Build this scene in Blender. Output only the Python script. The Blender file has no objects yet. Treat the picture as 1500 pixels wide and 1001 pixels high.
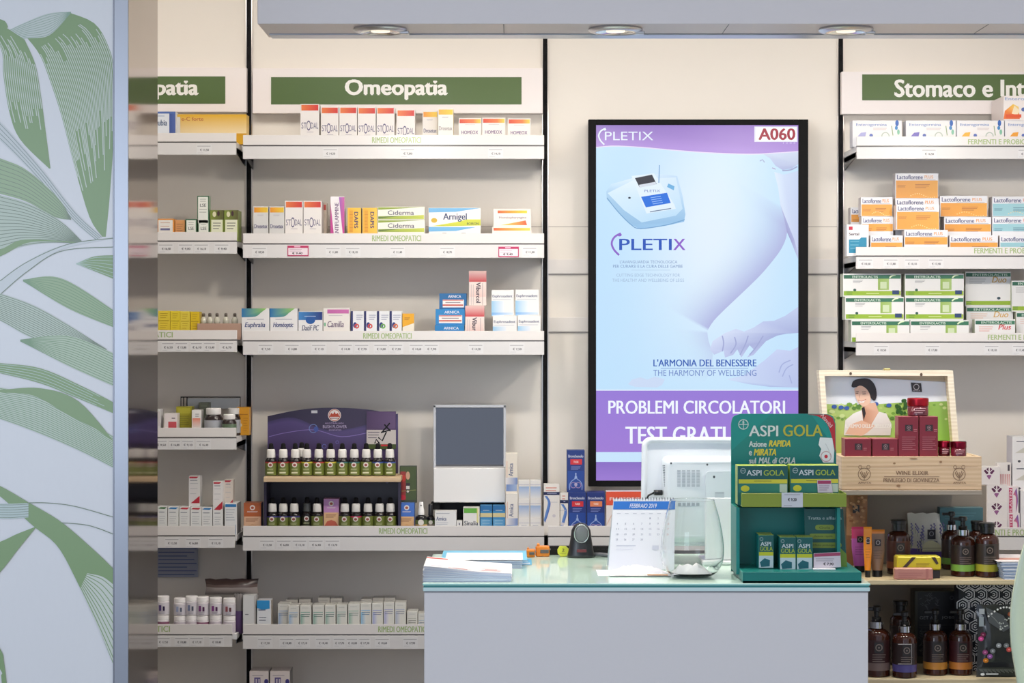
import bpy, math, random
from mathutils import Vector, Matrix
from mathutils.geometry import tessellate_polygon
random.seed(7)
SC = bpy.context.scene
COL = SC.collection
# ---------------------------------------------------------------- camera, world, lights, exposure
F, CX, HY, CZ, DW = 3031.0, 750.0, 480.0, 1.6, 7.0     # focal length in px, principal column, horizon row, eye height, distance to back wall
cam_d = bpy.data.cameras.new('camera')
cam_d.sensor_width = 36.0
cam_d.lens = F * 36.0 / 1500.0
cam_d.shift_y = (HY - 500.5) / 1500.0
cam_d.clip_end = 60
cam = bpy.data.objects.new('camera', cam_d)
cam.location = (0, -DW, CZ)
cam.rotation_euler = (math.pi / 2, 0, 0)
COL.objects.link(cam)
SC.camera = cam
SC.view_settings.view_transform = 'Standard'
SC.view_settings.look = 'None'
SC.view_settings.gamma = 1.0
SC.view_settings.use_curve_mapping = False
SC.view_settings.exposure = 0.0

world = bpy.data.worlds.new('shop_daylight')
SC.world = world
world.use_nodes = True
nt = world.node_tree
bg = nt.nodes['Background']
tc = nt.nodes.new('ShaderNodeTexCoord')
sx = nt.nodes.new('ShaderNodeSeparateXYZ')
mr = nt.nodes.new('ShaderNodeMapRange')
cr = nt.nodes.new('ShaderNodeValToRGB')
mr.inputs['From Min'].default_value = -0.8
mr.inputs['From Max'].default_value = 0.8
cr.color_ramp.elements[0].color = (0.62, 0.78, 1.08, 1)
cr.color_ramp.elements[1].color = (0.64, 0.64, 0.68, 1)
nt.links.new(tc.outputs['Generated'], sx.inputs[0])
nt.links.new(sx.outputs['X'], mr.inputs['Value'])
nt.links.new(mr.outputs[0], cr.inputs[0])
nt.links.new(cr.outputs[0], bg.inputs['Color'])
bg.inputs['Strength'].default_value = 1.12

def area_light(name, loc, target, sx_, sy_, energy, col):
    l = bpy.data.lights.new(name, 'AREA')
    l.shape = 'RECTANGLE'
    l.size, l.size_y, l.energy, l.color = sx_, sy_, energy, col
    o = bpy.data.objects.new(name, l)
    o.location = loc
    o.rotation_euler = (Vector(target) - Vector(loc)).to_track_quat('-Z', 'Y').to_euler()
    COL.objects.link(o)
    return o
# ceiling panels of the sales floor, and daylight from the shop window behind the photographer
area_light('ceiling_light_panel', (0.3, -3.6, 2.85), (0.3, -3.2, 0), 3.6, 1.2, 13, (1.0, 0.95, 0.9))
area_light('wall_wash_light', (-0.1, -0.75, 2.86), (-0.1, -0.1, 1.6), 4.0, 0.35, 27, (1.0, 0.94, 0.86))
area_light('window_daylight', (-3.0, -8.6, 1.9), (-0.3, 0, 1.4), 2.5, 2.2, 75, (0.80, 0.89, 1.0))
SPOT_W = 33.0

# ---------------------------------------------------------------- colour and materials
def lin(c):
    out = []
    for v in c[:3]:
        v = max(0.0, min(255.0, v)) / 255.0
        out.append(v / 12.92 if v <= 0.04045 else ((v + 0.055) / 1.055) ** 2.4)
    return (out[0], out[1], out[2], 1.0)

MATS = {}
def make_mat(key):
    m = bpy.data.materials.new(key)
    m.use_nodes = True
    t = m.node_tree
    p = t.nodes['Principled BSDF']
    a = t.nodes.new('ShaderNodeVertexColor')
    a.layer_name = 'Col'
    col = a.outputs['Color']
    P = p.inputs
    spec = dict(paper=(.5, 0), card=(.38, 0), matte=(.85, 0), plastic=(.28, 0), gloss=(.09, 0), metal=(.28, 1), chrome=(.12, 1),
                laminate=(.42, 0), counterglass=(.06, 0), steel=(.3, 1), mirror=(.08, 1), wood=(.5, 0), screen=(.3, 0), fabric=(.9, 0),
                amber=(.06, 0), wall=(.6, 0), floor=(.25, 0), leafpanel=(.3, 0))[key] if key not in ('glass', 'clear') else (0.0, 0)
    P['Roughness'].default_value, P['Metallic'].default_value = spec
    if key in ('wood',):
        w = t.nodes.new('ShaderNodeTexWave'); w.bands_direction = 'Z'; w.inputs['Scale'].default_value = 9; w.inputs['Distortion'].default_value = 5
        w.inputs['Detail'].default_value = 3
        c = t.nodes.new('ShaderNodeTexCoord'); mp = t.nodes.new('ShaderNodeMapping'); mp.inputs['Scale'].default_value = (.35, 1, 3)
        t.links.new(c.outputs['Object'], mp.inputs[0]); t.links.new(mp.outputs[0], w.inputs[0])
        mx = t.nodes.new('ShaderNodeMix'); mx.data_type = 'RGBA'; mx.blend_type = 'MULTIPLY'
        r = t.nodes.new('ShaderNodeValToRGB'); r.color_ramp.elements[0].color = (.8, .74, .66, 1); r.color_ramp.elements[1].color = (1, 1, 1, 1)
        t.links.new(w.outputs['Fac'], r.inputs[0]); mx.inputs['Factor'].default_value = .6
        t.links.new(col, mx.inputs['A']); t.links.new(r.outputs[0], mx.inputs['B'])
        col = mx.outputs['Result']
    if key == 'card':
        n = t.nodes.new('ShaderNodeTexNoise'); n.inputs['Scale'].default_value = 400
        r = t.nodes.new('ShaderNodeMapRange'); r.inputs['To Min'].default_value = .84; r.inputs['To Max'].default_value = .90
        mx = t.nodes.new('ShaderNodeMix'); mx.data_type = 'RGBA'; mx.blend_type = 'MULTIPLY'; mx.inputs['Factor'].default_value = 1
        t.links.new(n.outputs['Fac'], r.inputs['Value']); t.links.new(col, mx.inputs['A']); t.links.new(r.outputs[0], mx.inputs['B']); col = mx.outputs['Result']
    if key in ('wall', 'floor', 'laminate', 'leafpanel', 'steel', 'matte', 'fabric'):
        n = t.nodes.new('ShaderNodeTexNoise'); n.inputs['Scale'].default_value = dict(wall=60, floor=6, steel=90).get(key, 120); n.inputs['Detail'].default_value = 4
        r = t.nodes.new('ShaderNodeMapRange'); k = dict(floor=.08).get(key, .025)
        r.inputs['To Min'].default_value = 1 - k; r.inputs['To Max'].default_value = 1.0
        mx = t.nodes.new('ShaderNodeMix'); mx.data_type = 'RGBA'; mx.blend_type = 'MULTIPLY'; mx.inputs['Factor'].default_value = 1
        t.links.new(n.outputs['Fac'], r.inputs['Value']); t.links.new(col, mx.inputs['A']); t.links.new(r.outputs[0], mx.inputs['B'])
        col = mx.outputs['Result']
        b = t.nodes.new('ShaderNodeBump'); b.inputs['Strength'].default_value = .03; b.inputs['Distance'].default_value = .002
        t.links.new(n.outputs['Fac'], b.inputs['Height']); t.links.new(b.outputs[0], P['Normal'])
    if key == 'glass':
        P['Transmission Weight'].default_value = 1; P['IOR'].default_value = 1.3
        P['Roughness'].default_value = 0.0
    if key == 'clear':
        P['Transmission Weight'].default_value = .85; P['IOR'].default_value = 1.2
        P['Roughness'].default_value = 0.15
    if key == 'screen':
        P['Base Color'].default_value = (.01, .01, .012, 1)
        t.links.new(col, P['Emission Color'])
        P['Emission Strength'].default_value = 1.0
        P['Specular IOR Level'].default_value = .2
    else:
        t.links.new(col, P['Base Color'])
    if key in ('paper', 'matte', 'wall', 'fabric'):
        P['Specular IOR Level'].default_value = .25
    return m
def M(key):
    if key not in MATS:
        MATS[key] = make_mat(key)
    return MATS[key]

# ---------------------------------------------------------------- geometry helpers
def W(px, py, d):
    """the point seen at photo pixel (px, py) at distance d from the eye"""
    return Vector(((px - CX) * d / F, d - DW, CZ - (py - HY) * d / F))
def S(d): return d / F

TXT = {}
def text_mesh(s, bold, it):
    k = (s, bold, it)
    if k not in TXT:
        cu = bpy.data.curves.new('lettering', 'FONT')
        cu.body = s; cu.resolution_u = 3; cu.fill_mode = 'FRONT'; cu.dimensions = '2D'
        cu.shear = .25 if it else 0
        o = bpy.data.objects.new('lettering', cu)
        me = bpy.data.meshes.new_from_object(o)
        v = [(p.co.x, p.co.y) for p in me.vertices]; f = [tuple(p.vertices) for p in me.polygons]
        bpy.data.objects.remove(o); bpy.data.curves.remove(cu); bpy.data.meshes.remove(me)
        if v:
            x0 = min(a for a, b in v); x1 = max(a for a, b in v); y0 = min(b for a, b in v); y1 = max(b for a, b in v)
            v = [((a - x0) / max(1e-6, x1 - x0), (b - y0) / max(1e-6, y1 - y0)) for a, b in v]
        TXT[k] = (v, f)
    return TXT[k]

class MB:
    def __init__(s, d=None, mat='paper'):
        s.v = []; s.f = []; s.c = []; s.m = []; s.sm = []; s.d = d; s.lay = 0; s.mat = mat; s.step = .00004
    def face(s, pts, col, mat=None, smooth=False):
        b = len(s.v); s.v += [tuple(p) for p in pts]; s.f.append(tuple(range(b, b + len(pts))))
        s.c.append(col if isinstance(col, list) else [col] * len(pts)); s.m.append(mat or s.mat); s.sm.append(smooth)
    def idx(s, base, f, col, mat=None, smooth=False):
        s.f.append(tuple(base + i for i in f)); s.c.append(col if isinstance(col, list) else [col] * len(f)); s.m.append(mat or s.mat); s.sm.append(smooth)
    def box(s, x0, x1, y0, y1, z0, z1, col, mat=None, c=.0006):
        """chamfered box; col one colour or dict f(ront) s(ide) t(op) b(ack)"""
        cd = col if isinstance(col, dict) else dict(f=col)
        g = lambda k: cd.get(k, cd['f'])
        c = min(c, (x1 - x0) * .3, (y1 - y0) * .3, (z1 - z0) * .3)
        X, Y, Z = (x0, x1), (y0, y1), (z0, z1)
        sg = (1, -1)
        vid = {}; base = len(s.v)
        for i in (0, 1):
            for j in (0, 1):
                for k in (0, 1):
                    for a in range(3):
                        p = [X[i] + sg[i] * c, Y[j] + sg[j] * c, Z[k] + sg[k] * c]
                        p[a] = (X[i], Y[j], Z[k])[a]
                        vid[i, j, k, a] = len(s.v) - base; s.v.append(tuple(p))
        I = lambda *q: [vid[t] for t in q]
        s.idx(base, I((0,0,0,1), (1,0,0,1), (1,0,1,1), (0,0,1,1)), g('f'), mat)
        s.idx(base, I((1,1,0,1), (0,1,0,1), (0,1,1,1), (1,1,1,1)), g('b'), mat)
        s.idx(base, I((0,1,0,0), (0,0,0,0), (0,0,1,0), (0,1,1,0)), g('s'), mat)
        s.idx(base, I((1,0,0,0), (1,1,0,0), (1,1,1,0), (1,0,1,0)), g('s'), mat)
        s.idx(base, I((0,0,1,2), (1,0,1,2), (1,1,1,2), (0,1,1,2)), g('t'), mat)
        s.idx(base, I((0,1,0,2), (1,1,0,2), (1,0,0,2), (0,0,0,2)), g('s'), mat)
        for i in (0, 1):
            for j in (0, 1):
                q = I((i,j,0,0), (i,j,0,1), (i,j,1,1), (i,j,1,0)); s.idx(base, q if (i + j) % 2 == 0 else q[::-1], g('f' if j == 0 else 's'), mat)
        for i in (0, 1):
            for k in (0, 1):
                q = I((i,0,k,0), (i,0,k,2), (i,1,k,2), (i,1,k,0)); s.idx(base, q if (i + k) % 2 == 1 else q[::-1], g('s'), mat)
        for j in (0, 1):
            for k in (0, 1):
                q = I((0,j,k,1), (0,j,k,2), (1,j,k,2), (1,j,k,1)); s.idx(base, q if (j + k) % 2 == 0 else q[::-1], g('t' if k else 'f'), mat)
        for i in (0, 1):
            for j in (0, 1):
                for k in (0, 1):
                    q = I((i,j,k,0), (i,j,k,1), (i,j,k,2)); s.idx(base, q if (i + j + k) % 2 == 0 else q[::-1], g('f' if j == 0 else 's'), mat)
    def pbox(s, x0, x1, yt, yb, d, th, col, mat=None, c=.0006):
        """box whose front face fills photo pixels x0..x1, yt..yb at distance d"""
        a = W(x0, yb, d); b = W(x1, yt, d)
        s.box(a.x, b.x, a.y, a.y + th, a.z, b.z, col, mat, c)
    # --- printing on the front face (plane at distance d), in photo pixels
    def _y(s):
        s.lay += 1
        return s.d - .0002 - s.lay * s.step
    def P(s, x, y, d):
        # keep the scale of the face itself, only the layer's depth differs
        w = W(x, y, s.d); return (w.x, d - DW, w.z)
    def r(s, x0, y0, x1, y1, col, col2=None, v=False, mat=None):
        d = s._y(); c2 = col2 or col
        cs = [col2 or col, col2 or col, col, col] if v else [col, c2, c2, col]
        s.face([s.P(x0, y1, d), s.P(x1, y1, d), s.P(x1, y0, d), s.P(x0, y0, d)], cs, mat)
    def p(s, pts, col, mat=None):
        d = s._y()
        cols = col if isinstance(col, list) else [col] * len(pts)
        V = [Vector((x, -y, 0)) for x, y in pts]
        for t in tessellate_polygon([V]):
            a, b, c_ = t
            cr_ = (V[b] - V[a]).cross(V[c_] - V[a]).z
            if abs(cr_) < 1e-9: continue
            if cr_ < 0: b, c_ = c_, b
            s.face([s.P(*pts[a], d), s.P(*pts[b], d), s.P(*pts[c_], d)], [cols[a], cols[b], cols[c_]], mat)
    def strip(s, A, B, ca, cb, n=16, mat=None):
        d = s._y(); A = curve(A, n); B = curve(B, n)
        for i in range(n):
            q = [A[i], B[i], B[i + 1], A[i + 1]]; c = [ca, cb, cb, ca]
            ar = sum(q[k][0] * q[(k + 1) % 4][1] - q[(k + 1) % 4][0] * q[k][1] for k in range(4))
            if ar > 0: q = q[::-1]; c = c[::-1]
            s.face([s.P(x, y, d) for x, y in q], c, mat)
    def line(s, pts, w, col, n=None, mat=None):
        c = curve(pts, n) if n else pts
        L = []; R = []
        for i, (x, y) in enumerate(c):
            a = c[max(0, i - 1)]; b = c[min(len(c) - 1, i + 1)]
            dx, dy = b[0] - a[0], b[1] - a[1]; l = math.hypot(dx, dy) or 1
            L.append((x - dy / l * w / 2, y + dx / l * w / 2)); R.append((x + dy / l * w / 2, y - dx / l * w / 2))
        s.p(L + R[::-1], col, mat)
    def e(s, cx, cy, rx, ry, col, n=18, mat=None):
        s.p([(cx + rx * math.cos(2 * math.pi * i / n), cy + ry * math.sin(2 * math.pi * i / n)) for i in range(n)], col, mat)
    def ring(s, cx, cy, r0, w, col, n=20):
        d = s._y()
        for i in range(n):
            a, b = 2 * math.pi * i / n, 2 * math.pi * (i + 1) / n
            q = [(cx + k * math.cos(t), cy - k * math.sin(t)) for k, t in ((r0 - w, a), (r0, a), (r0, b), (r0 - w, b))]
            s.face([s.P(x, y, d) for x, y in q], col)
    def t(s, txt, x0, y0, x1, y1, col, bold=1, rot=0, it=0, mat=None):
        """lettering whose ink fills the pixel rectangle; rot=1 reads downwards, rot=-1 upwards"""
        v, f = text_mesh(txt, 0, it); d = s._y()
        hh = (y1 - y0) if rot == 0 else (x1 - x0)
        k = (0, .026, .045)[bold] * hh
        for sh, sv in ((((0, 0),), ((-k, 0), (k, 0)), ((-k, -k * .5), (0, k * .5), (k, -k * .5), (0, 0)))[bold]):
            b = len(s.v); d -= .00003
            for u, w in v:
                if rot == 0: x, y = x0 + k + u * (x1 - x0 - 2 * k) + sh, y1 - w * (y1 - y0) + sv
                elif rot == 1: x, y = x0 + w * (x1 - x0) + sv, y0 + k + u * (y1 - y0 - 2 * k) + sh
                else: x, y = x1 - w * (x1 - x0) + sv, y1 - k - u * (y1 - y0 - 2 * k) + sh
                s.v.append(s.P(x, y, d))
            for q in f: s.idx(b, q, col, mat)
    def lines(s, x0, y0, x1, y1, n, col, w=.8):
        for i in range(n):
            y = y0 + (y1 - y0) * (i / max(1, n - 1)); s.r(x0, y - w / 2, x1 - (x1 - x0) * (.25 if i % 3 == 2 else .06 * (i % 2)), y + w / 2, col)
    # --- round things, in metres
    def lathe(s, prof, col, mat=None, at=(0, 0, 0), seg=20, ell=1.0, cap=True):
        n = len(prof); cols = col if isinstance(col, list) else [col] * (n - 1)
        def ang(i):
            a = Vector((prof[i][0] - prof[i-1][0], prof[i][1] - prof[i-1][1])); b = Vector((prof[i+1][0] - prof[i][0], prof[i+1][1] - prof[i][1]))
            return a.angle(b, 0) if a.length and b.length else 0
        def ringv(i):
            b = len(s.v)
            for k in range(seg):
                t = 2 * math.pi * k / seg; s.v.append((at[0] + prof[i][0] * math.cos(t), at[1] + prof[i][0] * ell * math.sin(t), at[2] + prof[i][1]))
            return b
        prev = ringv(0)
        if cap and prof[0][0] > 1e-6: s.idx(0, [prev + k for k in range(seg)][::-1], cols[0], mat)
        for i in range(1, n):
            cur = ringv(i)
            for k in range(seg):
                k2 = (k + 1) % seg
                s.idx(0, [prev + k, prev + k2, cur + k2, cur + k], cols[i - 1], mat, True)
            last = cur
            if i < n - 1: prev = cur if (ang(i) < .6 and cols[i] == cols[i-1]) else ringv(i)
        if cap and prof[-1][0] > 1e-6: s.idx(0, [last + k for k in range(seg)], cols[-1], mat)
    def tube(s, pts, r, col, mat=None, seg=8):
        pts = [Vector(p) for p in pts]; prev = None
        for i, p in enumerate(pts):
            dr = (pts[min(i + 1, len(pts) - 1)] - pts[max(0, i - 1)]).normalized()
            u = dr.cross(Vector((0, 0, 1)))
            if u.length < .05: u = dr.cross(Vector((0, 1, 0)))
            u.normalize(); w = dr.cross(u); b = len(s.v)
            for k in range(seg):
                t = 2 * math.pi * k / seg; s.v.append(tuple(p + u * r * math.cos(t) + w * r * math.sin(t)))
            if prev is not None:
                for k in range(seg):
                    k2 = (k + 1) % seg; s.idx(0, [prev + k2, prev + k, b + k, b + k2], col, mat, True)
            if i == 0: s.idx(0, [b + k for k in range(seg)], col, mat)
            if i == len(pts) - 1: s.idx(0, [b + k for k in range(seg)][::-1], col, mat)
            prev = b
    def extrude(s, pts, d0, th, col, mat=None, side=None):
        """outline in photo pixels at distance d0, given real thickness th (away from the eye)"""
        V = [Vector((x, -y, 0)) for x, y in pts]; n = len(pts)
        fr = [W(x, y, d0) for x, y in pts]; bk = [Vector((a.x, a.y + th, a.z)) for a in fr]
        area = sum(V[i].x * V[(i + 1) % n].y - V[(i + 1) % n].x * V[i].y for i in range(n))
        for t in tessellate_polygon([V]):
            a, b, c = t
            if (V[b] - V[a]).cross(V[c] - V[a]).z < 0: b, c = c, b
            s.face([fr[a], fr[b], fr[c]], col, mat); s.face([bk[c], bk[b], bk[a]], col, mat)
        for i in range(n):
            j = (i + 1) % n
            q = [fr[i], bk[i], bk[j], fr[j]]
            s.face(q if area > 0 else q[::-1], side or col, mat)
    def build(s, name, parent=None, origin=None):
        me = bpy.data.meshes.new(name)
        if origin is None:
            if parent is not None and parent.get('_w'): origin = tuple(parent.location)
            elif parent is not None and parent.parent is not None and parent.parent.get('_w'): origin = tuple(parent.parent.location)
            else: origin = (0, 0, 0)
        ox, oy, oz = origin
        me.from_pydata([(a - ox, b - oy, c - oz) for a, b, c in s.v], [], s.f)
        keys = []
        for k in s.m:
            if k not in keys: keys.append(k)
        for k in keys: me.materials.append(M(k))
        me.polygons.foreach_set('material_index', [keys.index(k) for k in s.m])
        me.polygons.foreach_set('use_smooth', s.sm)
        at = me.color_attributes.new('Col', 'FLOAT_COLOR', 'CORNER')
        flat = []
        for cs in s.c:
            for c in cs: flat += LIN(c)
        at.data.foreach_set('color', flat)
        o = bpy.data.objects.new(name, me)
        COL.objects.link(o)
        if parent is not None: o.parent = parent
        else: o.location = origin
        return o
_lc = {}
def LIN(c):
    k = tuple(c)
    if k not in _lc: _lc[k] = lin(c)
    return _lc[k]
def curve(pts, n):
    """n+1 points on a smooth curve through pts"""
    if len(pts) == 2: return [(pts[0][0] + (pts[1][0] - pts[0][0]) * i / n, pts[0][1] + (pts[1][1] - pts[0][1]) * i / n) for i in range(n + 1)]
    out = []; m = len(pts) - 1
    for i in range(n + 1):
        u = i / n * m; k = min(int(u), m - 1); t = u - k
        p0, p1, p2, p3 = pts[max(0, k - 1)], pts[k], pts[k + 1], pts[min(m, k + 2)]
        out.append(tuple(.5 * (2 * p1[a] + (p2[a] - p0[a]) * t + (2 * p0[a] - 5 * p1[a] + 4 * p2[a] - p3[a]) * t * t + (3 * p1[a] - p0[a] - 3 * p2[a] + p3[a]) * t ** 3) for a in (0, 1)))
    return out

def tag(o, label, cat, group=None, kind=None):
    o['label'] = label; o['category'] = cat
    if group: o['group'] = group
    if kind: o['kind'] = kind
    return o
def thing(name, label, cat, loc, group=None):
    """an empty at the thing's base; parts are built in world coordinates and made relative to it"""
    o = bpy.data.objects.new(name, None); COL.objects.link(o)
    o.empty_display_size = .03; o.location = loc; o['_w'] = 1
    return tag(o, label, cat, group)
def struct(mb, name, parent=None):
    o = mb.build(name, parent)
    if parent is None: o['kind'] = 'structure'
    return o
def copy_tree(o, loc=None, label=None, group=None, rz=None):
    r = o.copy(); COL.objects.link(r)
    if loc is not None: r.location = loc
    if rz is not None: r.rotation_euler[2] = rz
    if label: r['label'] = label
    if group: r['group'] = group
    for ch in list(o.children):
        c = ch.copy(); COL.objects.link(c); c.parent = r
        for g in ch.children:
            e = g.copy(); COL.objects.link(e); e.parent = c
    return r
ORD = ['first', 'second', 'third', 'fourth', 'fifth', 'sixth', 'seventh', 'eighth', 'ninth', 'tenth', 'eleventh', 'twelfth', 'thirteenth']
WHITE, CREAM, BLACK, GREY = (236, 234, 232), (238, 232, 224), (18, 18, 22), (150, 150, 152)
NAVY, RED, ORANGE, YEL, TEAL, GREEN = (40, 44, 110), (205, 50, 52), (232, 150, 40), (236, 205, 50), (20, 120, 115), (96, 122, 66)
# ================================================================ the setting
WALLC = (226, 219, 210)
m = MB(mat='wall'); m.box(-2.1, 2.3, 0, .12, 0, 2.9, WALLC, c=0); struct(m, 'wall_back')
m = MB(mat='wall'); m.box(-2.22, -2.1, -1.83, .12, 0, 2.9, WALLC, c=0); struct(m, 'wall_left')
m = MB(mat='wall'); m.box(2.3, 2.42, -1.0, .12, 0, 2.9, WALLC, c=0); struct(m, 'wall_right')
m = MB(mat='floor'); m.box(-4, 4, -9, .12, -.1, 0, (150, 146, 140), c=0); struct(m, 'floor')
m = MB(mat='wall'); m.box(-2.4, 2.5, -4.5, .12, 2.9, 3.0, (228, 226, 224), c=0); struct(m, 'ceiling')
# accessory rails and panel joints on the bay behind the screen
for i, (y0, y1) in enumerate(((380, 401), (465, 486))):
    m = MB(mat='wall'); a = W(802.5, y1, 7); b = W(1227.5, y0, 7)
    m.box(a.x, b.x, -.007, 0, a.z, b.z, (222, 216, 211)); m.box(a.x, b.x, -.0035, 0, a.z - .005, a.z, (158, 152, 148), c=0)
    struct(m, 'trim_%d' % (i + 1))
m = MB(mat='wall')
for x0, x1 in ((369, 795), (803, 1227)):
    a = W(x0, 333, 7); b = W(x1, 331.6, 7); m.box(a.x, b.x, -.0006, 0, a.z, b.z, (186, 178, 170), c=0)
struct(m, 'trim_3')
# column: printed leaf panel in front, steel corner profile, polished side
XM = (231 - CX) * 5.6 / F
DP = 5.17
YF = DP - DW
m = MB(mat='matte'); m.box(-2.0, XM - .004, YF + .004, -1.4, 0, 2.9, (190, 190, 190), c=0)
colm = struct(m, 'wall_column')
m = MB(mat='mirror'); m.box(XM - .004, XM, YF + .002, -1.4, 0, 2.9, (150, 138, 128), c=.0005); m.build('polished_side', colm)
m = MB(mat='steel'); m.box(XM - .036, XM + .0005, YF - .002, YF + .003, 0, 2.9, (138, 141, 148), c=.0008)
m.box(XM - .0375, XM - .0345, YF - .0035, YF, 0, 2.9, (120, 122, 130)); m.build('steel_corner_profile', colm)
LG, LG2, PALE, OUT_ = (132, 160, 110), (154, 178, 136), (212, 214, 212), (122, 138, 116)
m = MB(DP, mat='leafpanel'); m.step = .000012
a = W(167.5, 500, DP); m.box(-2.0, a.x, YF, YF + .004, 0, 2.9, (226, 226, 225), c=.0004)
def hatch(A, B, n, col, w, t0=0., t1=1., jit=0.):
    A = curve(A, 24); B = curve(B, 24)
    for i in range(n):
        f = (i + .5) / n
        a = t0 + random.uniform(0, jit); b = t1 - random.uniform(0, jit)
        k0, k1 = int(a * 24), int(b * 24)
        m.line([(A[k][0] + (B[k][0] - A[k][0]) * f, A[k][1] + (B[k][1] - A[k][1]) * f) for k in range(k0, k1 + 1)], w, col)
def grow(Q):
    """the print runs on past the part of the panel in the photo"""
    if Q[0][0] > .5: return Q
    (x0, y0), (x1, y1) = Q[0], Q[1]; k = 75 / max(12., math.hypot(x1 - x0, y1 - y0))
    return [(min(x0 - 40, x0 - (x1 - x0) * k), y0 - (y1 - y0) * k * .8)] + list(Q)
def leaf(A, B, fill, n=0, col=None, w=.8, t0=0., t1=1., jit=0., n2=24):
    A, B = grow(A), grow(B)
    a, b = curve(A, n2), curve(B, n2)
    m.p(a + b[::-1], fill)
    if n: hatch(A, B, n, col or PALE, w, t0, t1, jit)
# big blade at the top with its folded edge
leaf([(40, 56), (58, 80), (72, 115), (90, 170), (108, 240), (131, 318), (150, 347)], [(100, 18), (138, 34), (158, 66), (167, 105), (167, 190), (161, 285), (155, 347)], LG, 34, (204, 212, 198), 1.2, .12, .78, .2)
leaf([(0, 68), (36, 57), (72, 52), (104, 19)], [(0, 50), (30, 36), (70, 20), (104, 17.5)], (200, 208, 200), 9, (140, 168, 146), .7)
leaf([(0, 28), (8, 32), (12, 40)], [(0, 48), (6, 44), (12, 40)], LG)
leaf([(0, 68), (5, 110), (14, 165), (30, 205), (72, 247)], [(36, 58), (52, 95), (60, 140), (68, 200), (74, 247)], LG, 17, (204, 212, 198), 1.2, .1, .76, .2)
# midrib
leaf([(0, 178), (60, 246), (110, 310), (150, 347)], [(0, 206), (52, 258), (102, 318), (140, 352)], (204, 208, 206), 4, (128, 146, 136), .8)
leaf([(0, 232), (40, 250), (85, 290), (104, 320)], [(0, 284), (40, 296), (80, 318), (104, 322)], LG2, 8, OUT_, .8)
leaf([(0, 286), (45, 300), (90, 325), (122, 356)], [(0, 374), (30, 362), (70, 356), (122, 357)], (186, 198, 180), 16, OUT_, .9)
leaf([(0, 376), (40, 356), (80, 354), (116, 357)], [(0, 366), (30, 352), (70, 352), (116, 355)], LG)
leaf([(0, 432), (40, 398), (90, 366), (167, 349)], [(0, 412), (36, 386), (84, 362), (167, 347)], (210, 214, 212))
m.line([(0, 432), (40, 398), (90, 368), (167, 362)], 1.2, OUT_, 20); m.line([(0, 412), (40, 384), (100, 358), (167, 349)], 1.2, OUT_, 20)
leaf([(112, 386), (138, 376), (167, 374)], [(112, 387), (140, 398), (167, 409)], LG, 6, (176, 198, 182), .8)
leaf([(34, 410), (90, 408), (167, 455)], [(34, 412), (100, 452), (167, 480)], LG2, 9, (122, 156, 116), .9)
leaf([(0, 430), (50, 448), (100, 476), (156, 512)], [(0, 470), (40, 492), (80, 506), (156, 514)], (190, 202, 184), 15, OUT_, .9)
leaf([(30, 498), (100, 492), (167, 518)], [(30, 500), (100, 536), (167, 566)], (182, 198, 170), 13, (122, 154, 116), .9)
leaf([(0, 532), (60, 540), (120, 566), (167, 590)], [(0, 547), (60, 562), (110, 582), (167, 606)], LG, 5, (178, 198, 180), .9, .0, 1., .2)
leaf([(0, 568), (60, 580), (120, 612), (167, 640)], [(0, 614), (60, 636), (120, 662), (167, 686)], (192, 204, 184), 18, (126, 158, 120), .9)
leaf([(0, 571), (60, 569), (115, 588), (168, 648)], [(0, 575), (50, 580), (100, 608), (140, 628)], LG)
# lower blade
leaf([(0, 712), (40, 735), (90, 765), (140, 808), (167, 834)], [(0, 727), (48, 770), (84, 800), (112, 850), (140, 910)], LG)
leaf([(140, 808), (167, 834)], [(112, 850), (138, 905), (167, 975)], LG)
leaf([(128, 840), (150, 845), (167, 857)], [(118, 862), (140, 910), (166, 970)], (206, 212, 200), 9, LG, 1.2)
leaf([(0, 794), (24, 783), (52, 772)], [(0, 839), (26, 806), (52, 774)], LG)
leaf([(0, 738), (20, 738), (42, 737)], [(0, 760), (20, 760), (42, 758)], (190, 204, 198), 6, OUT_, .7)
m.line([(40, 737), (70, 737), (110, 742), (167, 758)], 1.1, OUT_, 16); m.line([(90, 766), (130, 770), (167, 783)], 1.1, OUT_, 16)
leaf([(0, 950), (6, 970), (10, 1001)], [(0, 980), (2, 990), (3, 1001)], LG)
m.build('leaf_print_panel', colm)

# slotted uprights between the bays
for i, (px, lb) in enumerate(((365, 'black slotted upright between the two homeopathy bays'), (798.5, 'black slotted upright beside the wall screen and the homeopathy shelves'), (1231, 'black slotted upright between the wall screen and the stomach remedy shelves'))):
    X = W(px, 0, 7).x
    o = thing('shelf_upright', lb, 'upright', (X, 0, .05), 'slotted uprights on the back wall')
    m = MB(mat='matte'); m.box(X - .0075, X + .0075, -.012, -.0005, .05, 2.88, (22, 20, 22), c=.0004)
    z = .1
    while z < 2.85:
        m.box(X - .002, X + .002, -.0124, -.011, z, z + .022, (6, 6, 7), c=0); z += .05
    m.build('slotted_channel', o)
    m = MB(mat='metal')
    for sx_ in (-1, 1): m.box(X + sx_ * .0095 - .0018, X + sx_ * .0095 + .0018, -.008, -.0005, .05, 2.88, (214, 208, 202), c=.0004)
    m.build('edge_trim', o)

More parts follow.
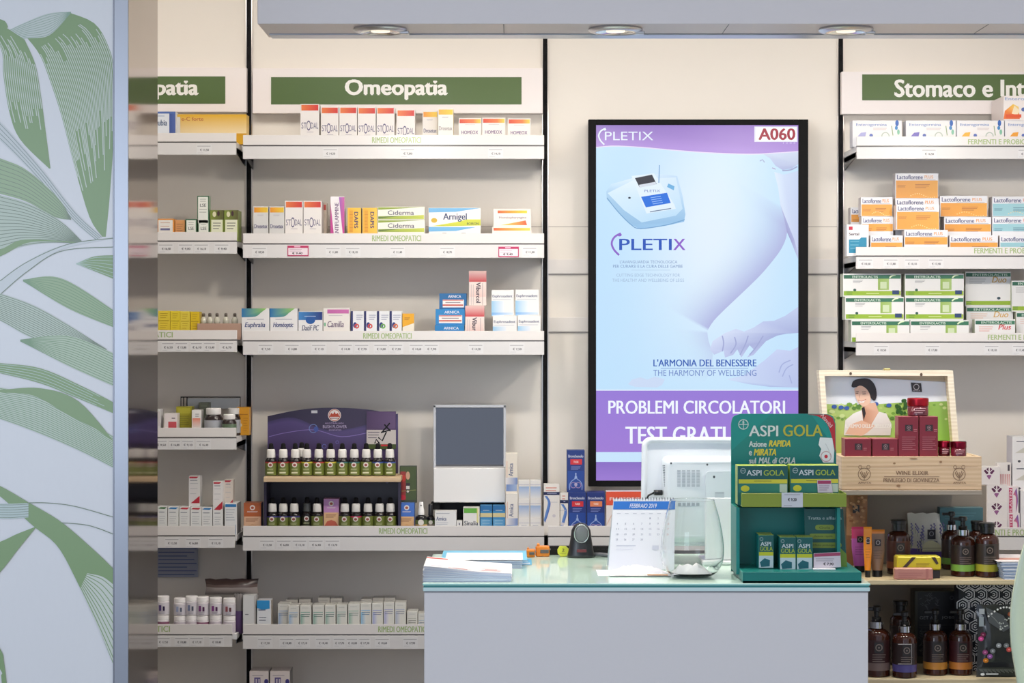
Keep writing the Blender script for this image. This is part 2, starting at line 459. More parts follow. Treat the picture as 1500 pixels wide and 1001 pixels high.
# headers with the green department names
def header(x0, x1, yt, yb, g, txts, label, cover=None):
    d = 6.955
    c = W((x0 + x1) / 2, yb, d)
    o = thing('department_sign', label, 'sign', tuple(c), 'green department signs along the wall')
    m = MB(d, 'laminate'); m.pbox(x0, x1, yt, yb, d, .044, (230, 222, 220)); m.build('header_panel', o)
    m = MB(d - .001, 'card'); m.pbox(g[0], g[2], g[1], g[3], d - .0012, .0012, (82, 106, 56), c=.0002)
    m.build('sign_strip', o)
    m = MB(d - .002, 'card')
    for t in txts: m.t(t[0], *t[1:], (244, 242, 236), 2)
    m.build('sign_lettering', o)
header(-62, 361, 99, 164, (-46, 112, 330, 152), [('Omeopatia', 139, 117, 291, 146)], 'green sign reading Omeopatia partly hidden behind the polished column')
header(370, 795, 100, 166, (397, 113, 764, 153), [('Omeopatia', 505, 117, 656, 146)], 'green sign reading Omeopatia in full over the middle shelves')
header(1233, 1661, 105, 167, (1263, 109, 1631, 147), [('Stomaco e Intestino', 1310, 117, 1584, 142)], 'green sign reading Stomaco e Int above the probiotic boxes')

# ---------------------------------------------------------------- wall shelves
SH = {}
DL = 6.735
def shelf(key, x0, x1, top, line, bot, label, tags=(), text=None, bx=None, promo=()):
    d = DL
    zt, zl, zb = (W(0, y, d).z for y in (top, line, bot))
    a, b = W(x0, 0, d).x, W(x1, 0, d).x
    ba, bb = bx
    base = W((x0 + x1) / 2, bot, 7); base.y = 0
    o = thing('wall_shelf', label, 'shelf', tuple(base), 'white wall shelves')
    m = MB(d, 'laminate'); m.box(ba, bb, d - DW + .012, -.0135, zl - .018, zl, (216, 214, 214)); m.build('board', o)
    m = MB(d, 'plastic'); m.pbox(x0, x1, top, line - .5, d, .006, (216, 211, 208))
    if text: m.t(text[0], text[1], text[3], text[2], text[4], (150, 172, 110), 1)
    m.build('front_lip', o)
    m = MB(d, 'plastic'); m.box(a, b, d - DW - .003, d - DW + .009, zb, zl - .0035, (208, 205, 204)); m.box(a, b, d - DW + .003, d - DW + .012, zl - .004, zl + .001, (90, 86, 86), c=0)
    rail = m.build('price_rail', o)
    for sx_ in (ba + .004, bb - .004):
        m = MB(d, 'metal')
        y0, y1 = d - DW + .03, -.001
        for dx in (-.0015, .0015):
            q = [(sx_ + dx, y0, zl - .019), (sx_ + dx, y1, zl - .019), (sx_ + dx, y1, zl - .06), (sx_ + dx, y0, zl - .032)]
            m.face(q if dx > 0 else q[::-1], (112, 110, 110))
        m.box(sx_ - .0015, sx_ + .0015, y0, y1, zl - .034, zl - .019, (112, 110, 110), c=0)
        m.build('bracket', o)
    dt = d - .0032
    for k, tx in enumerate(tags):
        m = MB(dt, 'card'); yc = (line + bot) / 2 + 1
        hw = min([11] + [abs(tx - q) / 2 - .4 for q in tags if q != tx])
        m.pbox(tx - hw, tx + hw, yc - 7, yc + 7.5, dt, .0008, (226, 224, 224), c=.0001)
        m.r(tx - hw + 1, yc - 4.8, tx + hw - 1.5, yc - 3.9, (165, 163, 165))
        m.t('€ %d,%d0' % (6 + (k * 7 + len(key) * 3 + int(top)) % 14, (k * 3 + 5) % 10), tx - min(6, hw - 1), yc - .6, tx + min(7, hw - 1), yc + 3.2, (70, 68, 72), 1)
        m.r(tx - hw + 1.5, yc + 5.2, tx - 1, yc + 5.8, (200, 198, 200))
        m.build('price_tag', rail)
    for (p0, p1, y0, y1) in promo:
        m = MB(dt - .001, 'card'); m.pbox(p0, p1, y0, y1, dt - .001, .0012, (190, 44, 96), c=.0001)
        m.r(p0 + 1.3, y0 + 3.4, p1 - 1.3, y1 - 1.6, (240, 222, 230)); m.r(p0 + 10, y0 + .8, p1 - 12, y0 + 2.4, (238, 190, 210))
        m.lines(p0 + 3, y0 + 5.5, p1 - 10, y0 + 8, 2, (190, 150, 170), .6)
        m.t('€ 9,40', p0 + 7, y1 - 6, p1 - 9, y1 - 2.4, (40, 30, 40), 2); m.build('promo_tag', rail)
    SH[key] = zl
    return o
RO = 'RIMEDI OMEOPATICI'; FP = 'FERMENTI E PROBIOTICI'
B1 = (W(-68, 0, 7).x + .01, W(361.5, 0, 7).x); B2 = (W(369, 0, 7).x, W(794.5, 0, 7).x); B3 = (W(803, 0, 7).x, W(1226.5, 0, 7).x); B4 = (W(1235.5, 0, 7).x, W(1661, 0, 7).x)
shelf('1a', -86, 346, 195, 208, 227, 'top white shelf behind the polished column with the yellow carton', (299,), bx=B1)
shelf('1b', -86, 347, 340, 353, 372, 'white shelf behind the column holding small green and orange cartons', (243, 272, 295, 325), bx=B1)
shelf('1c', -86, 347, 484, 498, 516, 'white shelf behind the column with yellow cartons and a vial tray', (246, 266, 288, 307, 332), bx=B1, text=(RO, 148, 253, 486.5, 494.5))
shelf('1d', -86, 346, 627, 641, 659, 'white shelf behind the column carrying dark supplement jars', (236, 256, 275, 298), bx=B1)
shelf('1e', -86, 344, 771, 785, 803, 'white shelf behind the column with a row of slim white cartons', (252, 283, 316), bx=B1)
shelf('1f', -86, 340, 915, 930, 948, 'lowest visible shelf behind the column, full of pill jars', (239, 266, 288, 317), bx=B1, text=(RO, 144, 249, 917.5, 926))
shelf('2a', 356, 797, 198, 213, 233, 'white shelf under the full Omeopatia sign, highest of its bay', (484, 597, 726), (RO, 545, 617, 201, 209.5), B2)
shelf('2b', 356, 797, 342, 357, 378, 'white shelf with two pink promotional price tags', (380, 488, 517, 582, 655, 776), (RO, 545, 617, 345, 353.5), B2, ((421, 452, 360, 375.5), (730, 760, 361.5, 377)))
shelf('2c', 356, 797, 485, 499, 520, 'white shelf carrying the blue and white cartons in the middle bay', (389, 428, 467, 506, 530, 558, 580, 610, 632, 697, 757), (RO, 532, 603, 488, 496.5), B2)
shelf('2d', 356, 797, 771, 786, 807, 'white shelf carrying the purple dropper bottle display', (391, 416, 439, 463, 487), (RO, 555, 626, 774, 782.5), B2)
shelf('2e', 356, 797, 915, 930, 951, 'white shelf with the row of pastel tube cartons beside the counter', (388, 420, 443, 473, 497, 516, 534, 560, 601), (RO, 554, 626, 918, 926.5), B2)
shelf('2f', 356, 797, 1058, 1073, 1094, 'lowest white shelf in the middle bay with two upright cartons', (), None, B2)
shelf('3a', 803, 1226, 771, 786, 807, 'white shelf below the wall screen with navy cartons', (), None, B3)
shelf('4a', 1255, 1680, 200, 214, 233, 'white shelf under the Stomaco sign, highest of its bay', (1361, 1502), (FP, 1418, 1520, 204, 211.5), B4)
shelf('4b', 1254, 1680, 362, 375, 394, 'white shelf loaded with orange and blue probiotic boxes', (1268, 1305, 1336, 1371), (FP, 1427, 1529, 363.5, 371.5), B4)
shelf('4c', 1254, 1680, 488, 501, 521, 'white shelf loaded with green and white stacked boxes', (1291, 1366, 1453, 1494), (FP, 1447, 1549, 490.5, 498), B4)
shelf('4d', 1254, 1680, 773, 786, 806, 'white shelf behind the wooden stand with diamond-print cartons', (), (FP, 1431, 1533, 776, 785), B4)

# canopy with recessed downlights above the counter
DC = 5.5
zc = W(0, 35, DC).z; yc0 = DC - DW; yc1 = yc0 + .257
xa = W(377, 0, DC).x
can = thing('ceiling_canopy', 'long grey canopy with recessed downlights hanging above the counter', 'canopy', (.8, (yc0 + yc1) / 2, zc))
m = MB(DC, 'laminate'); m.box(xa, 2.28, yc0, yc1, zc, 2.899, dict(f=(230, 225, 224), s=(222, 210, 206), t=(200, 200, 200)), c=.0015); m.build('canopy_body', can)
m = MB(DC, 'metal'); m.box(xa + .01, 2.27, yc1 - .075, yc1 - .004, zc - .004, zc, (178, 186, 198), c=.001); m.build('underside_rail', can)
m = MB(DC, 'matte')
for px in (738, 1064, 1440): X = W(px, 42, 5.57).x; m.box(X - .0008, X + .0008, yc0 + .004, yc1 - .08, zc - .0008, zc + .001, (120, 120, 120), c=0)
m.build('panel_joint', can)
for i, px in enumerate((557, 902, 1240, 1580)):
    X = W(px, 42, 5.575).x; Y = yc0 + .085
    lab = ['round recessed downlight near the free end of the canopy', 'round recessed downlight above the wall screen', 'round recessed downlight above the Stomaco sign', 'round recessed downlight beyond the Stomaco sign'][i]
    o = thing('downlight', lab, 'ceiling lamp', (X, Y, zc), 'downlights in the canopy')
    m = MB(mat='metal'); m.lathe([(.050, -.0005), (.072, -.0005), (.074, -.005), (.068, -.010), (.056, -.012), (.050, -.004)], (205, 205, 208), at=(X, Y, zc), seg=32, cap=False); m.build('trim_ring', o)
    m = MB(mat='chrome'); m.lathe([(.054, -.010), (.040, -.0035), (.012, -.0015)], (235, 232, 226), at=(X, Y, zc), seg=32, cap=False); m.build('reflector', o)
    m = MB(mat='screen'); m.lathe([(.012, -.004), (.026, -.006), (.026, -.009), (.012, -.011)], (255, 246, 226), at=(X, Y, zc), seg=20); m.build('bulb', o)
    m = MB(mat='metal'); m.box(X + .052, X + .078, Y - .012, Y + .012, zc - .016, zc - .008, (190, 192, 196), c=.002); m.build('tilt_clip', o)
    l = bpy.data.lights.new('downlight_beam', 'SPOT'); l.energy = SPOT_W; l.spot_size = 2.5; l.spot_blend = .8; l.shadow_soft_size = .06; l.color = (1, .93, .83)
    lo = bpy.data.objects.new('downlight_beam', l); COL.objects.link(lo); lo.parent = o; lo.location = (0, .01, -.03)
    lo.rotation_euler = Vector((0, .6, -1)).to_track_quat('-Z', 'Y').to_euler()
# ================================================================ wall screen
DT = 6.9
tv = thing('wall_screen', 'tall black-framed wall screen showing a purple and pale blue advert', 'screen', tuple(W(1023, 713, 7)))
m = MB(DT, 'matte')
for x0, x1, y0, y1 in ((862, 873.2, 175, 713), (1169.8, 1184, 175, 713), (873, 1170, 175, 183), (873, 1170, 704.5, 713)): m.pbox(x0, x1, y0, y1, DT, .03, (12, 11, 13), c=.0012)
m.build('bezel', tv)
m = MB(DT + .03, 'matte'); m.pbox(863, 1183, 176, 712, DT + .03, .06, (20, 20, 22)); m.build('housing', tv)
d = DT + .008
m = MB(d, 'screen'); m.step = .00002
a = W(872.8, 705, d); b = W(1170.2, 182.6, d); m.box(a.x, b.x, a.y, a.y + .01, a.z, b.z, (10, 10, 12), c=0)
BL, BL2, BL3 = (196, 227, 251), (214, 234, 252), (204, 230, 251)
GX = [873, 930, 1000, 1060, 1110, 1170]; GY = [183, 260, 340, 420, 500, 571]
gcol = lambda x, y: tuple(int(u + (v - u) * math.exp(-((x - 1040) / 95.) ** 2 - ((y - 340) / 190.) ** 2)) for u, v in zip((191, 225, 251), (226, 240, 253)))
dy = m._y()
NX, NY = 18, 26
gx = [873 + 297 * i / NX for i in range(NX + 1)]; gy = [183 + 388 * j / NY for j in range(NY + 1)]
for i in range(NX):
    for j in range(NY):
        q = [(gx[i], gy[j + 1]), (gx[i + 1], gy[j + 1]), (gx[i + 1], gy[j]), (gx[i], gy[j])]
        m.face([m.P(x, y, dy) for x, y in q], [gcol(x, y) for x, y in q])
# figure's back, arm and hand in pale lavender light
edge = [(1143, 300), (1150, 320), (1153, 341), (1146, 362), (1132, 382), (1115, 402), (1099, 418), (1078, 438), (1057, 458), (1044, 472), (1036, 485)]
SHD, MID = (176, 182, 224), (206, 216, 243)
lerp3 = lambda p_, q_, t: tuple(int(u + (v - u) * t) for u, v in zip(p_, q_))
def shade(E, width, ang, n, nj, strong, f0, f1):
    """soft modelling of the figure: tone deepens towards the outline E"""
    E = curve(E, n); dy = m._y()
    def vtx(i, j):
        x, y = E[i]; k = 1 - j / nj
        x2, y2 = x - width * k * math.cos(ang), y - width * k * math.sin(ang)
        fade = min(1, i / max(1, f0)) * min(1, (n - i) / max(1, f1)); w = (j / nj) ** 2.2 * strong * fade
        return m.P(x2, y2, dy), lerp3(gcol(x2, y2), SHD, w)
    for i in range(n):
        for j in range(nj):
            q = [vtx(i, j), vtx(i + 1, j), vtx(i + 1, j + 1), vtx(i, j + 1)]; m.face([p_[0] for p_ in q], [p_[1] for p_ in q])
shade(edge, 74, .5, 26, 8, 1.0, 4, 1)
shade([(1036, 485), (1038, 500), (1044, 520), (1040, 545), (1032, 560)], 50, .1, 12, 8, .45, 1, 8)
m.p([(1118, 226), (1128, 232), (1136, 243), (1146, 249), (1160, 247), (1170, 240), (1170, 222), (1120, 222)], [(206, 218, 240), (196, 208, 236), (190, 200, 232), (178, 188, 224), (176, 186, 222), (196, 206, 232), (210, 220, 240), (214, 226, 246)])
m.line([(1113, 236), (1117, 234), (1120, 238)], 1.6, (168, 180, 214)); m.line([(1131, 246), (1136, 248)], 1.4, (176, 168, 206)); m.line([(1146, 250), (1158, 249), (1168, 244)], 2, (160, 168, 208), 8)
m.p([(1134, 252), (1148, 256), (1170, 250), (1170, 378), (1162, 350), (1150, 318), (1143, 300), (1140, 276)], [(222, 235, 251), (208, 222, 246), (200, 214, 243), (196, 206, 238), (202, 212, 242), (214, 224, 246), (214, 226, 248), (220, 234, 251)])
m.p([(1143, 300), (1150, 318), (1163, 350), (1169, 372), (1169, 380), (1158, 352), (1153, 341), (1148, 318)], [(190, 196, 230)] + [(170, 176, 218)] * 2 + [(190, 200, 234)] * 2 + [(160, 160, 208)] * 2 + [(176, 180, 222)])
# hand and forearm
m.p([(1170, 449), (1150, 463), (1134, 470), (1118, 471), (1104, 480), (1090, 486), (1078, 482), (1062, 488), (1044, 500), (1040, 512), (1046, 520), (1060, 514), (1062, 524), (1074, 520), (1080, 512), (1086, 524), (1098, 506), (1104, 512), (1094, 524), (1104, 520), (1122, 500), (1138, 492), (1152, 489), (1170, 488)],
    [(196, 208, 240), (190, 202, 236), (188, 199, 234), (190, 200, 236), (200, 210, 240), (204, 214, 242), (206, 216, 244), (212, 222, 246), (210, 220, 246), (202, 212, 242), (190, 200, 234), (196, 204, 238), (190, 198, 234), (184, 192, 230), (176, 184, 224), (190, 198, 234), (170, 178, 220), (176, 184, 224), (190, 198, 234), (184, 192, 230), (170, 178, 220), (164, 174, 218), (160, 170, 216), (168, 178, 220)])
for q in ([(1058, 492), (1060, 503), (1058, 515)], [(1076, 494), (1078, 505), (1070, 518)], [(1096, 492), (1092, 504), (1084, 520)], [(1118, 492), (1108, 508), (1098, 520)]): m.line(q, 1.7, (160, 168, 212), 8)
m.p([(1064, 556), (1090, 550), (1120, 528), (1138, 512), (1158, 514), (1170, 508), (1170, 568), (1128, 567), (1096, 563)], [(206, 222, 248), (200, 214, 244), (196, 208, 242), (200, 212, 244), (196, 206, 240), (190, 200, 236), (182, 194, 232), (170, 184, 226), (184, 200, 236)])
for q in ([(1141, 546), (1146, 534), (1158, 528)], [(1146, 552), (1152, 540), (1162, 534)], [(1160, 562), (1156, 550)]): m.line(q, 1.6, (164, 176, 220), 8)
m.p([(920, 563), (926, 556), (938, 553), (948, 556), (960, 552), (974, 556), (970, 564), (962, 568), (930, 567)], (202, 218, 244))
# purple bands
PU, PU2 = (168, 132, 214), (150, 122, 214)
topb = curve([(873, 216), (900, 214), (940, 216), (985, 220), (1040, 224), (1100, 226), (1140, 224), (1170, 222)], 24)
m.p([(1170, 183), (873, 183)] + topb, [(160, 128, 204), (150, 122, 196)] + [(182, 150, 222)] * len(topb))
m.line(topb, 1.4, (232, 226, 248))
m.r(873, 571, 1170, 572.5, (228, 238, 252)); m.r(873, 572.5, 1170, 662.5, PU2, (158, 124, 212), v=True); m.r(873, 662.5, 1170, 677, (200, 228, 251)); m.r(873, 677, 1170, 705, (136, 108, 196), (156, 124, 210), v=True)
WH = (232, 240, 253)
def swoosh(x, y, h, col, dot):
    m.line([(x + h * .42, y), (x + h * .14, y + h * .16), (x, y + h * .44), (x + h * .1, y + h * .74), (x + h * .34, y + h)], h * .09, col, 16)
    m.e(x + h * .36, y + h * .07, h * .1, h * .07, dot or col)
swoosh(877, 188, 24, WH, None); m.t('PLETIX', 886, 193, 957, 205.5, WH, 0)
swoosh(896, 342, 32, (140, 96, 200), (140, 96, 200)); m.t('PLETI', 907, 350, 984, 366.5, (34, 82, 184), 1); m.t('X', 986, 350, 1004, 366.5, (140, 92, 200), 1)
m.t("L'AVANGUARDIA TECNOLOGICA", 908, 381.5, 992, 386, (128, 152, 192), 0); m.t('PER CURARSI E LA CURA DELLE GAMBE', 898, 388, 1000, 392.5, (120, 146, 190), 0)
m.r(925, 395.6, 982, 396.2, (176, 200, 226)); m.t('CUTTING EDGE TECHNOLOGY FOR', 903, 401, 996, 405.5, (160, 184, 214), 0); m.t('THE HEALTHY AND WELLBEING OF LEGS', 897, 408.5, 1002, 413, (160, 184, 214), 0)
m.t("L'ARMONIA DEL BENESSERE", 957, 526.5, 1108, 537, (52, 92, 178), 1); m.r(968, 539.4, 1096, 540.2, (120, 150, 206)); m.t('THE HARMONY OF WELLBEING', 957, 542, 1108, 551, (110, 134, 196), 0)
m.t('PROBLEMI CIRCOLATORI', 891, 587, 1150, 606.5, (240, 246, 254), 1); m.t('TEST GRATUITO', 916, 625, 1124, 650.5, (240, 246, 254), 1)
m.r(1105, 185.5, 1168, 208, (236, 236, 244)); m.r(1107.5, 187, 1166.5, 206.5, (250, 250, 252)); m.t('A060', 1111, 188.5, 1165, 205, (166, 46, 62), 2); m.t('1 2 0 4', 1147, 208.4, 1165, 211, (214, 200, 236), 0)
# the device drawn on the advert
m.p([(888, 281), (895, 270), (930, 260), (966, 255), (992, 258), (1000, 288), (1004, 314), (1002, 325), (975, 331), (938, 336), (922, 328), (902, 306), (889, 292)], [(176, 212, 240), (204, 230, 250), (224, 240, 253), (214, 234, 252), (196, 222, 246), (190, 220, 246), (160, 200, 234), (150, 194, 232), (158, 202, 238), (150, 196, 234), (150, 192, 228), (160, 200, 232), (166, 204, 234)])
m.p([(890, 283), (930, 263), (990, 260), (1000, 306), (990, 316), (940, 326), (914, 308)], [(214, 236, 252), (228, 242, 253), (214, 234, 251), (196, 226, 248), (188, 222, 248), (194, 226, 249), (206, 232, 251)])
m.line([(889, 290), (905, 310), (924, 329), (938, 335), (975, 330), (1003, 322)], 1.3, (112, 160, 206), 20)
m.p([(925, 258), (958, 254), (988, 300), (990, 306), (947, 313)], (226, 241, 252))
m.p([(930, 261), (955, 256), (962, 270), (937, 275)], (48, 50, 60)); m.p([(936, 271), (960, 266.5), (961.5, 270), (937, 275)], (214, 222, 234)); m.p([(939, 288.5), (977, 282.5), (982.5, 297.5), (946, 304)], (30, 112, 222))
for k in range(4): m.line([(953 + k, 290 + 3 * k), (968 + k, 287.5 + 3 * k)], .8, (160, 200, 246))
m.t('PLETIX', 944, 278, 967, 281.5, (90, 116, 186), 0); m.line([(966, 242), (965, 268)], 1.4, (120, 166, 214)); m.e(922, 290, 2, 1.4, (40, 52, 70)); m.p([(979, 269), (988, 273), (987, 279), (977, 274)], (110, 176, 224))
m.line([(952, 310.5), (983, 305.5)], 1.4, (110, 130, 160))
m.build('screen_panel', tv)

# ================================================================ cartons on the wall shelves
DF_ = 6.765
def zpx(py, d=DF_): return W(0, py, d).z
def carton(x0, x1, yt, base, label, cat='box', group=None, col=CREAM, deco=None, d=DF_, th=.055, side=None, top=None, name='carton', mat='card', yb=None):
    """upright printed carton: front fills x0..x1 from yt down to the board (base = shelf key), or to pixel yb"""
    zb = SH[base] + .0002 if base else zpx(yb, d)
    a, b = W(x0, 0, d).x, W(x1, yt, d)
    m = MB(d, mat)
    m.box(a, b.x, d - DW, d - DW + th, zb, b.z, dict(f=col, s=side or col, t=top or col), c=.0005)
    # flap seam on the top and glue seam on the side
    sc = tuple(int(v * .8) for v in (top or col))
    m.face([(a + .002, d - DW + .006, b.z + .0002), (b.x - .002, d - DW + .006, b.z + .0002), (b.x - .002, d - DW + .0068, b.z + .0002), (a + .002, d - DW + .0068, b.z + .0002)], sc)
    if deco: deco(m, x0, x1, yt)
    o = m.build(name, None, ((a + b.x) / 2, d - DW + th / 2, zb))
    return tag(o, label, cat, group)

INK = (84, 78, 118)
def d_syrup(c1=(226, 120, 62), c2=(206, 44, 48)):
    def f(m, a, b, t):
        m.r(a + 1.4, t + 1.2, b - 1.2, t + 9.5, c1, c2)
        w = b - a
        m.t('ST', a + 1.5, t + 27, a + w * .33, t + 36, INK, 0); m.t('O', a + w * .33, t + 24, a + w * .55, t + 39, INK, 0); m.t('DAL', a + w * .56, t + 27, b - 1.5, t + 36, INK, 0)
        m.lines(a + w * .35, t + 41, b - w * .3, t + 42, 1, (170, 164, 176))
    return f
def d_dros(c1=(226, 140, 34), c2=(236, 200, 60), ink=(96, 92, 126)):
    def f(m, a, b, t):
        m.r(a + 1.2, t + 1.5, b - .8, t + 9, c1, c2); m.lines(a + 6, t + 12.5, b - 7, t + 13.5, 2, (190, 186, 190), .6)
        m.t('Drosetux', a + 1.6, t + 26, b - 1.4, t + 32, ink, 1)
    return f
def d_homeox(m, a, b, t):
    m.r(a + 1.2, t + 1.5, a + (b - a) * .65, t + 7.5, (212, 72, 50), (230, 128, 74)); m.r(a + (b - a) * .65, t + 1.5, b - 1, t + 7.5, (230, 128, 74), (240, 208, 84))
    m.lines(a + 9, t + 9.8, b - 9, t + 10, 1, (196, 190, 190), .6); m.t('HOMEOX', a + 4, t + 18.5, b - 4.5, t + 23.5, (112, 84, 132), 1); m.r(a + 2, t + 38, b - 6, t + 40, (206, 60, 60))
# --- middle bay, top shelf
G1 = 'red-banded syrup cartons under the Omeopatia sign'
for i, (a, b, t) in enumerate(((440, 467.5, 152.5), (470, 496, 156.5), (497, 523, 156.5), (524, 550.5, 157), (551.5, 578, 157), (581, 608, 160.5))):
    carton(a, b, t, '2a', ['tallest red-banded white syrup carton under the Omeopatia sign', 'red-banded white carton just after the tallest on the top shelf', 'red-banded white carton second after the tallest on the top shelf', 'red-banded white carton third after the tallest on the top shelf', 'red-banded white carton fourth after the tallest on the top shelf', 'lowest red-banded white carton, beside the orange-banded cartons'][i], group=G1, col=(232, 226, 222), deco=d_syrup(), th=.06)
carton(619, 641, 162.5, '2a', 'orange-banded slim carton beside the red-banded ones on the top shelf', col=(230, 224, 218), deco=d_dros(), d=6.79)
carton(641.5, 664, 159, '2a', 'yellow-banded slim carton on the top shelf under the sign', col=(238, 232, 224), deco=d_dros((236, 170, 60), (236, 206, 70), (160, 150, 150)), side=(240, 206, 96))
for i, (a, b, t) in enumerate(((672, 705, 173), (706.5, 740, 172.5), (744, 777, 173.5))):
    carton(a, b, t, '2a', ['low white carton with orange band beside the yellow-banded carton', 'low white carton with orange band, middle of the trio', 'low white carton with orange band at the end near the screen'][i], group='low orange-banded cartons on the top shelf', col=(238, 232, 226), deco=d_homeox)
# --- second shelf
for i, (a, b) in enumerate(((371, 393), (394.5, 416.5))):
    carton(a, b, 302.5, '2b', ['grey-white carton with orange band next to the black upright', 'grey-white carton with orange band touching the red-banded pair'][i], group='orange-banded cartons on the second shelf', col=(214, 212, 210), deco=d_dros())
for i, (a, b) in enumerate(((417.5, 443.5), (444.5, 471))):
    carton(a, b, 294.5, '2b', ['red-banded white syrup carton above the pink promo tag', 'red-banded white syrup carton nearest the magenta carton'][i], group='red-banded syrup cartons on the second shelf', col=(236, 230, 226), deco=d_syrup(), th=.09)
carton(472.5, 478.5, 297, '2b', 'narrow beige carton side wedged behind the red-banded pair', col=(214, 198, 180), d=6.84, th=.05, deco=lambda m, a, b, t: m.r(a + 1, t + 3, b - 1, t + 11, (190, 64, 56)))
def d_anti(m, a, b, t):
    m.p([(a, t + 8), (a, t + 60), (a + 5.5, t + 60)], (190, 60, 140)); m.p([(b - 8, t + 1), (b, t + 1), (b, t + 60), (b - 2, t + 60)], [(150, 100, 180), (206, 100, 170), (196, 56, 140), (196, 56, 140)])
    m.t('ANTIFLAMMINE', a + 6.5, t + 9, b - 8.5, t + 58, (110, 72, 120), 1, rot=-1)
carton(484, 504.5, 288, '2b', 'tall white carton with magenta wedges and upward lettering', col=(240, 234, 236), deco=d_anti, side=(238, 220, 228))
def d_dapis(m, a, b, t):
    m.r(a + 1.5, t + 1, b - 1.5, t + 36, (236, 176, 44), (240, 196, 70)); m.t('DAPIS', b - 10, t + 6, b - 4.5, t + 30, (58, 44, 96), 2, rot=1); m.r(a + 3, t + 4, a + 8, t + 36, (226, 160, 40)); m.lines(a + 3, t + 10, a + 8, t + 34, 6, (196, 120, 40), .6)
for i, (a, b) in enumerate(((509, 529), (531, 552.5))):
    carton(a, b, 304.5, '2b', ['amber carton with downward lettering beside the magenta-wedged carton', 'amber carton with downward lettering touching the green-striped pair'][i], group='amber cartons on the second shelf', col=(238, 190, 80), deco=d_dapis, side=(120, 96, 70))
def d_cid(m, a, b, t):
    h = 18
    m.p([(a + 1, t + 1), (b - 6, t + 1), (a + 1, t + 4.5)], (140, 160, 50)); m.p([(a + 1, t + h), (a + 1, t + h - 4), (b - 18, t + h - 5), (b - 1, t + h - 6), (b - 1, t + h)], [(120, 146, 40), (150, 170, 60), (176, 190, 70), (206, 206, 90), (190, 200, 70)])
    m.p([(a + 1, t + h - 1), (b - 30, t + h - 5), (a + 1, t + h - 3)], (84, 110, 40)); m.t('Ciderma', a + 15, t + 5.4, b - 15.5, t + 12, (92, 88, 110), 1)
carton(553, 622.5, 322, '2b', 'long green-striped white carton at the bottom of its pair', group='green-striped cartons stacked in a pair', col=(236, 234, 222), deco=d_cid, top=(170, 186, 90))
carton(553, 622, 303, None, 'long green-striped white carton resting on its twin', group='green-striped cartons stacked in a pair', col=(236, 234, 222), deco=d_cid, yb=321.8, top=(170, 186, 90))
def d_arni(m, a, b, t):
    m.p([(a, t + .5), (b, t + .5), (a + 40, t + 6), (a, t + 7)], (112, 176, 220)); m.p([(a, t + 28), (b - 6, t + 28.5), (a + 40, t + 34), (a, t + 35)], (112, 176, 220))
    m.p([(a + 4, t + 27), (a + 40, t + 21), (b - 20, t + 17), (b, t + 17), (b, t + 26), (a + 30, t + 27)], [(200, 204, 60), (206, 208, 60), (198, 202, 50), (206, 208, 70), (196, 200, 50), (206, 206, 60)])
    m.e(a + 8, t + 18.5, 4.5, 3.5, (206, 170, 40)); m.t('Arnigel', a + 21, t + 8, a + 56, t + 20.5, (58, 70, 110), 1); m.t('BOIRON', b - 20, t + 21.5, b - 3, t + 25, (84, 96, 60), 1)
    m.r(a + 20, t + 37, a + 26, t + 38.2, (80, 80, 90)); m.r(a + 48, t + 37, a + 54, t + 38.2, (80, 80, 90))
carton(628, 704, 304.5, '2b', 'wide white carton with blue wedge and yellow-green swoosh', col=(238, 236, 230), deco=d_arni, th=.045)
def d_pharm(m, a, b, t):
    m.r(a + 6, t + 2.5, b - 6, t + 6.5, (214, 90, 50), (226, 212, 60)); m.t('Homéopharyngine', a + 8, t + 11, b - 7, t + 15.5, (130, 116, 140), 1)
    m.p([(a + 10, t + 24), (b - 8, t + 17), (b - 6, t + 24)], [(240, 206, 90), (226, 92, 50), (222, 82, 44)])
carton(723, 778, 306, '2b', 'cream carton with orange wedge behind the low striped one', col=(242, 232, 220), deco=d_pharm, d=6.83, th=.04)
carton(721, 778.5, 332.5, '2b', 'low cream carton with red and yellow stripe above the promo tag', col=(242, 232, 222), d=6.765, th=.05, deco=lambda m, a, b, t: m.r(a + 2, t + 1.5, b - 2, t + 5.5, (220, 90, 50), (228, 214, 80)))
# --- third shelf
def d_eup(txt):
    def f(m, a, b, t):
        c = curve([(b - 4, t), (b - 12, t + 6), (a + 20, t + 12), (a, t + 13)], 12)
        m.p([(a, t)] + c, [(34, 110, 170)] + [tuple(int(u + (v - u) * (i / 12.)) for u, v in zip((150, 200, 90), (44, 116, 176))) for i in range(13)])
        m.lines(a + 8, t + 16, b - 8, t + 16.2, 1, (150, 150, 170), .8); m.t(txt, a + 4.5, t + 20.5, b - 6, t + 29.5, (64, 76, 128), 1, it=1)
    return f
carton(354, 394.5, 452, '2c', 'white carton with blue and green arc beside the vial tray', group='blue-arc cartons on the third shelf', col=(232, 230, 230), deco=d_eup('Euphralia'), side=(60, 90, 130))
carton(395.5, 436, 452, '2c', 'white carton with blue and green arc next to the navy-tabbed one', group='blue-arc cartons on the third shelf', col=(232, 230, 230), deco=d_eup('Homéoptic'), side=(60, 70, 100))
def d_dat(m, a, b, t):
    m.r(a + .5, t + .5, b - .5, t + 12.5, (64, 132, 196), (26, 44, 120)); m.e((a + b) / 2, t + 12.5, 7, 6, (30, 86, 160)); m.lines(a + 9, t + 7, b - 10, t + 7.2, 1, (190, 206, 230)); m.t('DatiF PC', a + 5, t + 20, b - 5, t + 28, (92, 92, 120), 1, it=1)
carton(437, 472.5, 456.5, '2c', 'white carton with navy band and round blue tab', col=(234, 232, 232), deco=d_dat)
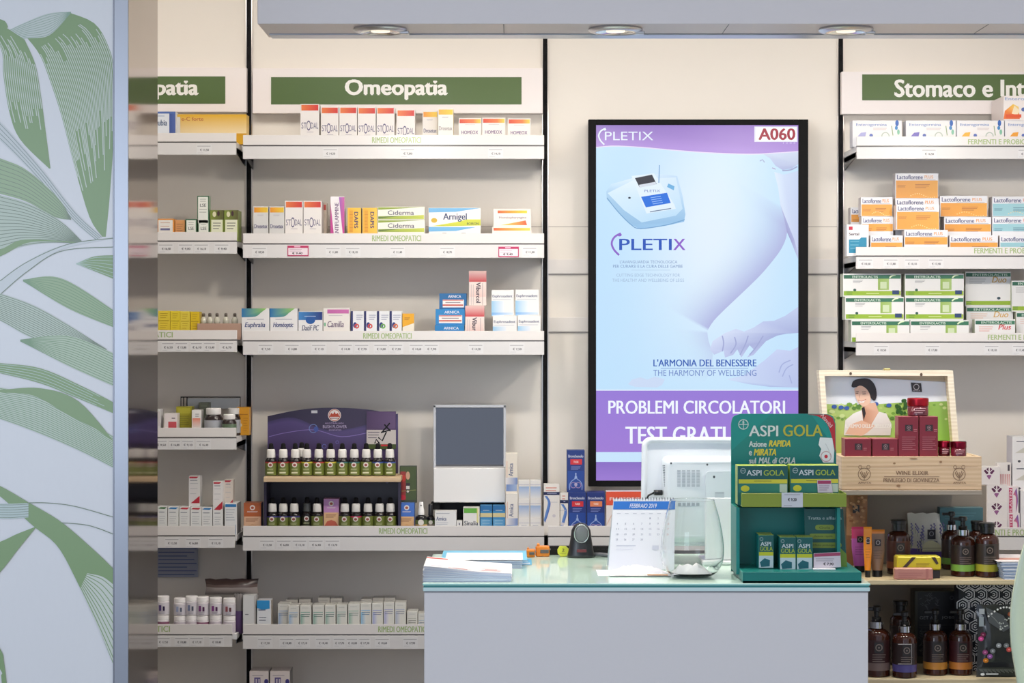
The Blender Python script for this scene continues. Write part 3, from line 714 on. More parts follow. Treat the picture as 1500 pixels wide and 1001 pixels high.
def d_cam(m, a, b, t):
    m.r(a + 6, t + 2, b - 1.5, t + 8, (196, 100, 166), (206, 110, 174)); m.lines(a + 8, t + 11, b - 11, t + 11.2, 1, (190, 180, 190)); m.t('Camilia', a + 6, t + 19, b - 9, t + 28, (116, 96, 120), 1, it=1); m.e(a + 2.5, t + 24, 1.5, 3, (120, 180, 140))
carton(473.5, 512.5, 451.5, '2c', 'white carton with pink band on the third shelf', col=(236, 230, 224), deco=d_cam)
for i, (a, b) in enumerate(((514, 533), (533.5, 552), (552.5, 570.5), (571, 588.5))):
    cc = ((206, 70, 60), (206, 70, 60), (110, 170, 80), (210, 110, 60))[i]
    def f(m, a, b, t, cc=cc, i=i):
        m.r(a, t, a + 3, t + 30, (38, 42, 100)); m.e(a + 6, t + 20.5, 2.8, 4.3, (36, 50, 120)); m.ring(a + 8.6, t + 22, 3.6, 2, cc); m.lines(a + 8 - i, t + 6, b - 1.5, t + 12, 3, (130, 134, 170), .9)
    carton(a, b, 456, '2c', ['slim white carton with red ring and navy edge, next to the pink-banded one', 'slim white carton with red ring between two navy-edged ones', 'slim white carton with green ring and navy edge', 'slim white carton with orange ring and navy edge'][i], group='slim navy-edged cartons on the third shelf', col=(234, 234, 236), deco=f)
carton(589.5, 606.5, 459.5, '2c', 'small amber and white carton at the end of the slim row', col=(238, 230, 214), deco=lambda m, a, b, t: (m.p([(a, t), (b, t), (b, t + 14), (a, t + 20)], (234, 170, 30)), m.lines(a + 3, t + 6, b - 6, t + 9, 3, (170, 110, 30), .7)))
def d_blu(m, a, b, t):
    m.t('ARNICA', a + 13, t + 2.5, b - 8, t + 6.5, (226, 226, 236), 1); m.r(a + 5, t + 9, b - 4, t + 20.5, (236, 230, 226)); m.r(a + 5, t + 9.3, b - 5, t + 10.6, (200, 76, 56)); m.r(a + 5, t + 16.2, b - 5, t + 18.2, (200, 76, 56)); m.lines(a + 9, t + 13.4, b - 9, t + 13.5, 1, (130, 120, 130), 1.2)
carton(637, 680, 476.5, '2c', 'blue carton with white panel at the bottom of the blue stack', group='blue cartons stacked on the third shelf', col=(32, 126, 190), deco=d_blu, side=(28, 40, 90), d=6.765)
carton(638, 681, 453, None, 'blue carton with red-lined white panel in the middle of the blue stack', group='blue cartons stacked on the third shelf', col=(40, 132, 196), deco=d_blu, yb=476.3, side=(28, 40, 90), d=6.77)
carton(643.5, 683.5, 430, None, 'darker blue carton on top of the blue stack', group='blue cartons stacked on the third shelf', col=(36, 104, 160), deco=d_blu, yb=452.8, side=(28, 40, 90), d=6.785)
def d_vib(m, a, b, t):
    m.r(a, t, b, t + 16, (226, 190, 184), (200, 62, 68), v=True); m.r(a + 1, t + 16, b - 1, t + 38, (236, 222, 214), (228, 196, 188), v=True); m.t('Viburcol', a + 10.5, t + 17, a + 17, t + 47, (70, 56, 70), 2, rot=1)
    m.r(a + 3, t + 20, a + 3.7, t + 50, (190, 176, 176)); m.r(a + 6, t + 20, a + 6.7, t + 50, (190, 176, 176)); m.r(b - 6, t + 18, b - 5.3, t + 50, (170, 150, 150))
carton(681.5, 709.5, 448, '2c', 'rose and white carton with downward lettering standing on the shelf', group='rose cartons stacked on the third shelf', col=(234, 222, 214), deco=d_vib, side=(150, 70, 78), d=6.765)
carton(687, 712.5, 397, None, 'rose and white carton perched on top of its twin', group='rose cartons stacked on the third shelf', col=(230, 214, 206), deco=d_vib, yb=447.8, side=(136, 66, 74), d=6.775)
def d_lb(m, a, b, t):
    m.r(a, t + 16, a + (b - a) * .55, t + 38, (150, 196, 228), (226, 230, 236)); m.r(a + .5, t + 33, b - 1, t + 36.5, (120, 170, 220), (206, 220, 234)); m.t('Euphrosadent', a + 1.5, t + 7, b - 2, t + 12, (88, 92, 124), 1); m.lines(a + 2, t + 14, b - 4, t + 14.2, 1, (180, 184, 196), .7)
for i, (a, b, t, yb, dd) in enumerate(((722, 757, 462.5, None, 6.765), (758.5, 792, 462, None, 6.765), (720, 752.5, 425, 462.3, 6.775), (755, 789.5, 424.5, 461.8, 6.775))):
    carton(a, b, t, None if yb else '2c', ['pale blue and white carton under another, next to the rose carton', 'pale blue and white carton under another, nearest the black upright', 'pale blue and white carton on top, next to the rose carton', 'pale blue and white carton on top, nearest the black upright'][i], group='pale blue cartons stacked two by two', col=(234, 232, 230), deco=d_lb, yb=yb, d=dd, side=(226, 214, 206), th=.05)

# --- bay behind the column
carton(196, 257, 163.5, '1a', 'white carton with blue corner strip beside the yellow carton', col=(226, 230, 236), deco=lambda m, a, b, t: (m.r(a, t, b, t + 3, (84, 112, 178)), m.r(b - 9, t + 3, b, t + 36, (62, 84, 150), (84, 104, 168)), m.t('rubia', b - 29, t + 12, b - 12, t + 20.5, (76, 96, 130), 1), m.lines(b - 28, t + 6.5, b - 16, t + 7, 1, (120, 150, 196))))
def d_yel(m, a, b, t):
    m.r(a + 1, t + 4, a + 6, t + 46, (228, 224, 218)); m.r(a + 6, t + 1, b, t + 28, (222, 170, 30), (236, 214, 168), v=True); m.r(a + 6, t + 28, b, t + 44, (206, 150, 24), (222, 170, 30), v=True); m.t('e-C forte', a + 8, t + 4, a + 40, t + 9.5, (180, 100, 60), 1)
carton(258, 361, 167.5, '1a', 'long yellow carton fading to cream on the highest column-side shelf', col=(224, 180, 60), deco=d_yel, d=6.80, th=.07)
def d_or(m, a, b, t): m.r(a + 1, t + 2, b - 2, t + 30, (236, 232, 226)); m.lines(a + 4, t + 6, b - 6, t + 16, 3, (200, 150, 120), .8); m.r(a + 4, t + 14, b - 6, t + 17, (110, 110, 150))
carton(231, 255, 320.5, '1b', 'small orange-edged white carton emerging behind the column', col=(226, 150, 70), deco=d_or)
carton(256.5, 271, 322.5, '1b', 'small orange carton between white cartons behind the column', col=(222, 160, 100), d=6.775, deco=lambda m, a, b, t: m.lines(a + 2, t + 6, b - 3, t + 15, 4, (160, 110, 80), .8))
def d_gr(m, a, b, t): m.r(a + 1.2, t + 1.6, b - 1.2, t + 40, (234, 234, 226)); m.lines(a + 4, t + 5, b - 4, t + 8, 2, (130, 140, 130), .7); m.t('LSE', a + 4, t + 11.5, b - 4, t + 16, (90, 96, 96), 1); m.lines(a + 3, t + 20, b - 3, t + 24, 2, (130, 140, 130), .7)
carton(272, 288, 321, '1b', 'small green-edged white carton beside the stacked green pair', col=(64, 110, 76), deco=d_gr)
carton(290, 306.5, 321, '1b', 'green-edged white carton under its taller twin', group='green-edged cartons stacked in a pair', col=(64, 110, 76), deco=d_gr, side=(110, 140, 112))
carton(289, 306, 287, None, 'tall green-edged white carton standing on another', group='green-edged cartons stacked in a pair', col=(64, 110, 76), deco=d_gr, yb=320.8, side=(140, 166, 140), th=.04)
def d_olv(m, a, b, t): m.r(a, t, b, t + 14, (126, 142, 56), (90, 84, 50)); m.e(a + 6, t + 6, 2.6, 4, (220, 214, 180)); m.e(a + 12, t + 5, 2, 4, (70, 44, 50)); m.r(a + 1.5, t + 14, b - 1.5, t + 40, (226, 226, 200)); m.lines(a + 4, t + 19, b - 4, t + 27, 3, (96, 100, 96), 1.1)
for i, (a, b) in enumerate(((308, 327.5), (328.5, 349))):
    carton(a, b, 308, '1b', ['olive patterned carton touching the green pair', 'olive patterned carton by the black upright'][i], group='olive patterned cartons behind the column', col=(140, 158, 70), deco=d_olv, side=(120, 136, 60), th=.08)
def d_ylw(m, a, b, t): m.r(a + 1, t + 14, b - 1, t + 15, (170, 140, 20)); m.lines(a + 3, t + 4, b - 3, t + 10, 3, (180, 146, 30), .7); m.lines(a + 3, t + 18, b - 3, t + 28, 4, (180, 146, 30), .7)
for i, (a, b) in enumerate(((231.5, 249), (249.5, 263.5), (264, 278), (279, 292))):
    carton(a, b, 455.5 + .4 * i, '1c', ['bright yellow carton emerging from behind the column', 'second bright yellow carton from the column', 'third bright yellow carton from the column', 'bright yellow carton beside the tray of vials'][i], group='yellow cartons behind the column', col=((226, 200, 60), (228, 204, 50), (224, 202, 70), (222, 188, 30))[i], deco=d_ylw, d=6.765 + .002 * i)
tr = thing('vial_tray', 'brown cardboard tray holding five small glass vials', 'tray', (W(322, 0, 6.8).x, -.2, SH['1c']))
m = MB(6.765, 'matte'); zb = SH['1c'] + .0005; a, b = W(289, 0, 6.765).x, W(353, 0, 6.765).x; zt = zpx(474)
TB = (168, 138, 122)
m.box(a, b, -.235, -.233, zb, zt, TB); m.box(a, b, -.17, -.168, zb, zt, TB); m.box(a, a + .002, -.233, -.17, zb, zt, TB); m.box(b - .002, b, -.233, -.17, zb, zt, TB); m.box(a, b, -.233, -.17, zb, zb + .002, TB)
m.box(a + .003, b - .003, -.231, -.172, zt - .006, zt - .004, (60, 48, 44))
m.build('tray', tr)
for i, px in enumerate((298, 307.5, 318, 331, 344)):
    at = (W(px, 0, 6.8).x, -.2, zt - .0038)
    o = thing('glass_vial', ORD[i] + ' tiny rounded glass vial in the brown tray, counted from the yellow cartons', 'vial', at, 'glass vials in the brown tray')
    m = MB(mat='gloss'); m.lathe([(.008, 0), (.0105, .006), (.0105, .016), (.007, .023), (.0045, .026)], (186, 182, 166), at=at, seg=14); m.build('glass_bulb', o)
    m = MB(mat='plastic'); m.lathe([(.0052, .026), (.0055, .036), (.003, .038)], (110, 100, 92), at=at, seg=12); m.build('stopper', o)
carton(222, 235, 600, '1d', 'white carton barely showing from behind the column', col=(226, 224, 224), d=6.77, deco=lambda m, a, b, t: m.r(b - 3, t + 3, b - 1, t + 24, (210, 200, 200)))
carton(240.5, 259.5, 606, '1d', 'small white carton with red block among the supplement jars', col=(236, 226, 224), d=6.77, deco=lambda m, a, b, t: (m.r(a + 6, t + 12, b - 1, t + 22, (206, 84, 92)), m.lines(a + 11, t + 7, b - 3, t + 8, 1, (120, 110, 120), 1.6)))
carton(258, 281, 596, '1d', 'mustard-green carton behind the small white one', col=(176, 168, 44), d=6.83, side=(150, 146, 60), deco=lambda m, a, b, t: (m.r(a + 2, t + 2, b - 2, t + 10, (196, 188, 60)), m.lines(a + 5, t + 14, b - 4, t + 26, 5, (120, 120, 40), .8)))
carton(291, 306, 590, '1d', 'dark grey-green carton rising behind the capped jars', col=(92, 96, 84), d=6.88, deco=lambda m, a, b, t: m.lines(a + 3, t + 5, b - 3, t + 9, 2, (130, 134, 120)))
carton(281, 294.5, 601, '1d', 'small white carton with orange fade beside the large jar', col=(236, 232, 228), d=6.775, deco=lambda m, a, b, t: (m.r(a + 1, t + 12, b - 1, t + 26, (226, 130, 100), (236, 226, 220), v=True), m.lines(a + 5, t + 6, b - 3, t + 9, 2, (120, 120, 130), .9)))
carton(346.5, 365, 597, '1d', 'orange carton with white dot next to the black upright', col=(226, 158, 30), d=6.86, th=.05, deco=lambda m, a, b, t: (m.e(a + 5, t + 26, 3, 3, (236, 226, 200)), m.r(a + 4, t + 10, b - 2, t + 11, (180, 110, 20)), m.lines(a + 10, t + 16, b - 2, t + 34, 6, (190, 120, 20), .7)))
fr = thing('wire_stand', 'thin black wire frame standing behind the supplement jars', 'stand', (W(308, 0, 6.93).x, -.07, SH['1d']))
m = MB(mat='metal'); z0 = SH['1d'] + .001; z1 = zpx(582, 6.93)
xs = [W(p, 0, 6.93).x for p in (265, 352)]
m.tube([(xs[0], -.07, z0), (xs[0], -.07, z1), (xs[1], -.07, z1), (xs[1], -.07, z0)], .0022, (40, 40, 48), seg=6)
for p in (269, 274): X = W(p, 0, 6.93).x; m.tube([(X, -.07, z0), (X, -.07, z1 - .001)], .0018, (40, 40, 48), seg=6)
m.build('wire_frame', fr)
m = MB(mat='plastic'); m.box(xs[0] + .022, xs[1] - .003, -.072, -.069, zpx(599, 6.93), z1 - .004, (140, 144, 150)); m.build('clear_panel', fr)
def jar(px, pyt, base, d, rpx, label, group, capc=(232, 228, 224), body=(44, 34, 34), lab=(176, 178, 184), neck=.3, yb=None, deco=None, cat='jar', glass='gloss'):
    zb = SH[base] + .0003 if base else zpx(yb, d)
    at = (W(px, 0, d).x, d - DW, zb); h = zpx(pyt, d) - zb; r = rpx * S(d)
    o = thing('supplement_jar', label, cat, at, group)
    m = MB(mat=glass); hb = h * (1 - neck * .75); m.lathe([(r * .94, 0), (r, .002), (r, hb * .82), (r * .8, hb * .96), (r * .72, hb)], body, at=at, seg=24); m.build('jar_body', o)
    m = MB(mat='plastic'); m.lathe([(r * .80, hb), (r * .82, hb + .001), (r * .82, h - .002), (r * .76, h)], capc, at=at, seg=24); m.build('screw_cap', o)
    m = MB(d - r * 1.02, 'card'); m.lathe([(r * 1.012, h * .10), (r * 1.012, h * .58)], lab, at=at, seg=28, cap=False)
    if deco: deco(m, px, zb, r, h)
    m.build('label', o); return o
def jd(m, px, zb, r, h):
    pass
jar(313, 598, '1d', 6.79, 13.5, 'large dark jar with white cap and grey label', 'capped dark supplement jars')
jar(336, 607, '1d', 6.765, 10.5, 'small dark jar with white cap in front of the other jars', 'capped dark supplement jars', lab=(96, 116, 90))
jar(342, 598, '1d', 6.85, 10.5, 'white-capped jar half hidden by the small dark jar', 'capped dark supplement jars')
# row of slim cartons, shelf e
def d_tri(c):
    def f(m, a, b, t):
        m.p([(a + 1, t + 3), (a + 4, t + .8), (b - .5, t + .8), (b - 4, t + 3.6)], c); m.lines(a + 2, t + 8, b - 4, t + 9, 1, (110, 116, 130), 1); m.lines(a + 2.5, t + 14, b - 3, t + 24, 4, (186, 188, 192), .8)
    return f
cs = [(70, 116, 70), (48, 124, 188), (196, 48, 62), (196, 48, 62), (48, 124, 188), (196, 48, 62)]
ln = ['green', 'blue', 'red', 'red', 'blue', 'red']
for i, (a, b) in enumerate(((231, 245), (246, 261.5), (262.5, 278), (279, 295), (295.5, 311), (312, 326.5))):
    carton(a, b, 742.5 + .3 * i, '1e', 'slim white carton with %s top flash, %s from the column' % (ln[i], ORD[i]), group='slim flash-topped cartons behind the column', col=(232, 232, 230), deco=d_tri(cs[i]), th=.06, side=(206, 200, 196))
carton(329, 347, 738, '1e', 'larger white carton with blue flash at the end of the slim row', col=(232, 232, 232), d=6.765, th=.1, side=(176, 170, 168), deco=lambda m, a, b, t: (m.r(a + 1, t + 1, b - 1, t + 5, (48, 124, 188)), m.lines(a + 2, t + 9, b - 3, t + 24, 5, (170, 176, 186), .8), m.p([(b - 2, t + 46), (b - 2, t + 30), (b - 7, t + 46)], (36, 110, 160))))
def d_red(m, a, b, t): m.p([(a + 1, t + 1), (b - 2, t + 1), (b - 5, t + 3.6), (a + 1, t + 3.6)], (190, 44, 64)); m.lines(a + 2, t + 6.5, b - 4, t + 7, 1, (110, 116, 130), 1); m.lines(a + 2, t + 11, b - 3, t + 26, 3, (190, 190, 194), .7); m.p([(b - .5, t + 29), (b - .5, t + 40), (a + 3, t + 40)], (190, 44, 60))
carton(276.5, 293, 697.5, None, 'tall white carton with red corner lying alone on the slim row', group='red-cornered cartons standing on the slim row', col=(234, 230, 228), deco=d_red, yb=742.3, th=.05, d=6.79)
carton(312, 326.5, 705.5, None, 'tall white carton with red corner, front one of the pair', group='red-cornered cartons standing on the slim row', col=(234, 230, 228), deco=d_red, yb=743.8, th=.04)
carton(328.5, 341.5, 703, None, 'tall cream carton with red corner beside the front pair member', group='red-cornered cartons standing on the slim row', col=(226, 214, 202), deco=d_red, yb=737.8, th=.04, d=6.80)
m = MB(6.992, 'paper'); m.pbox(196, 290, 800, 846, 6.985, .0012, (150, 154, 172), c=.0001); m.d = 6.985; m.lines(232, 804, 288, 842, 8, (88, 98, 140), 1.4)
tag(m.build('printed_notice', None, tuple(W(243, 846, 6.986))), 'bluish printed notice sheet fixed to the wall behind the column', 'notice')
# pill jars, shelf f
def pill(px, pyt, pyb, base, d, lab, label, tint):
    zb = SH[base] + .0003 if base else zpx(pyb, d)
    at = (W(px, 0, d).x, d - DW, zb); h = zpx(pyt, d) - zb; r = 9.2 * S(d)
    o = thing('pill_jar', label, 'jar', at, 'white pill jars behind the column')
    m = MB(mat='plastic'); m.lathe([(r * .96, 0), (r, .002), (r, h * .70), (r * .9, h * .74)], (228, 222, 224), at=at, seg=22); m.build('jar_body', o)
    m = MB(mat='plastic'); m.lathe([(r * .94, h * .74), (r * .98, h * .75), (r * .98, h * .97), (r * .9, h)], (240, 236, 234), at=at, seg=22); m.build('lid', o)
    m = MB(d - r * 1.03, 'card'); m.lathe([(r * 1.012, h * .06), (r * 1.012, h * .64)], tint, at=at, seg=26, cap=False)
    yy = HY + (CZ - zb - h * .5) * F / (d - r * 1.03); hh = h * F / d
    px2 = CX + (at[0]) * F / (d - r * 1.03)
    m.r(px2 - 4.5, yy - hh * .04, px2 - 1, yy + hh * .26, lab); m.r(px2 + 1, yy + hh * .02, px2 + 4, yy + hh * .26, tuple(int(v * .7) for v in lab)); m.lines(px2 - 4, yy + hh * .32, px2 + 4, yy + hh * .4, 2, (150, 146, 160), .6)
    m.build('label', o)
tops = ((239, 873, (84, 64, 120)), (264, 876, (150, 160, 190)), (281, 873, (120, 130, 160)), (297, 874, (120, 60, 120)), (316, 875, (130, 60, 130)), (336, 876, (150, 80, 90)))
for i, (px, t, c) in enumerate(tops):
    pill(px, 901 + i % 2, None, '1f', 6.775, (110, 60, 110), 'white-lidded pill jar at the bottom of the %s stack from the column' % ORD[i], (150, 90, 120) if i in (0, 3) else (216, 206, 214))
    pill(px, t, 900.6 + i % 2, None, 6.775, c, 'purple-printed pill jar on top of the %s stack from the column' % ORD[i], (222, 216, 222))
def pouch(x0, x1, yt, yb, d, label, col, name='foil_pouch', cat='pouch', th=.03, deco=None, mat='plastic'):
    """soft filled bag: bulging front, crimped top and bottom"""
    a, b = W(x0, yb, d), W(x1, yt, d); w, h = b.x - a.x, b.z - a.z; cx = (a.x + b.x) / 2
    m = MB(d - th * .5, mat); N, K = 10, 12
    def pt(i, k, s):
        u, v = i / N * 2 - 1, k / K
        bul = (1 - u ** 4) * max(0, math.sin(math.pi * min(1, v * 1.04))) ** .55
        return (cx + u * w / 2 * (1 - .05 * math.sin(math.pi * v)), a.y + s * th * .5 * bul, a.z + v * h + .002 * math.sin(i * 2.1) * v * v)
    for s in (-1, 1):
        base = len(m.v)
        for k in range(K + 1):
            for i in range(N + 1): m.v.append(pt(i, k, s))
        for k in range(K):
            for i in range(N):
                q = [base + k * (N + 1) + i, base + k * (N + 1) + i + 1, base + (k + 1) * (N + 1) + i + 1, base + (k + 1) * (N + 1) + i]
                m.idx(0, q if s < 0 else q[::-1], col(i / N, 1 - k / K) if callable(col) else col, None, True)
    if deco: deco(m)
    return tag(m.build(name, None, (cx, a.y, a.z)), label, cat)
pouch(300, 379, 848.5, 871.5, 6.82, 'dark brown foil bag lying across the pill jars', lambda u, v: (62, 46, 44) if v < .35 else ((150, 140, 136) if v > .55 else (96, 80, 76)), th=.05)
pouch(343, 357, 870, 929, 6.80, 'slim silver and purple foil pouch by the white carton', lambda u, v: (130, 124, 122) if v < .5 else (92, 66, 110), th=.03)
carton(356, 374.5, 872.5, '2e', 'plain white carton beside the purple foil pouch', col=(222, 222, 222), d=6.77, th=.05, deco=lambda m, a, b, t: (m.lines(a + 3, t + 28, a + 8, t + 29, 1, (120, 120, 130), 1.2), m.r(b - 2.5, t + 1, b, t + 50, (196, 192, 190))))
carton(376.5, 397, 880, '2e', 'white carton with bright blue arc on the pastel row shelf', col=(228, 230, 234), side=(200, 190, 180), deco=lambda m, a, b, t: (m.p([(a, t), (b - 2, t), (b - 2, t + 12), (a + 8, t + 14), (a, t + 11)], (46, 146, 210)), m.lines(a + 2, t + 14, b - 8, t + 14.3, 1, (110, 120, 140), 1.5), m.lines(a + 3, t + 25, b - 7, t + 29, 2, (110, 116, 130), 1.1)))
pc = [(150, 176, 214), (150, 186, 222), (130, 176, 160), (130, 176, 160), (140, 180, 166), (170, 196, 186), (140, 180, 160), (130, 186, 226), (160, 168, 220), (170, 170, 214), (176, 184, 206), (190, 190, 180), (180, 194, 206)]
for i, (a, b, t) in enumerate(((407, 424, 885), (422.5, 438, 887.5), (439.5, 456, 887), (458, 475, 887), (476, 491.5, 887), (493, 508.5, 886.5), (510, 527, 885), (528, 544, 884), (545, 561, 884), (562, 577.5, 883), (578.5, 594.5, 883), (596.5, 611.5, 896), (612.5, 629, 899))):
    def f(m, a, b, t, c=pc[i], k=i):
        m.r(a + 1, t + 13, a + 8, t + 34, c, (226, 224, 218)); m.r(a + 1, t + 10, b - 2, t + 11, c); m.lines(a + 2, t + 13.6, b - 2, t + 16.5, 2, tuple(int(v * .7) for v in c), .9); m.lines(a + 3, t + 4, b - 4, t + 5, 1, (190, 190, 186), .7)
    carton(a, b, t, '2e', 'pastel tube carton, %s after the blue-arc carton on the same shelf' % ORD[i], group='pastel tube cartons beside the counter', col=(224, 222, 214), deco=f, th=.06, d=6.785 if i == 0 else 6.765)
for i, (a, b, t) in enumerate(((419, 436, 879), (438, 455, 878.5), (466, 483, 876), (484, 501, 877), (529, 545, 878), (546, 562, 876.5), (563, 579, 876))):
    carton(a, b, t, '2e', 'pastel tube carton in the back row beside the counter, %s from the blue-arc carton' % ORD[i], group='back row of pastel tube cartons', col=(206, 200, 190), deco=lambda m, a, b, t: m.lines(a + 2, t + 4, b - 3, t + 5, 1, (170, 166, 160)), d=6.86, th=.06)
for i, (a, b) in enumerate(((365.5, 393.5), (395.5, 424.5))):
    carton(a, b, 984, '2f', ['upright white carton with purple squares against the black upright', 'upright white carton with purple squares beside its twin, lowest shelf'][i], group='purple-printed cartons on the lowest shelf', col=(228, 216, 212), side=(120, 116, 114), th=.09, deco=lambda m, a, b, t: (m.r(a + 7, t + 9, a + 16, t + 20, (96, 84, 140)), m.r(a + 9, t + 11, a + 11, t + 18, (214, 206, 214)), m.r(a + 13, t + 11, a + 15, t + 18, (214, 206, 214)), m.e(b - 3.5, t + 15, 3, 4, (60, 50, 130)), m.lines(a + 4, t + 6, b - 8, t + 7, 1, (150, 140, 150))))
# ================================================================ purple dropper display on shelf 2d
zs = SH['2d']; dd = 6.86
zr = zpx(776.5)                         # top of the display's own floor
PX0, PX1 = 386, 587
disp = thing('bottle_display', 'purple arched cardboard display with a wooden tier for dropper bottles', 'display', (W(487, 0, dd).x, -.15, zs))
m = MB(dd, 'card')
arch = curve([(392, 610), (440, 600.5), (490, 597.5), (545, 601), (583, 609.5)], 24)
m.extrude([(392, 782)] + arch + [(583, 782)], dd, .006, (58, 48, 80), side=(46, 36, 64))
g = [(62, 46, 92), (70, 50, 104), (84, 62, 122), (64, 48, 96)]
m.p([(392, 668)] + arch + [(583, 668)], [(78, 64, 116)] + [(50, 42, 70)] * 10 + [(58, 46, 78)] * 15 + [(74, 52, 90)])
m.strip([(392, 624), (430, 618), (480, 634), (530, 628), (583, 622)], [(392, 668), (430, 662), (480, 664), (530, 668), (583, 668)], (86, 70, 126), (66, 48, 88), 20)
m.strip([(392, 618), (430, 612), (480, 630), (530, 624), (583, 606)], [(392, 624), (430, 618), (480, 634), (530, 628), (583, 622)], (64, 54, 98), (86, 70, 126), 20)
m.line([(394, 640), (420, 634), (460, 630), (500, 640), (540, 634)], .9, (140, 120, 190), 20)
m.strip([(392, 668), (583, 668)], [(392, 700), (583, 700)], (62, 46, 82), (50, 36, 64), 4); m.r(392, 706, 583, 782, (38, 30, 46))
m.e(490, 608.5, 9.6, 9.2, (236, 226, 222)); m.ring(490, 608.5, 8.6, 1, (190, 90, 60)); m.p([(482.5, 611), (485, 605), (488, 607), (490, 603), (492, 607), (495, 605), (497.5, 611)], (190, 70, 40)); m.line([(484, 613), (496, 613)], 1, (110, 70, 60))
m.ring(459, 628, 6.5, .9, (120, 140, 200)); m.e(463, 629, 3.5, 4, (70, 90, 170)); m.t('AUSTRALIAN', 476, 619, 503, 621.5, (180, 160, 200), 0); m.t('BUSH FLOWER', 473, 623.2, 508, 627.4, (196, 180, 214), 0); m.t('ESSENCES', 482, 629, 500, 631.6, (170, 150, 196), 0)
m.r(456, 601.5, 465, 605.5, (206, 206, 214)); m.ring(475, 654, 3.2, .7, (110, 120, 200)); m.ring(494, 648, 2.4, .6, (120, 110, 190)); m.ring(567, 706, 2, .5, (120, 110, 190))
m.build('back_panel', disp)
m = MB(6.855, 'paper'); m.pbox(537, 580, 603, 658, 6.852, .002, (92, 74, 106), c=.0001); m.d = 6.852
m.r(538, 604, 579, 628, (84, 66, 100), (106, 86, 122)); m.r(537, 630, 580, 651, (196, 188, 184)); m.r(537, 651, 580, 658, (70, 84, 44)); m.lines(539, 633.5, 556, 641.5, 3, (90, 80, 100), 1); m.r(558, 651.5, 568, 654, (190, 50, 60))
for q in ([(549, 650), (551, 644), (556, 650)], [(554, 641), (560, 646), (566, 633)], [(558, 634), (572, 630)], [(563, 622), (572, 632)], [(571, 620), (560, 633)]): m.line(q, 2, (20, 20, 24))
m.build('leaflet', disp)
m = MB(6.69, 'wood'); m.pbox(PX0, PX1, 699, 706.5, 6.69, .16, (206, 180, 146), c=.0015); m.build('wooden_tier', disp)
m = MB(6.7, 'card')
for sx_ in (384.3, 582):
    a, b = W(sx_, 0, 6.705).x, W(sx_ + 4, 0, 6.705).x; yq = 6.7445 - DW
    m.box(a, b, yq, dd - DW - .0005, zs + .0005, zpx(706.8, 6.69) - .0005, (48, 38, 64)); m.build('side_panel', disp)
    m = MB(6.7, 'card')
m.box(W(392.6, 0, 6.705).x, W(581.8, 0, 6.705).x, 6.746 - DW, dd - DW - .0005, zs + .0005, zr, (44, 36, 56))
m.build('floor_panel', disp)
# dropper bottles: one of each kind, then copies
u = S(6.74)
def dropper(name_loc, label, band, collar=(236, 232, 226), lab=(112, 122, 54)):
    o = thing('dropper_bottle', label, 'bottle', name_loc, 'olive-labelled dropper bottles')
    r = 8.7 * u
    m = MB(mat='gloss'); m.lathe([(r * .93, 0), (r, .0015), (r, 21.5 * u), (r * .86, 24.5 * u), (r * .55, 27.2 * u), (r * .52, 28 * u)], (26, 20, 22), at=name_loc, seg=22); m.build('glass_body', o)
    dl = name_loc[1] + DW - r * 1.03
    m = MB(dl, 'card'); m.lathe([(r * 1.015, 1.2 * u), (r * 1.015, 18.6 * u), (r * 1.015, 20.6 * u)], [lab, band], at=name_loc, seg=26, cap=False)
    k = F / dl; px = CX + name_loc[0] * k; py = HY + (CZ - name_loc[2]) * k
    m.e(px, py - 16.4, 3.7, 3.7, (232, 222, 214)); m.e(px, py - 16.2, 2.3, 1.9, (150, 70, 60)); m.lines(px - 4.5, py - 10.5, px + 4.5, py - 9, 2, (196, 200, 150), .6); m.r(px - 4.6, py - 6, px + 4.6, py - 3.8, (214, 214, 180))
    m.build('label', o)
    m = MB(mat='plastic'); m.lathe([(6.3 * u, 26.6 * u), (6.5 * u, 27 * u), (6.0 * u, 37.5 * u), (4.6 * u, 39 * u)], collar, at=name_loc, seg=18); m.build('collar', o)
    m = MB(mat='matte'); m.lathe([(4.1 * u, 38.6 * u), (4.0 * u, 40.5 * u), (3.3 * u, 43.5 * u), (3.4 * u, 45.5 * u), (2.2 * u, 47.4 * u), (.2 * u, 47.9 * u)], (22, 20, 22), at=name_loc, seg=14); m.build('rubber_bulb', o)
    return o
ztier = zpx(699, 6.69) + .0003
kinds = {}
BANDS = dict(red=(170, 48, 50), yellow=(214, 192, 60), blue=(60, 84, 160), teal=(50, 110, 110), violet=(70, 60, 140), olive=(120, 128, 60), pink=(206, 50, 96))
proto_at = (W(397, 0, 6.745).x, 6.745 - DW, ztier)
for i, (px, k) in enumerate(zip((397, 415, 432.5, 449.5, 467, 484.5, 501.5, 519, 536.5, 553.5, 571), ('red', 'red', 'red', 'yellow', 'red', 'yellow', 'teal', 'teal', 'olive', 'blue', 'blue'))):
    loc = (W(px, 0, 6.745).x, 6.745 - DW, ztier)
    lab = 'dropper bottle with %s band on the wooden tier, %s from the upright side' % (k, ORD[i])
    if k not in kinds: kinds[k] = dropper(loc, lab, BANDS[k])
    else: copy_tree(kinds[k], loc, lab)
loc = (W(442, 0, 6.80).x, 6.80 - DW, ztier)
copy_tree(kinds['red'], loc, 'dropper bottle with tilted white collar peeking from the row behind the wooden tier')
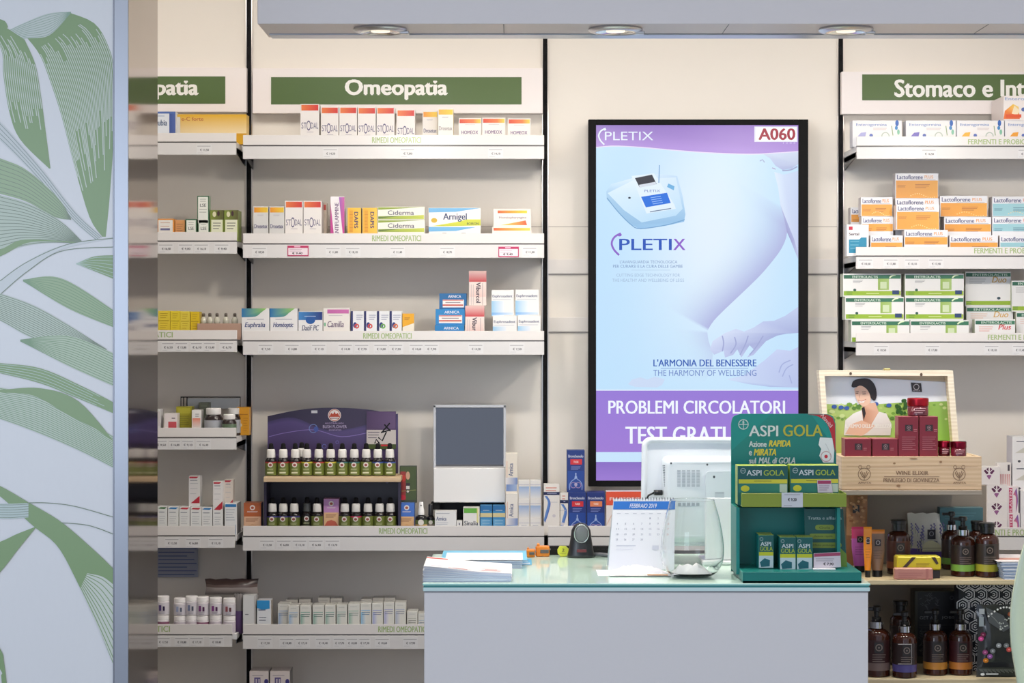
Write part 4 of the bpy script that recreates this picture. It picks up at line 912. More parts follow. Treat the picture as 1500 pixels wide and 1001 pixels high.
for i, (px, k) in enumerate(((399, 'violet'), (415, 'violet'), (431, 'violet'), (449, 'dark'), (464.5, 'olive'), (505, 'olive'), (521.5, 'pink'), (539, 'olive'), (556, 'olive'), (572, 'olive'))):
    loc = (W(px, 0, 6.765).x, 6.765 - DW + (.02 if k == 'dark' else 0), zr + .0003)
    lab = 'dropper bottle below the wooden tier, %s from the orange carton end' % ORD[i] if i < 5 else 'dropper bottle below the wooden tier, %s after the pink carton' % ORD[i - 5]
    if k == 'dark': dropper(loc, 'dark-collared dropper bottle set back below the wooden tier', (40, 36, 30), collar=(96, 98, 96), lab=(60, 62, 40))
    elif k not in kinds: kinds[k] = dropper(loc, lab, BANDS[k])
    else: copy_tree(kinds[k], loc, lab)
def d_flow(c1, c2, c3):
    def f(m, a, b, t):
        cx = (a + b) / 2
        m.r(a + .5, t + 1, b - .5, t + 20, c1); m.r(a + .5, t + 20, b - .5, t + 42, c2); m.e(cx, t + 7, 3.8, 3.8, (232, 226, 220)); m.e(cx, t + 7.2, 2.3, 1.9, (180, 80, 50)); m.lines(a + 5, t + 12.5, b - 5, t + 13.6, 2, (226, 214, 210), .5)
        m.lines(a + 3, t + 23, b - 4, t + 27, 3, (150, 80, 50), .7); m.p([(a + 1, t + 40), (cx - 6, t + 33), (cx, t + 31), (cx + 6, t + 33), (b - 1, t + 40)], c3)
    return f
carton(474, 496.5, 731, None, 'pink and peach carton standing among the lower dropper bottles', d=6.765, yb=776, th=.05, col=(206, 150, 190), deco=d_flow((198, 140, 196), (236, 190, 140), (206, 96, 70)))
carton(357, 382.5, 737, '2d', 'burnt orange carton between the column shelf and the purple display', d=6.765, th=.06, col=(176, 96, 56), side=(60, 70, 130), deco=d_flow((186, 98, 52), (226, 184, 150), (216, 170, 130)))
def d_book(m, a, b, t):
    m.r(a + 1, t + 1, b - 1, t + 50, (70, 84, 40)); m.r(a + 1, t + 8, a + 9, t + 50, (150, 50, 46)); m.e(a + 5, t + 18, 4, 5, (190, 60, 50)); m.e(a + 4, t + 46, 5, 4, (196, 40, 56)); m.e(a + 12, t + 14, 3, 6, (206, 160, 130)); m.r(a + 9, t + 25, a + 15, t + 39, (50, 36, 40)); m.r(a + 9.5, t + 29, a + 14.5, t + 34, (226, 222, 214)); m.e(a + 12, t + 37, 1.8, 1.8, (220, 214, 206)); m.line([(a + 1, t + 37), (b - 1, t + 35)], .8, (150, 150, 80))
carton(585.5, 610.5, 683, None, 'green carton with red blossoms standing on the blue and peach carton', d=6.79, yb=736.8, th=.025, col=(58, 64, 40), deco=d_book)
carton(584.5, 607, 737, '2d', 'blue and peach carton under the blossom carton', d=6.765, th=.06, col=(70, 112, 190), deco=d_flow((72, 118, 206), (230, 184, 130), (226, 170, 110)))
# spray and small dark bottle
def spray(px, d, pyt, r_, label, lab, capc, pump=True):
    zb = SH['2d'] + .0003; at = (W(px, 0, d).x, d - DW, zb); h = zpx(pyt, d) - zb; r = r_ * S(d)
    o = thing('spray_bottle', label, 'bottle', at)
    m = MB(mat='gloss'); m.lathe([(r * .93, 0), (r, .0015), (r, h * .52), (r * .85, h * .57), (r * .5, h * .60), (r * .5, h * .62)], (24, 20, 22), at=at, seg=22); m.build('glass_body', o)
    dl = d - r * 1.03; m = MB(dl, 'card'); m.lathe([(r * 1.015, h * .06), (r * 1.015, h * .34), (r * 1.015, h * .47)], [lab, (90, 110, 60)], at=at, seg=26, cap=False)
    k = F / dl; cx, cy = CX + at[0] * k, HY + (CZ - zb - h * .4) * k; m.e(cx, cy, r_ * .5, r_ * .5, (226, 220, 210)); m.build('label', o)
    m = MB(mat='plastic')
    if pump: m.lathe([(r * .52, h * .61), (r * .56, h * .62), (r * .5, h * .78), (r * .42, h * .8), (r * .36, h * .97), (r * .3, h)], capc, at=at, seg=18); m.box(at[0] - .002, at[0] + .002, at[1] - r * .5, at[1] - r * .3, zb + h * .88, zb + h * .92, (60, 60, 60))
    else: m.lathe([(r * .6, h * .61), (r * .62, h * .63), (r * .6, h * .95), (r * .5, h)], capc, at=at, seg=18)
    m.build('spray_head' if pump else 'screw_cap', o); return o
spray(617, 6.765, 735.5, 8.6, 'dark spray bottle with white nozzle beside the peach carton', (206, 168, 110), (232, 230, 228))
spray(631, 6.80, 738, 6, 'tiny dark bottle with black cap under the grey case', (150, 140, 130), (30, 28, 30), False)
# grey case with the mirrored lid raised
case = thing('tester_case', 'white box with raised mirrored lid on the dark stand', 'case', (W(688, 0, 6.8).x, -.12, SH['2d']))
dk = 6.80
m = MB(dk, 'plastic'); m.pbox(635, 740.5, 686, 736.5, dk, .09, (226, 224, 222), c=.002); m.build('case_body', case)
m = MB(dk + .09, 'mirror'); m.pbox(638, 738.5, 598, 686, dk + .088, .002, (112, 112, 114), c=.0003); m.build('lid_mirror', case)
m = MB(dk + .085, 'plastic')
for q in ((635, 638.4, 594, 686), (737.6, 741, 594, 686), (635, 741, 593.5, 597.4)): m.pbox(q[0], q[1], q[2], q[3], dk + .085, .012, (196, 198, 204), c=.0006)
m.pbox(635, 741, 593.8, 686, dk + .0965, .003, (160, 162, 168)); m.build('lid_frame', case)
m = MB(dk, 'matte'); m.pbox(641, 739, 737.5, 785.5, dk + .06, .028, (44, 44, 48)); m.pbox(631, 644, 737, 747, dk + .01, .06, (22, 22, 24), c=.002); m.build('dark_stand', case)
def d_arn(m, a, b, t): m.lines(a + 2, t + 3.5, b - 10, t + 4, 1, (170, 172, 180), .8); m.t('Arnica', a + 2, t + 8, a + 17, t + 14, (100, 108, 140), 1); m.lines(a + 2, t + 17, b - 12, t + 22, 3, (190, 194, 204), .7)
carton(637, 668.5, 749, '2d', 'white carton with small grey lettering below the mirrored box', d=6.765, th=.05, col=(232, 231, 230), deco=d_arn)
carton(669, 677, 763.5, '2d', 'very small white carton between two larger ones below the mirrored box', d=6.765, th=.04, col=(230, 228, 226), deco=lambda m, a, b, t: m.r(a + 3, t + 3, a + 5, t + 6, (120, 120, 130)))
carton(678.5, 702.5, 744, '2d', 'white carton with green and yellow top band below the mirrored box', d=6.765, th=.05, col=(234, 232, 228), deco=lambda m, a, b, t: (m.r(a, t, b, t + 1.5, (206, 200, 190)), m.r(a + 1, t + 1, b - 4, t + 8, (104, 176, 66)), m.r(b - 4, t + 1, b - .5, t + 22, (216, 206, 90), (236, 234, 226)), m.t('Sinalia', a + 1.5, t + 19.5, b - 2, t + 26, (60, 62, 80), 1)))
for i, (a, b) in enumerate(((703.5, 721), (722, 740))):
    carton(a, b, 741, '2d', ['blue carton with sand band next to the green-banded one', 'blue carton with sand band next to the tall upward-lettered cartons'][i], group='blue and sand cartons below the mirrored box', d=6.765, th=.05, col=(60, 138, 190), deco=lambda m, a, b, t: (m.r(a, t, b, t + 8, (44, 112, 170)), m.lines(a + 4, t + 7, b - 4, t + 8, 1, (180, 200, 214), 1), m.r(a, t + 11, b, t + 17, (214, 200, 150)), m.r(a + 1, t + 20, b - 1, t + 34, (110, 170, 208), (84, 150, 198)), m.lines(a + 3, t + 22, b - 3, t + 26, 2, (180, 206, 220), .6)))
def d_arnv(m, a, b, t): m.t('Arnica', a + 4.5, t + 15, a + 11, t + 34, (98, 108, 140), 1, rot=-1); m.r(a + 2, t + 12, a + 2.6, t + 40, (220, 150, 120)); m.r(a, t + 36, b, t + 46, (234, 228, 224), (110, 136, 190)); m.r(a + 1, t + 46, b - 1, t + 56, (110, 136, 190), (160, 178, 210))
carton(741, 758.5, 723.5, '2d', 'white carton with upward grey lettering standing under its twin', group='upward-lettered white cartons stacked in a pair', d=6.765, th=.05, col=(232, 226, 218), deco=d_arnv)
carton(740.5, 758, 664, None, 'white carton with upward grey lettering perched on its twin', group='upward-lettered white cartons stacked in a pair', d=6.775, th=.05, yb=723.3, col=(230, 220, 206), deco=d_arnv)
k = 0
for row, (t, yb) in enumerate(((760, None), (731.8, 759.8), (704, 731.6))):
    for a, b in ((759.5, 775.5), (776.5, 792.5)):
        carton(a, b, t, None if yb else '2d', 'pale blue-faded cube carton, %s layer, %s' % (['bottom', 'middle', 'top'][row], 'beside the lettered pair' if a < 770 else 'beside the wave cartons'), group='pale faded cartons stacked in three layers', d=6.766 + .003 * row, th=.05, yb=yb, col=(230, 226, 222), deco=lambda m, a, b, t: (m.r(a + .5, t + 9, b - .5, t + 26, (150, 176, 216), (226, 224, 222), v=True) if t < 750 else None, m.r(a + .5, t + 6, b - .5, t + 7, (190, 190, 204)), m.lines(a + 4, t + 10, b - 4, t + 10.2, 1, (170, 174, 190), .7)))
def d_wave(m, a, b, t):
    m.lines(a + 3, t + 5, b - 4, t + 9, 2, (216, 130, 110), 1.2); m.r(a, t + 11, b, t + 15.5, (30, 36, 80)); m.lines(a + 5, t + 13, b - 4, t + 13.2, 1, (160, 166, 196), 1)
    m.strip([(a + 1, t + 17), (a + 6, t + 26), (a + 3, t + 40), (a, t + 52)], [(a + 5, t + 17), (a + 10, t + 27), (a + 7, t + 42), (a + 2, t + 56)], (110, 150, 210), (60, 96, 176), 16); m.lines(b - 14, t + 26, b - 3, t + 27, 1, (190, 190, 198)); m.e(b - 8, t + 46, 2.4, 2.4, (206, 200, 206))
carton(796.5, 819.5, 710, '3a', 'tall cream carton with navy band and blue wave in front of the black upright', d=6.762, th=.05, col=(232, 226, 220), deco=d_wave)
carton(820.5, 832, 722, '3a', 'slimmer cream carton with navy band touching the navy cartons', d=6.765, th=.05, col=(230, 224, 216), deco=d_wave)
def d_navy(c):
    def f(m, a, b, t):
        w = b - a; cx = (a + b) / 2
        m.t('Bronchenolo', a + 2, t + 6.5, b - 2, t + 10.5, (206, 210, 226), 1); m.r(a + 5, t + 13, b - 4, t + 21, c); m.t('TUSSE', cx - 3.5, t + 15.5, cx + 4, t + 18.5, (240, 220, 214), 1); m.lines(a + 6, t + 24, b - 6, t + 28, 3, (130, 140, 196), .8)
        m.r(a + 1, t + 30, b - 1, t + 56, (40, 76, 156), (32, 66, 146)); m.line([(cx, t + 33), (cx, t + 42)], 1.6, (160, 180, 220)); m.line([(cx - 9, t + 58), (cx - 9, t + 50), (cx - 6, t + 45), (cx - 2, t + 42), (cx - 1, t + 38)], 1.1, (150, 170, 216), 12); m.line([(cx + 9, t + 58), (cx + 9, t + 50), (cx + 6, t + 45), (cx + 2, t + 42), (cx + 1, t + 38)], 1.1, (150, 170, 216), 12)
        m.ring(cx - 3.6, t + 51, 4.4, .9, (170, 140, 170)); m.ring(cx + 3.6, t + 51, 4.4, .9, (170, 140, 170)); m.e(cx, t + 50, 2.3, 2.6, (180, 170, 200))
    return f
carton(832.8, 858.5, 721.5, '3a', 'navy carton with red block under its twin, behind the scanner', group='navy cartons with white chest drawing', d=6.765, th=.06, col=(30, 52, 122), deco=d_navy((206, 44, 52)))
carton(830.5, 856.5, 660, None, 'navy carton with red block standing on top of its twin', group='navy cartons with white chest drawing', d=6.775, th=.06, yb=721.3, col=(30, 54, 124), deco=d_navy((206, 48, 56)), side=(24, 30, 60))
carton(859.5, 886, 721.5, '3a', 'navy carton with orange block between navy and red cartons', group='navy cartons with white chest drawing', d=6.765, th=.06, col=(30, 48, 116), deco=d_navy((226, 130, 84)))
def d_flu(m, a, b, t): m.r(a, t, b, t + 20, (226, 84, 56)); m.t('FLUIFORT', a + 5, t + 8.5, b - 5, t + 13, (244, 226, 220), 2); m.line([(a + 1, t + 48), (a + 12, t + 30), (a + 22, t + 40), (a + 40, t + 28)], 1.2, (226, 190, 170), 12)
carton(888, 942, 720.5, '3a', 'wide white carton with red-orange top behind the calendar', d=6.765, th=.06, col=(234, 226, 222), deco=d_flu)

# ================================================================ stomach bay cartons
def d_ent(c, last=(206, 200, 196)):
    def f(m, a, b, t):
        m.r(a + 2, t + 1.5, b - 1, t + 24, (236, 232, 230)); m.t('Enterogermina', a + 5, t + 4, b - 22, t + 9.6, (128, 150, 198), 1); m.lines(a + 30, t + 11.5, b - 22, t + 13.5, 2, (190, 170, 170), .7)
        m.e(b - 7, t + 4, 2.6, 4.6, (44, 96, 176)); m.e(b - 8, t + 11, 2.2, 3, (60, 130, 190)); m.e(b - 5, t + 17, 2, 4, (130, 190, 160)); m.line([(b - 15, t + 8), (b - 13, t + 22)], 1.4, (150, 170, 130)); m.ring(a + 48, t + 23, 6, 1.4, (176, 190, 176))
        m.p([(a + 5, t + 26), (a + 12, t + 18), (a + 20, t + 17), (a + 18, t + 26)], c)
        m.e(a + 27, t + 22, 2.6, 2.6, (90, 110, 180))
    return f
for i, (a, b) in enumerate(((1249, 1321), (1327, 1400.5), (1401.5, 1471), (1472, 1541))):
    carton(a, b, 176.5, '4a', ['pale carton with small lilac flower at the open shelf end under the Stomaco sign', 'pale carton with lilac flower, second under the Stomaco sign', 'pale carton with orange slice print, under the Stomaco sign', 'pale carton with orange slice print supporting another one'][i], group='pale flower and fruit cartons under the Stomaco sign', d=6.77 - (0 if i == 0 else .004), th=.06, col=(226, 226, 230), side=(206, 206, 214), deco=d_ent(((170, 170, 214), (120, 110, 190), (238, 180, 60), (236, 160, 50))[i]))
def d_ent2(m, a, b, t): m.t('Enterogermina', a + 2, t + 2, b - 6, t + 8, (150, 170, 206), 1); m.p([(a, t + 34), (a + 2, t + 22), (a + 14, t + 12), (a + 22, t + 16), (a + 24, t + 34)], [(230, 110, 50), (236, 130, 50), (240, 196, 70), (240, 210, 120), (226, 110, 60)]); m.p([(a + 12, t + 26), (a + 16, t + 14), (a + 24, t + 22), (a + 20, t + 28)], (244, 226, 190)); m.e(a + 29, t + 20, 3, 3, (90, 110, 170)); m.r(a + 3, t + 27, a + 26, t + 32, (226, 90, 50))
carton(1470, 1541, 140.5, None, 'larger pale carton with orange slice print stacked over the Stomaco sign edge', d=6.775, yb=176.3, th=.17, col=(238, 230, 226), side=(240, 226, 222), deco=d_ent2)
def d_lac(c, c2, plus=(230, 150, 70)):
    def f(m, a, b, t, yb=None):
        w = b - a
        m.r(a + 1, t + 11, b - .7, t + 40, c, c2); m.t('Lactoflorene', a + 2.5, t + 2.3, a + w * .64, t + 8.6, (64, 70, 122), 1); m.t('PLUS', a + w * .68, t + 3, a + w * .88, t + 7.6, plus, 1); m.r(a + w * .35, t + 9.4, b - 4, t + 10, (170, 170, 186))
        m.lines(a + 3, t + 18, a + 15, t + 20, 2, (170, 110, 60), .8); m.lines(a + w * .46, t + 17, a + w * .8, t + 22, 3, (170, 100, 56), .8)
        for k in range(14): aa = a + w * .36 + k * w * .046; m.e(aa, t + 27 - 5 * math.sin(k * .9), .7, .7, (246, 214, 150))
    return f
LO = d_lac((226, 154, 66), (232, 166, 74)); LB = d_lac((150, 196, 206), (166, 208, 214), (236, 150, 130))
def lac(a, b, t, yb, label, kind=LO, d=6.765, th=.05, base=None, col=(232, 232, 236)):
    c = (226, 160, 84) if kind is LO else (150, 196, 206)
    def f(m, x0, x1, yt):
        hh = ((yb or 366) - yt) if not base else 22
        w = x1 - x0
        k1, k2 = ((226, 154, 66), (232, 166, 74)) if kind is LO else ((150, 196, 206), (166, 208, 214))
        m.r(x0 + 1, yt + 10.5, x1 - .7, yt + hh - .6, k1, k2); m.t('Lactoflorene', x0 + 2.5, yt + 2.3, x0 + w * .64, yt + 8.6, (64, 70, 122), 1); m.t('PLUS', x0 + w * .68, yt + 3, x0 + w * .88, yt + 7.6, (232, 160, 90) if kind is LO else (236, 150, 130), 1); m.r(x0 + w * .35, yt + 9.3, x1 - 4, yt + 9.8, (170, 170, 186))
        if hh > 20: m.lines(x0 + 3, yt + 18, x0 + 15, yt + 20, 2, (176, 112, 60) if kind is LO else (90, 130, 150), .8); m.lines(x0 + w * .46, yt + 16.5, x0 + w * .8, yt + 21, 3, (176, 104, 56) if kind is LO else (90, 130, 150), .8)
        if hh > 26:
            for q in range(12): m.e(x0 + w * (.36 + q * .05), yt + hh - 4 - 3 * math.sin(q * .5), .7, .7, (246, 214, 150))
    return carton(a, b, t, base, label, group='probiotic boxes stacked on the second stomach shelf', d=d, th=th, col=col, side=(216, 206, 204), deco=f, yb=yb)
lac(1275, 1322.5, 345, None, 'low orange-faced box beside the teal carton, bottom layer', d=6.757, th=.045, base='4b')
lac(1324.5, 1388.5, 337, None, 'orange-faced box in the bottom layer under the tallest pile', d=6.757, th=.05, base='4b')
lac(1391, 1462, 345, None, 'orange-faced box in the bottom layer beside the pale blue ones', d=6.757, th=.05, base='4b')
lac(1464.5, 1530, 345, None, 'pale blue-faced box in the bottom layer', LB, d=6.757, th=.05, base='4b')
lac(1262, 1308.5, 317.5, None, 'orange-faced box behind the teal carton, lower of two', d=6.815, th=.05, base='4b')
lac(1261, 1307.5, 289, 317.2, 'orange-faced box behind the teal carton, upper of two', d=6.825)
lac(1246, 1290, 304, None, 'orange-faced box peeking out at the open shelf end', d=6.90, th=.05, base='4b')
lac(1313, 1376, 300, 336.7, 'orange-faced box in the middle of the tallest pile', d=6.765)
lac(1311.5, 1375.5, 291, None, 'orange-faced box mostly hidden behind the tallest pile', d=6.83, th=.05, base='4b')
lac(1311.5, 1374.5, 254, 290.8, 'orange-faced box crowning the tallest pile', d=6.83)
lac(1383, 1452, 318, None, 'orange-faced box, lower of the pair beside the tallest pile', d=6.82, th=.05, base='4b')
lac(1377, 1446.5, 287, 317.7, 'orange-faced box, upper of the pair beside the tallest pile', d=6.825)
lac(1453.5, 1520, 317.5, None, 'pale blue-faced box, lower of the raised pair', LB, d=6.82, th=.05, base='4b')
lac(1453.5, 1520, 288, 317.2, 'pale blue-faced box on top of the raised pair', LB, d=6.825)
carton(1240.5, 1272.5, 329, '4b', 'white carton with teal block and red square at the shelf end', d=6.752, th=.045, col=(236, 234, 234), side=(226, 222, 222), deco=lambda m, a, b, t: (m.r(a + 3, t + 3, a + 8.5, t + 8, (196, 40, 64)), m.t('Sertal', a + 3, t + 12, a + 18, t + 16, (96, 80, 90), 2), m.p([(a + 3, t + 22), (a + 18, t + 22), (a + 21, t + 19), (b - 3, t + 19), (b - 3, t + 42), (a + 3, t + 42)], (40, 136, 170)), m.lines(a + 5, t + 25, b - 14, t + 35, 3, (130, 190, 210), .7)))
def entero(a, b, t, yb, base, label, d=6.765, th=.06, tone=1.0, duo=None, hh=33):
    def f(m, x0, x1, yt):
        g = (44, 100, 76); w = x1 - x0
        m.r(x0 + 1, yt + 2, x1 - .6, yt + 7.5, g, (60, 120, 90)); m.t('ENTEROLACTIS', x0 + w * .16, yt + 3, x0 + w * (.6 if not duo else .92), yt + 6.4, (216, 230, 216), 1)
        if not duo:
            m.line([(x1 - 17, yt + 6), (x1 - 13, yt + 3), (x1 - 8, yt + 2)], 2, (226, 240, 200), 6); m.lines(x0 + w * .17, yt + 9.6, x0 + w * .34, yt + 13.5, 3, (150, 150, 150), .7)
            m.r(x0 + w * .6, yt + 7.5, x0 + w * .79, yt + hh - 9, (150, 180, 90), (170, 196, 120)); m.r(x0 + w * .64, yt + 12, x0 + w * .75, yt + hh - 11, (206, 220, 180)); m.r(x0 + 1, yt + hh - 7.5, x1 - .6, yt + hh - 1, (140, 176, 50), (160, 186, 60)); m.r(x1 - 13, yt + hh - 8.5, x1 - 3, yt + hh - 2.5, (44, 66, 110)); m.lines(x0 + 5, yt + hh - 6, x0 + 14, yt + hh - 3, 2, (60, 110, 60), .8); m.e(x0 + 17, yt + hh - 9, 2.2, 2, (50, 90, 80)); m.r(x0 + w * .4, yt + hh - 4.6, x0 + w * .62, yt + hh - 3.4, (206, 220, 150))
        else:
            m.t(duo[0], x0 + w * .58, yt + 7.5, x1 - w * .1, yt + (16 if duo[0] != 'Plus' else 15), duo[1], 1, it=1); m.lines(x0 + 6, yt + 11, x0 + w * .45, yt + 17, 3, duo[2], .8)
            if hh > 40: m.r(x0 + 1, yt + hh - 7, x1 - 1, yt + hh - 1, (150, 180, 50)); m.e(x1 - 18, yt + hh - 11, 2.6, 2, (60, 80, 90)); m.lines(x0 + 2, yt + hh - 6, x0 + 9, yt + hh - 3, 2, (60, 110, 60))
    return carton(a, b, t, base, label, group='green-headed white boxes on the third stomach shelf', d=d, th=th, col=(232, 230, 228), side=(196, 200, 176), deco=f, yb=yb, top=(226, 232, 220))
entero(1247, 1332.5, 469, None, '4c', 'green-headed box in the bottom row next to the shelf end', d=6.76)
entero(1333.5, 1419.5, 469, None, '4c', 'green-headed box in the bottom row, second from the shelf end', d=6.76)
entero(1238, 1324, 435, 468.8, None, 'green-headed box in the middle row next to the shelf end', d=6.768)
entero(1326, 1411.5, 435, 468.8, None, 'green-headed box in the middle row, second from the shelf end', d=6.768)
entero(1235, 1320, 401, 434.8, None, 'green-headed box in the top row next to the shelf end', d=6.776)
entero(1325.5, 1412, 401, 434.8, None, 'green-headed box in the top row, second from the shelf end', d=6.776)
AM, RDI = (206, 160, 60), (206, 60, 60)
entero(1428, 1487, 468, None, '4c', 'green-headed box with red italic word at the front', d=6.757, th=.04, duo=('Plus', (206, 50, 56), (226, 150, 140)), hh=18)
entero(1415.5, 1484, 449, None, '4c', 'green-headed box with amber italic word peeking behind the red-worded one', d=6.82, th=.05, duo=('Duo', (216, 170, 90), (226, 180, 150)), hh=18)
entero(1414, 1481, 398, 448.8, None, 'tall green-headed box with amber italic word on top', d=6.826, th=.05, duo=('Duo', AM, (170, 170, 170)), hh=50)
entero(1488.5, 1540, 457, None, '4c', 'green-headed box cut by the photo edge, lower one', d=6.80, th=.05, duo=('Duo', AM, (226, 180, 170)), hh=30)
entero(1482, 1540, 411, 456.8, None, 'green-headed box cut by the photo edge, upper one', d=6.806, th=.05, duo=('Duo', AM, (170, 170, 170)), hh=45)
# shelf 4d: diamond and striped cartons
def d_dia(m, a, b, t):
    cx, cy = a + 14, t + 10
    m.p([(cx - 8, cy - 4), (cx - 1, cy - 9), (cx - 1, cy + 1), (cx - 4, cy + 1)], (84, 22, 66)); m.p([(cx + 1, cy - 9), (cx + 8, cy - 4), (cx + 4, cy + 1), (cx + 1, cy + 1)], (100, 40, 84)); m.p([(cx - 5, cy + 2), (cx - 1, cy + 2), (cx + 4, cy + 2), (cx, cy + 9)], (150, 90, 140)); m.line([(cx - 7, cy - 8), (cx + 7, cy + 6)], 1.1, (236, 230, 232)); m.line([(cx + 7, cy - 8), (cx - 7, cy + 6)], 1.1, (236, 230, 232))
for i, (x, t, yb) in enumerate(((1446, 763, None), (1446, 736, 762.8), (1446, 710.5, 735.8), (1435, 684, 710.3))):
    carton(x, x + 30, t, None if yb else '4d', ['cream diamond-print carton at the bottom of its stack', 'cream diamond-print carton second from the bottom of its stack', 'cream diamond-print carton third from the bottom of its stack', 'cream diamond-print carton on top of its stack'][i], group='diamond-print cartons stacked behind the wooden stand', d=6.765 + .002 * i, yb=yb, th=.06, col=(232, 226, 224), deco=d_dia)
def d_str(m, a, b, t):
    m.r(a + 2, t + 2, a + 7, t + 40, (190, 50, 96)); m.t('ELASTEN', a + 2.6, t + 4, a + 6.4, t + 38, (240, 214, 224), 1, rot=-1); m.strip([(a + 8, t + 12), (b - 4, t + 16), (a + 12, t + 40)], [(b - 3, t + 2), (b - 1, t + 22), (b - 5, t + 44)], (214, 110, 130), (110, 90, 170), 10)
carton(1476.5, 1494, 752, '4d', 'pink and violet striped carton at the bottom of its pair', group='pink striped cartons behind the wooden stand', d=6.765, th=.06, col=(232, 222, 224), deco=d_str)
carton(1476, 1492, 713, None, 'pink and violet striped carton on top of its pair', group='pink striped cartons behind the wooden stand', d=6.768, yb=751.8, th=.06, col=(232, 222, 224), deco=d_str)
carton(1461, 1481, 678, None, 'cream carton with rosy fringe above the striped pair', d=6.80, yb=712.8, th=.03, col=(230, 224, 220), deco=lambda m, a, b, t: ([m.r(a + 1 + 2.6 * k, t + 17, a + 2.4 + 2.6 * k, t + 34, (206, 130, 130), (226, 190, 186), v=True) for k in range(7)], m.r(b - 5, t + 3, b - 2, t + 12, (70, 60, 70))))
def d_wht(m, a, b, t): m.lines(a + 6, t + 7, a + 24, t + 8, 1, (110, 110, 120), 1.4); m.p([(a + 4, t + 24), (a + 20, t + 14), (b, t + 10), (b, t + 24)], (206, 202, 190)); m.e(a + 10, t + 36, 2.2, 1.8, (70, 70, 76))
for i, (t, yb) in enumerate(((719, None), (680, 718.8), (640, 679.8))):
    carton(1495 if i == 0 else 1483, 1545, t, None if yb else '4d', ['white carton with grey curve at the bottom of the end stack', 'white carton with grey curve in the middle of the end stack', 'white carton with grey curve on top of the end stack'][i], group='white curved-print cartons at the shelf end', d=6.765 + .004 * i if i == 0 else 6.80 + .004 * i, yb=yb, th=.08, col=(232, 230, 230), side=(200, 198, 210), deco=d_wht)
# ================================================================ wooden cosmetics stand
DS = 5.95
ys0 = DS - DW; ys1 = 6.36 - DW
zS1, zS2, zS3 = W(0, 850, DS).z, W(0, 995, DS).z, W(0, 718.5, 5.97).z
sx0, sx1 = W(1262, 0, DS).x, W(1545, 0, DS).x
xbp = W(1445, 0, 6.36).x
st = thing('display_stand', 'beige wooden stand with cosmetics on its shelves beside the counter', 'stand', ((sx0 + sx1) / 2, (ys0 + ys1) / 2, 0))
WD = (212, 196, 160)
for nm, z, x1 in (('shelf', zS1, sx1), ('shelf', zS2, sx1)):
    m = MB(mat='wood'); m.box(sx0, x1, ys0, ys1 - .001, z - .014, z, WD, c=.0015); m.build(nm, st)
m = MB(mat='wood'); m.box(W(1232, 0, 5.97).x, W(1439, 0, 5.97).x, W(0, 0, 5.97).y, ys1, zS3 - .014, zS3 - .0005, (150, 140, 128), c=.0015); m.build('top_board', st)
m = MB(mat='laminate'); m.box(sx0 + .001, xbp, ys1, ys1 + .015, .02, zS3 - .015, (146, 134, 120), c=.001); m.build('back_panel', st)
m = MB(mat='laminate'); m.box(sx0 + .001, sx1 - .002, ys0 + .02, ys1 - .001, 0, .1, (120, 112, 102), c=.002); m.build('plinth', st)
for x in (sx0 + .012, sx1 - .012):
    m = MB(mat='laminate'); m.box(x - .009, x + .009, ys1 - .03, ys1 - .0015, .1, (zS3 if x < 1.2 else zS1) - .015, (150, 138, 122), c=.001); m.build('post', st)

# wooden crate with the photo poster in its raised lid
dc = 5.985
cr_ = thing('wooden_crate', 'pale pine crate with raised lid holding a photo poster', 'crate', (W(1335, 0, dc).x, dc - DW + .12, zS3))
WC = (206, 178, 146)
cx0, cx1 = W(1233, 0, dc).x, W(1438, 0, dc).x
zt = W(0, 669, dc).z
m = MB(dc, 'wood'); m.box(cx0, cx1, dc - DW, dc - DW + .010, zS3, zt, WC, c=.001)
BR = (128, 100, 76)
for px in (1266, 1405):
    m.ring(px, 695, 9.5, 1.1, BR)
    for dx in (-6, 6): m.ring(px + dx, 684.5, 2.8, .8, BR)
    m.line([(px - 4, 690), (px, 699), (px + 4, 690)], 1.1, BR, 8); m.line([(px - 6, 692), (px - 3, 698), (px, 700), (px + 3, 698), (px + 6, 692)], 1.2, BR, 10); m.line([(px, 692), (px, 704)], 1, BR); m.t('APIVITA', px - 9, 706, px + 10, 709, BR, 1)
m.t('WINE ELIXIR', 1312, 690, 1360, 696, BR, 1); m.r(1295, 698.2, 1376, 698.9, BR); m.t('PRIVILEGIO DI GIOVINEZZA', 1294, 701, 1376, 706.5, BR, 1)
for q in ((1310, 679, 2, 1.4), (1378, 677, 2, 1.6), (1316, 712, 3, 1.8), (1338, 672, 6, 1)): m.e(*q, (150, 116, 84))
for y in (683, 709): m.line([(1240, y), (1290, y + 1.2), (1360, y - .6), (1432, y + .8)], .5, (176, 146, 114), 20)
m.build('front_board', cr_)
dep = .22
for nm, x0, x1 in (('side_board', cx0, cx0 + .01), ('side_board', cx1 - .01, cx1)):
    m = MB(dc, 'wood'); m.box(x0, x1, dc - DW + .0105, dc - DW + dep, zS3, zt, (222, 198, 166), c=.001); m.build(nm, cr_)
m = MB(dc, 'wood'); m.box(cx0 + .0105, cx1 - .0105, dc - DW + dep - .01, dc - DW + dep, zS3, zt, WC, c=.001); m.build('back_board', cr_)
m = MB(dc, 'wood'); m.box(cx0 + .0105, cx1 - .0105, dc - DW + .0105, dc - DW + dep - .0105, zt - .012, zt - .002, (226, 204, 172), c=.001); m.build('filler_board', cr_)
dl = 6.19
out = [(1199.5, 543), (1396, 543), (1406, 668), (1209, 668)]
inn = [(1208, 551), (1388, 551), (1397, 668), (1216, 668)]
m = MB(dl, 'wood'); m.extrude(out, dl + .0005, .008, (226, 208, 178)); lid = m.build('lid_panel', cr_)
m = MB(dl, 'wood')
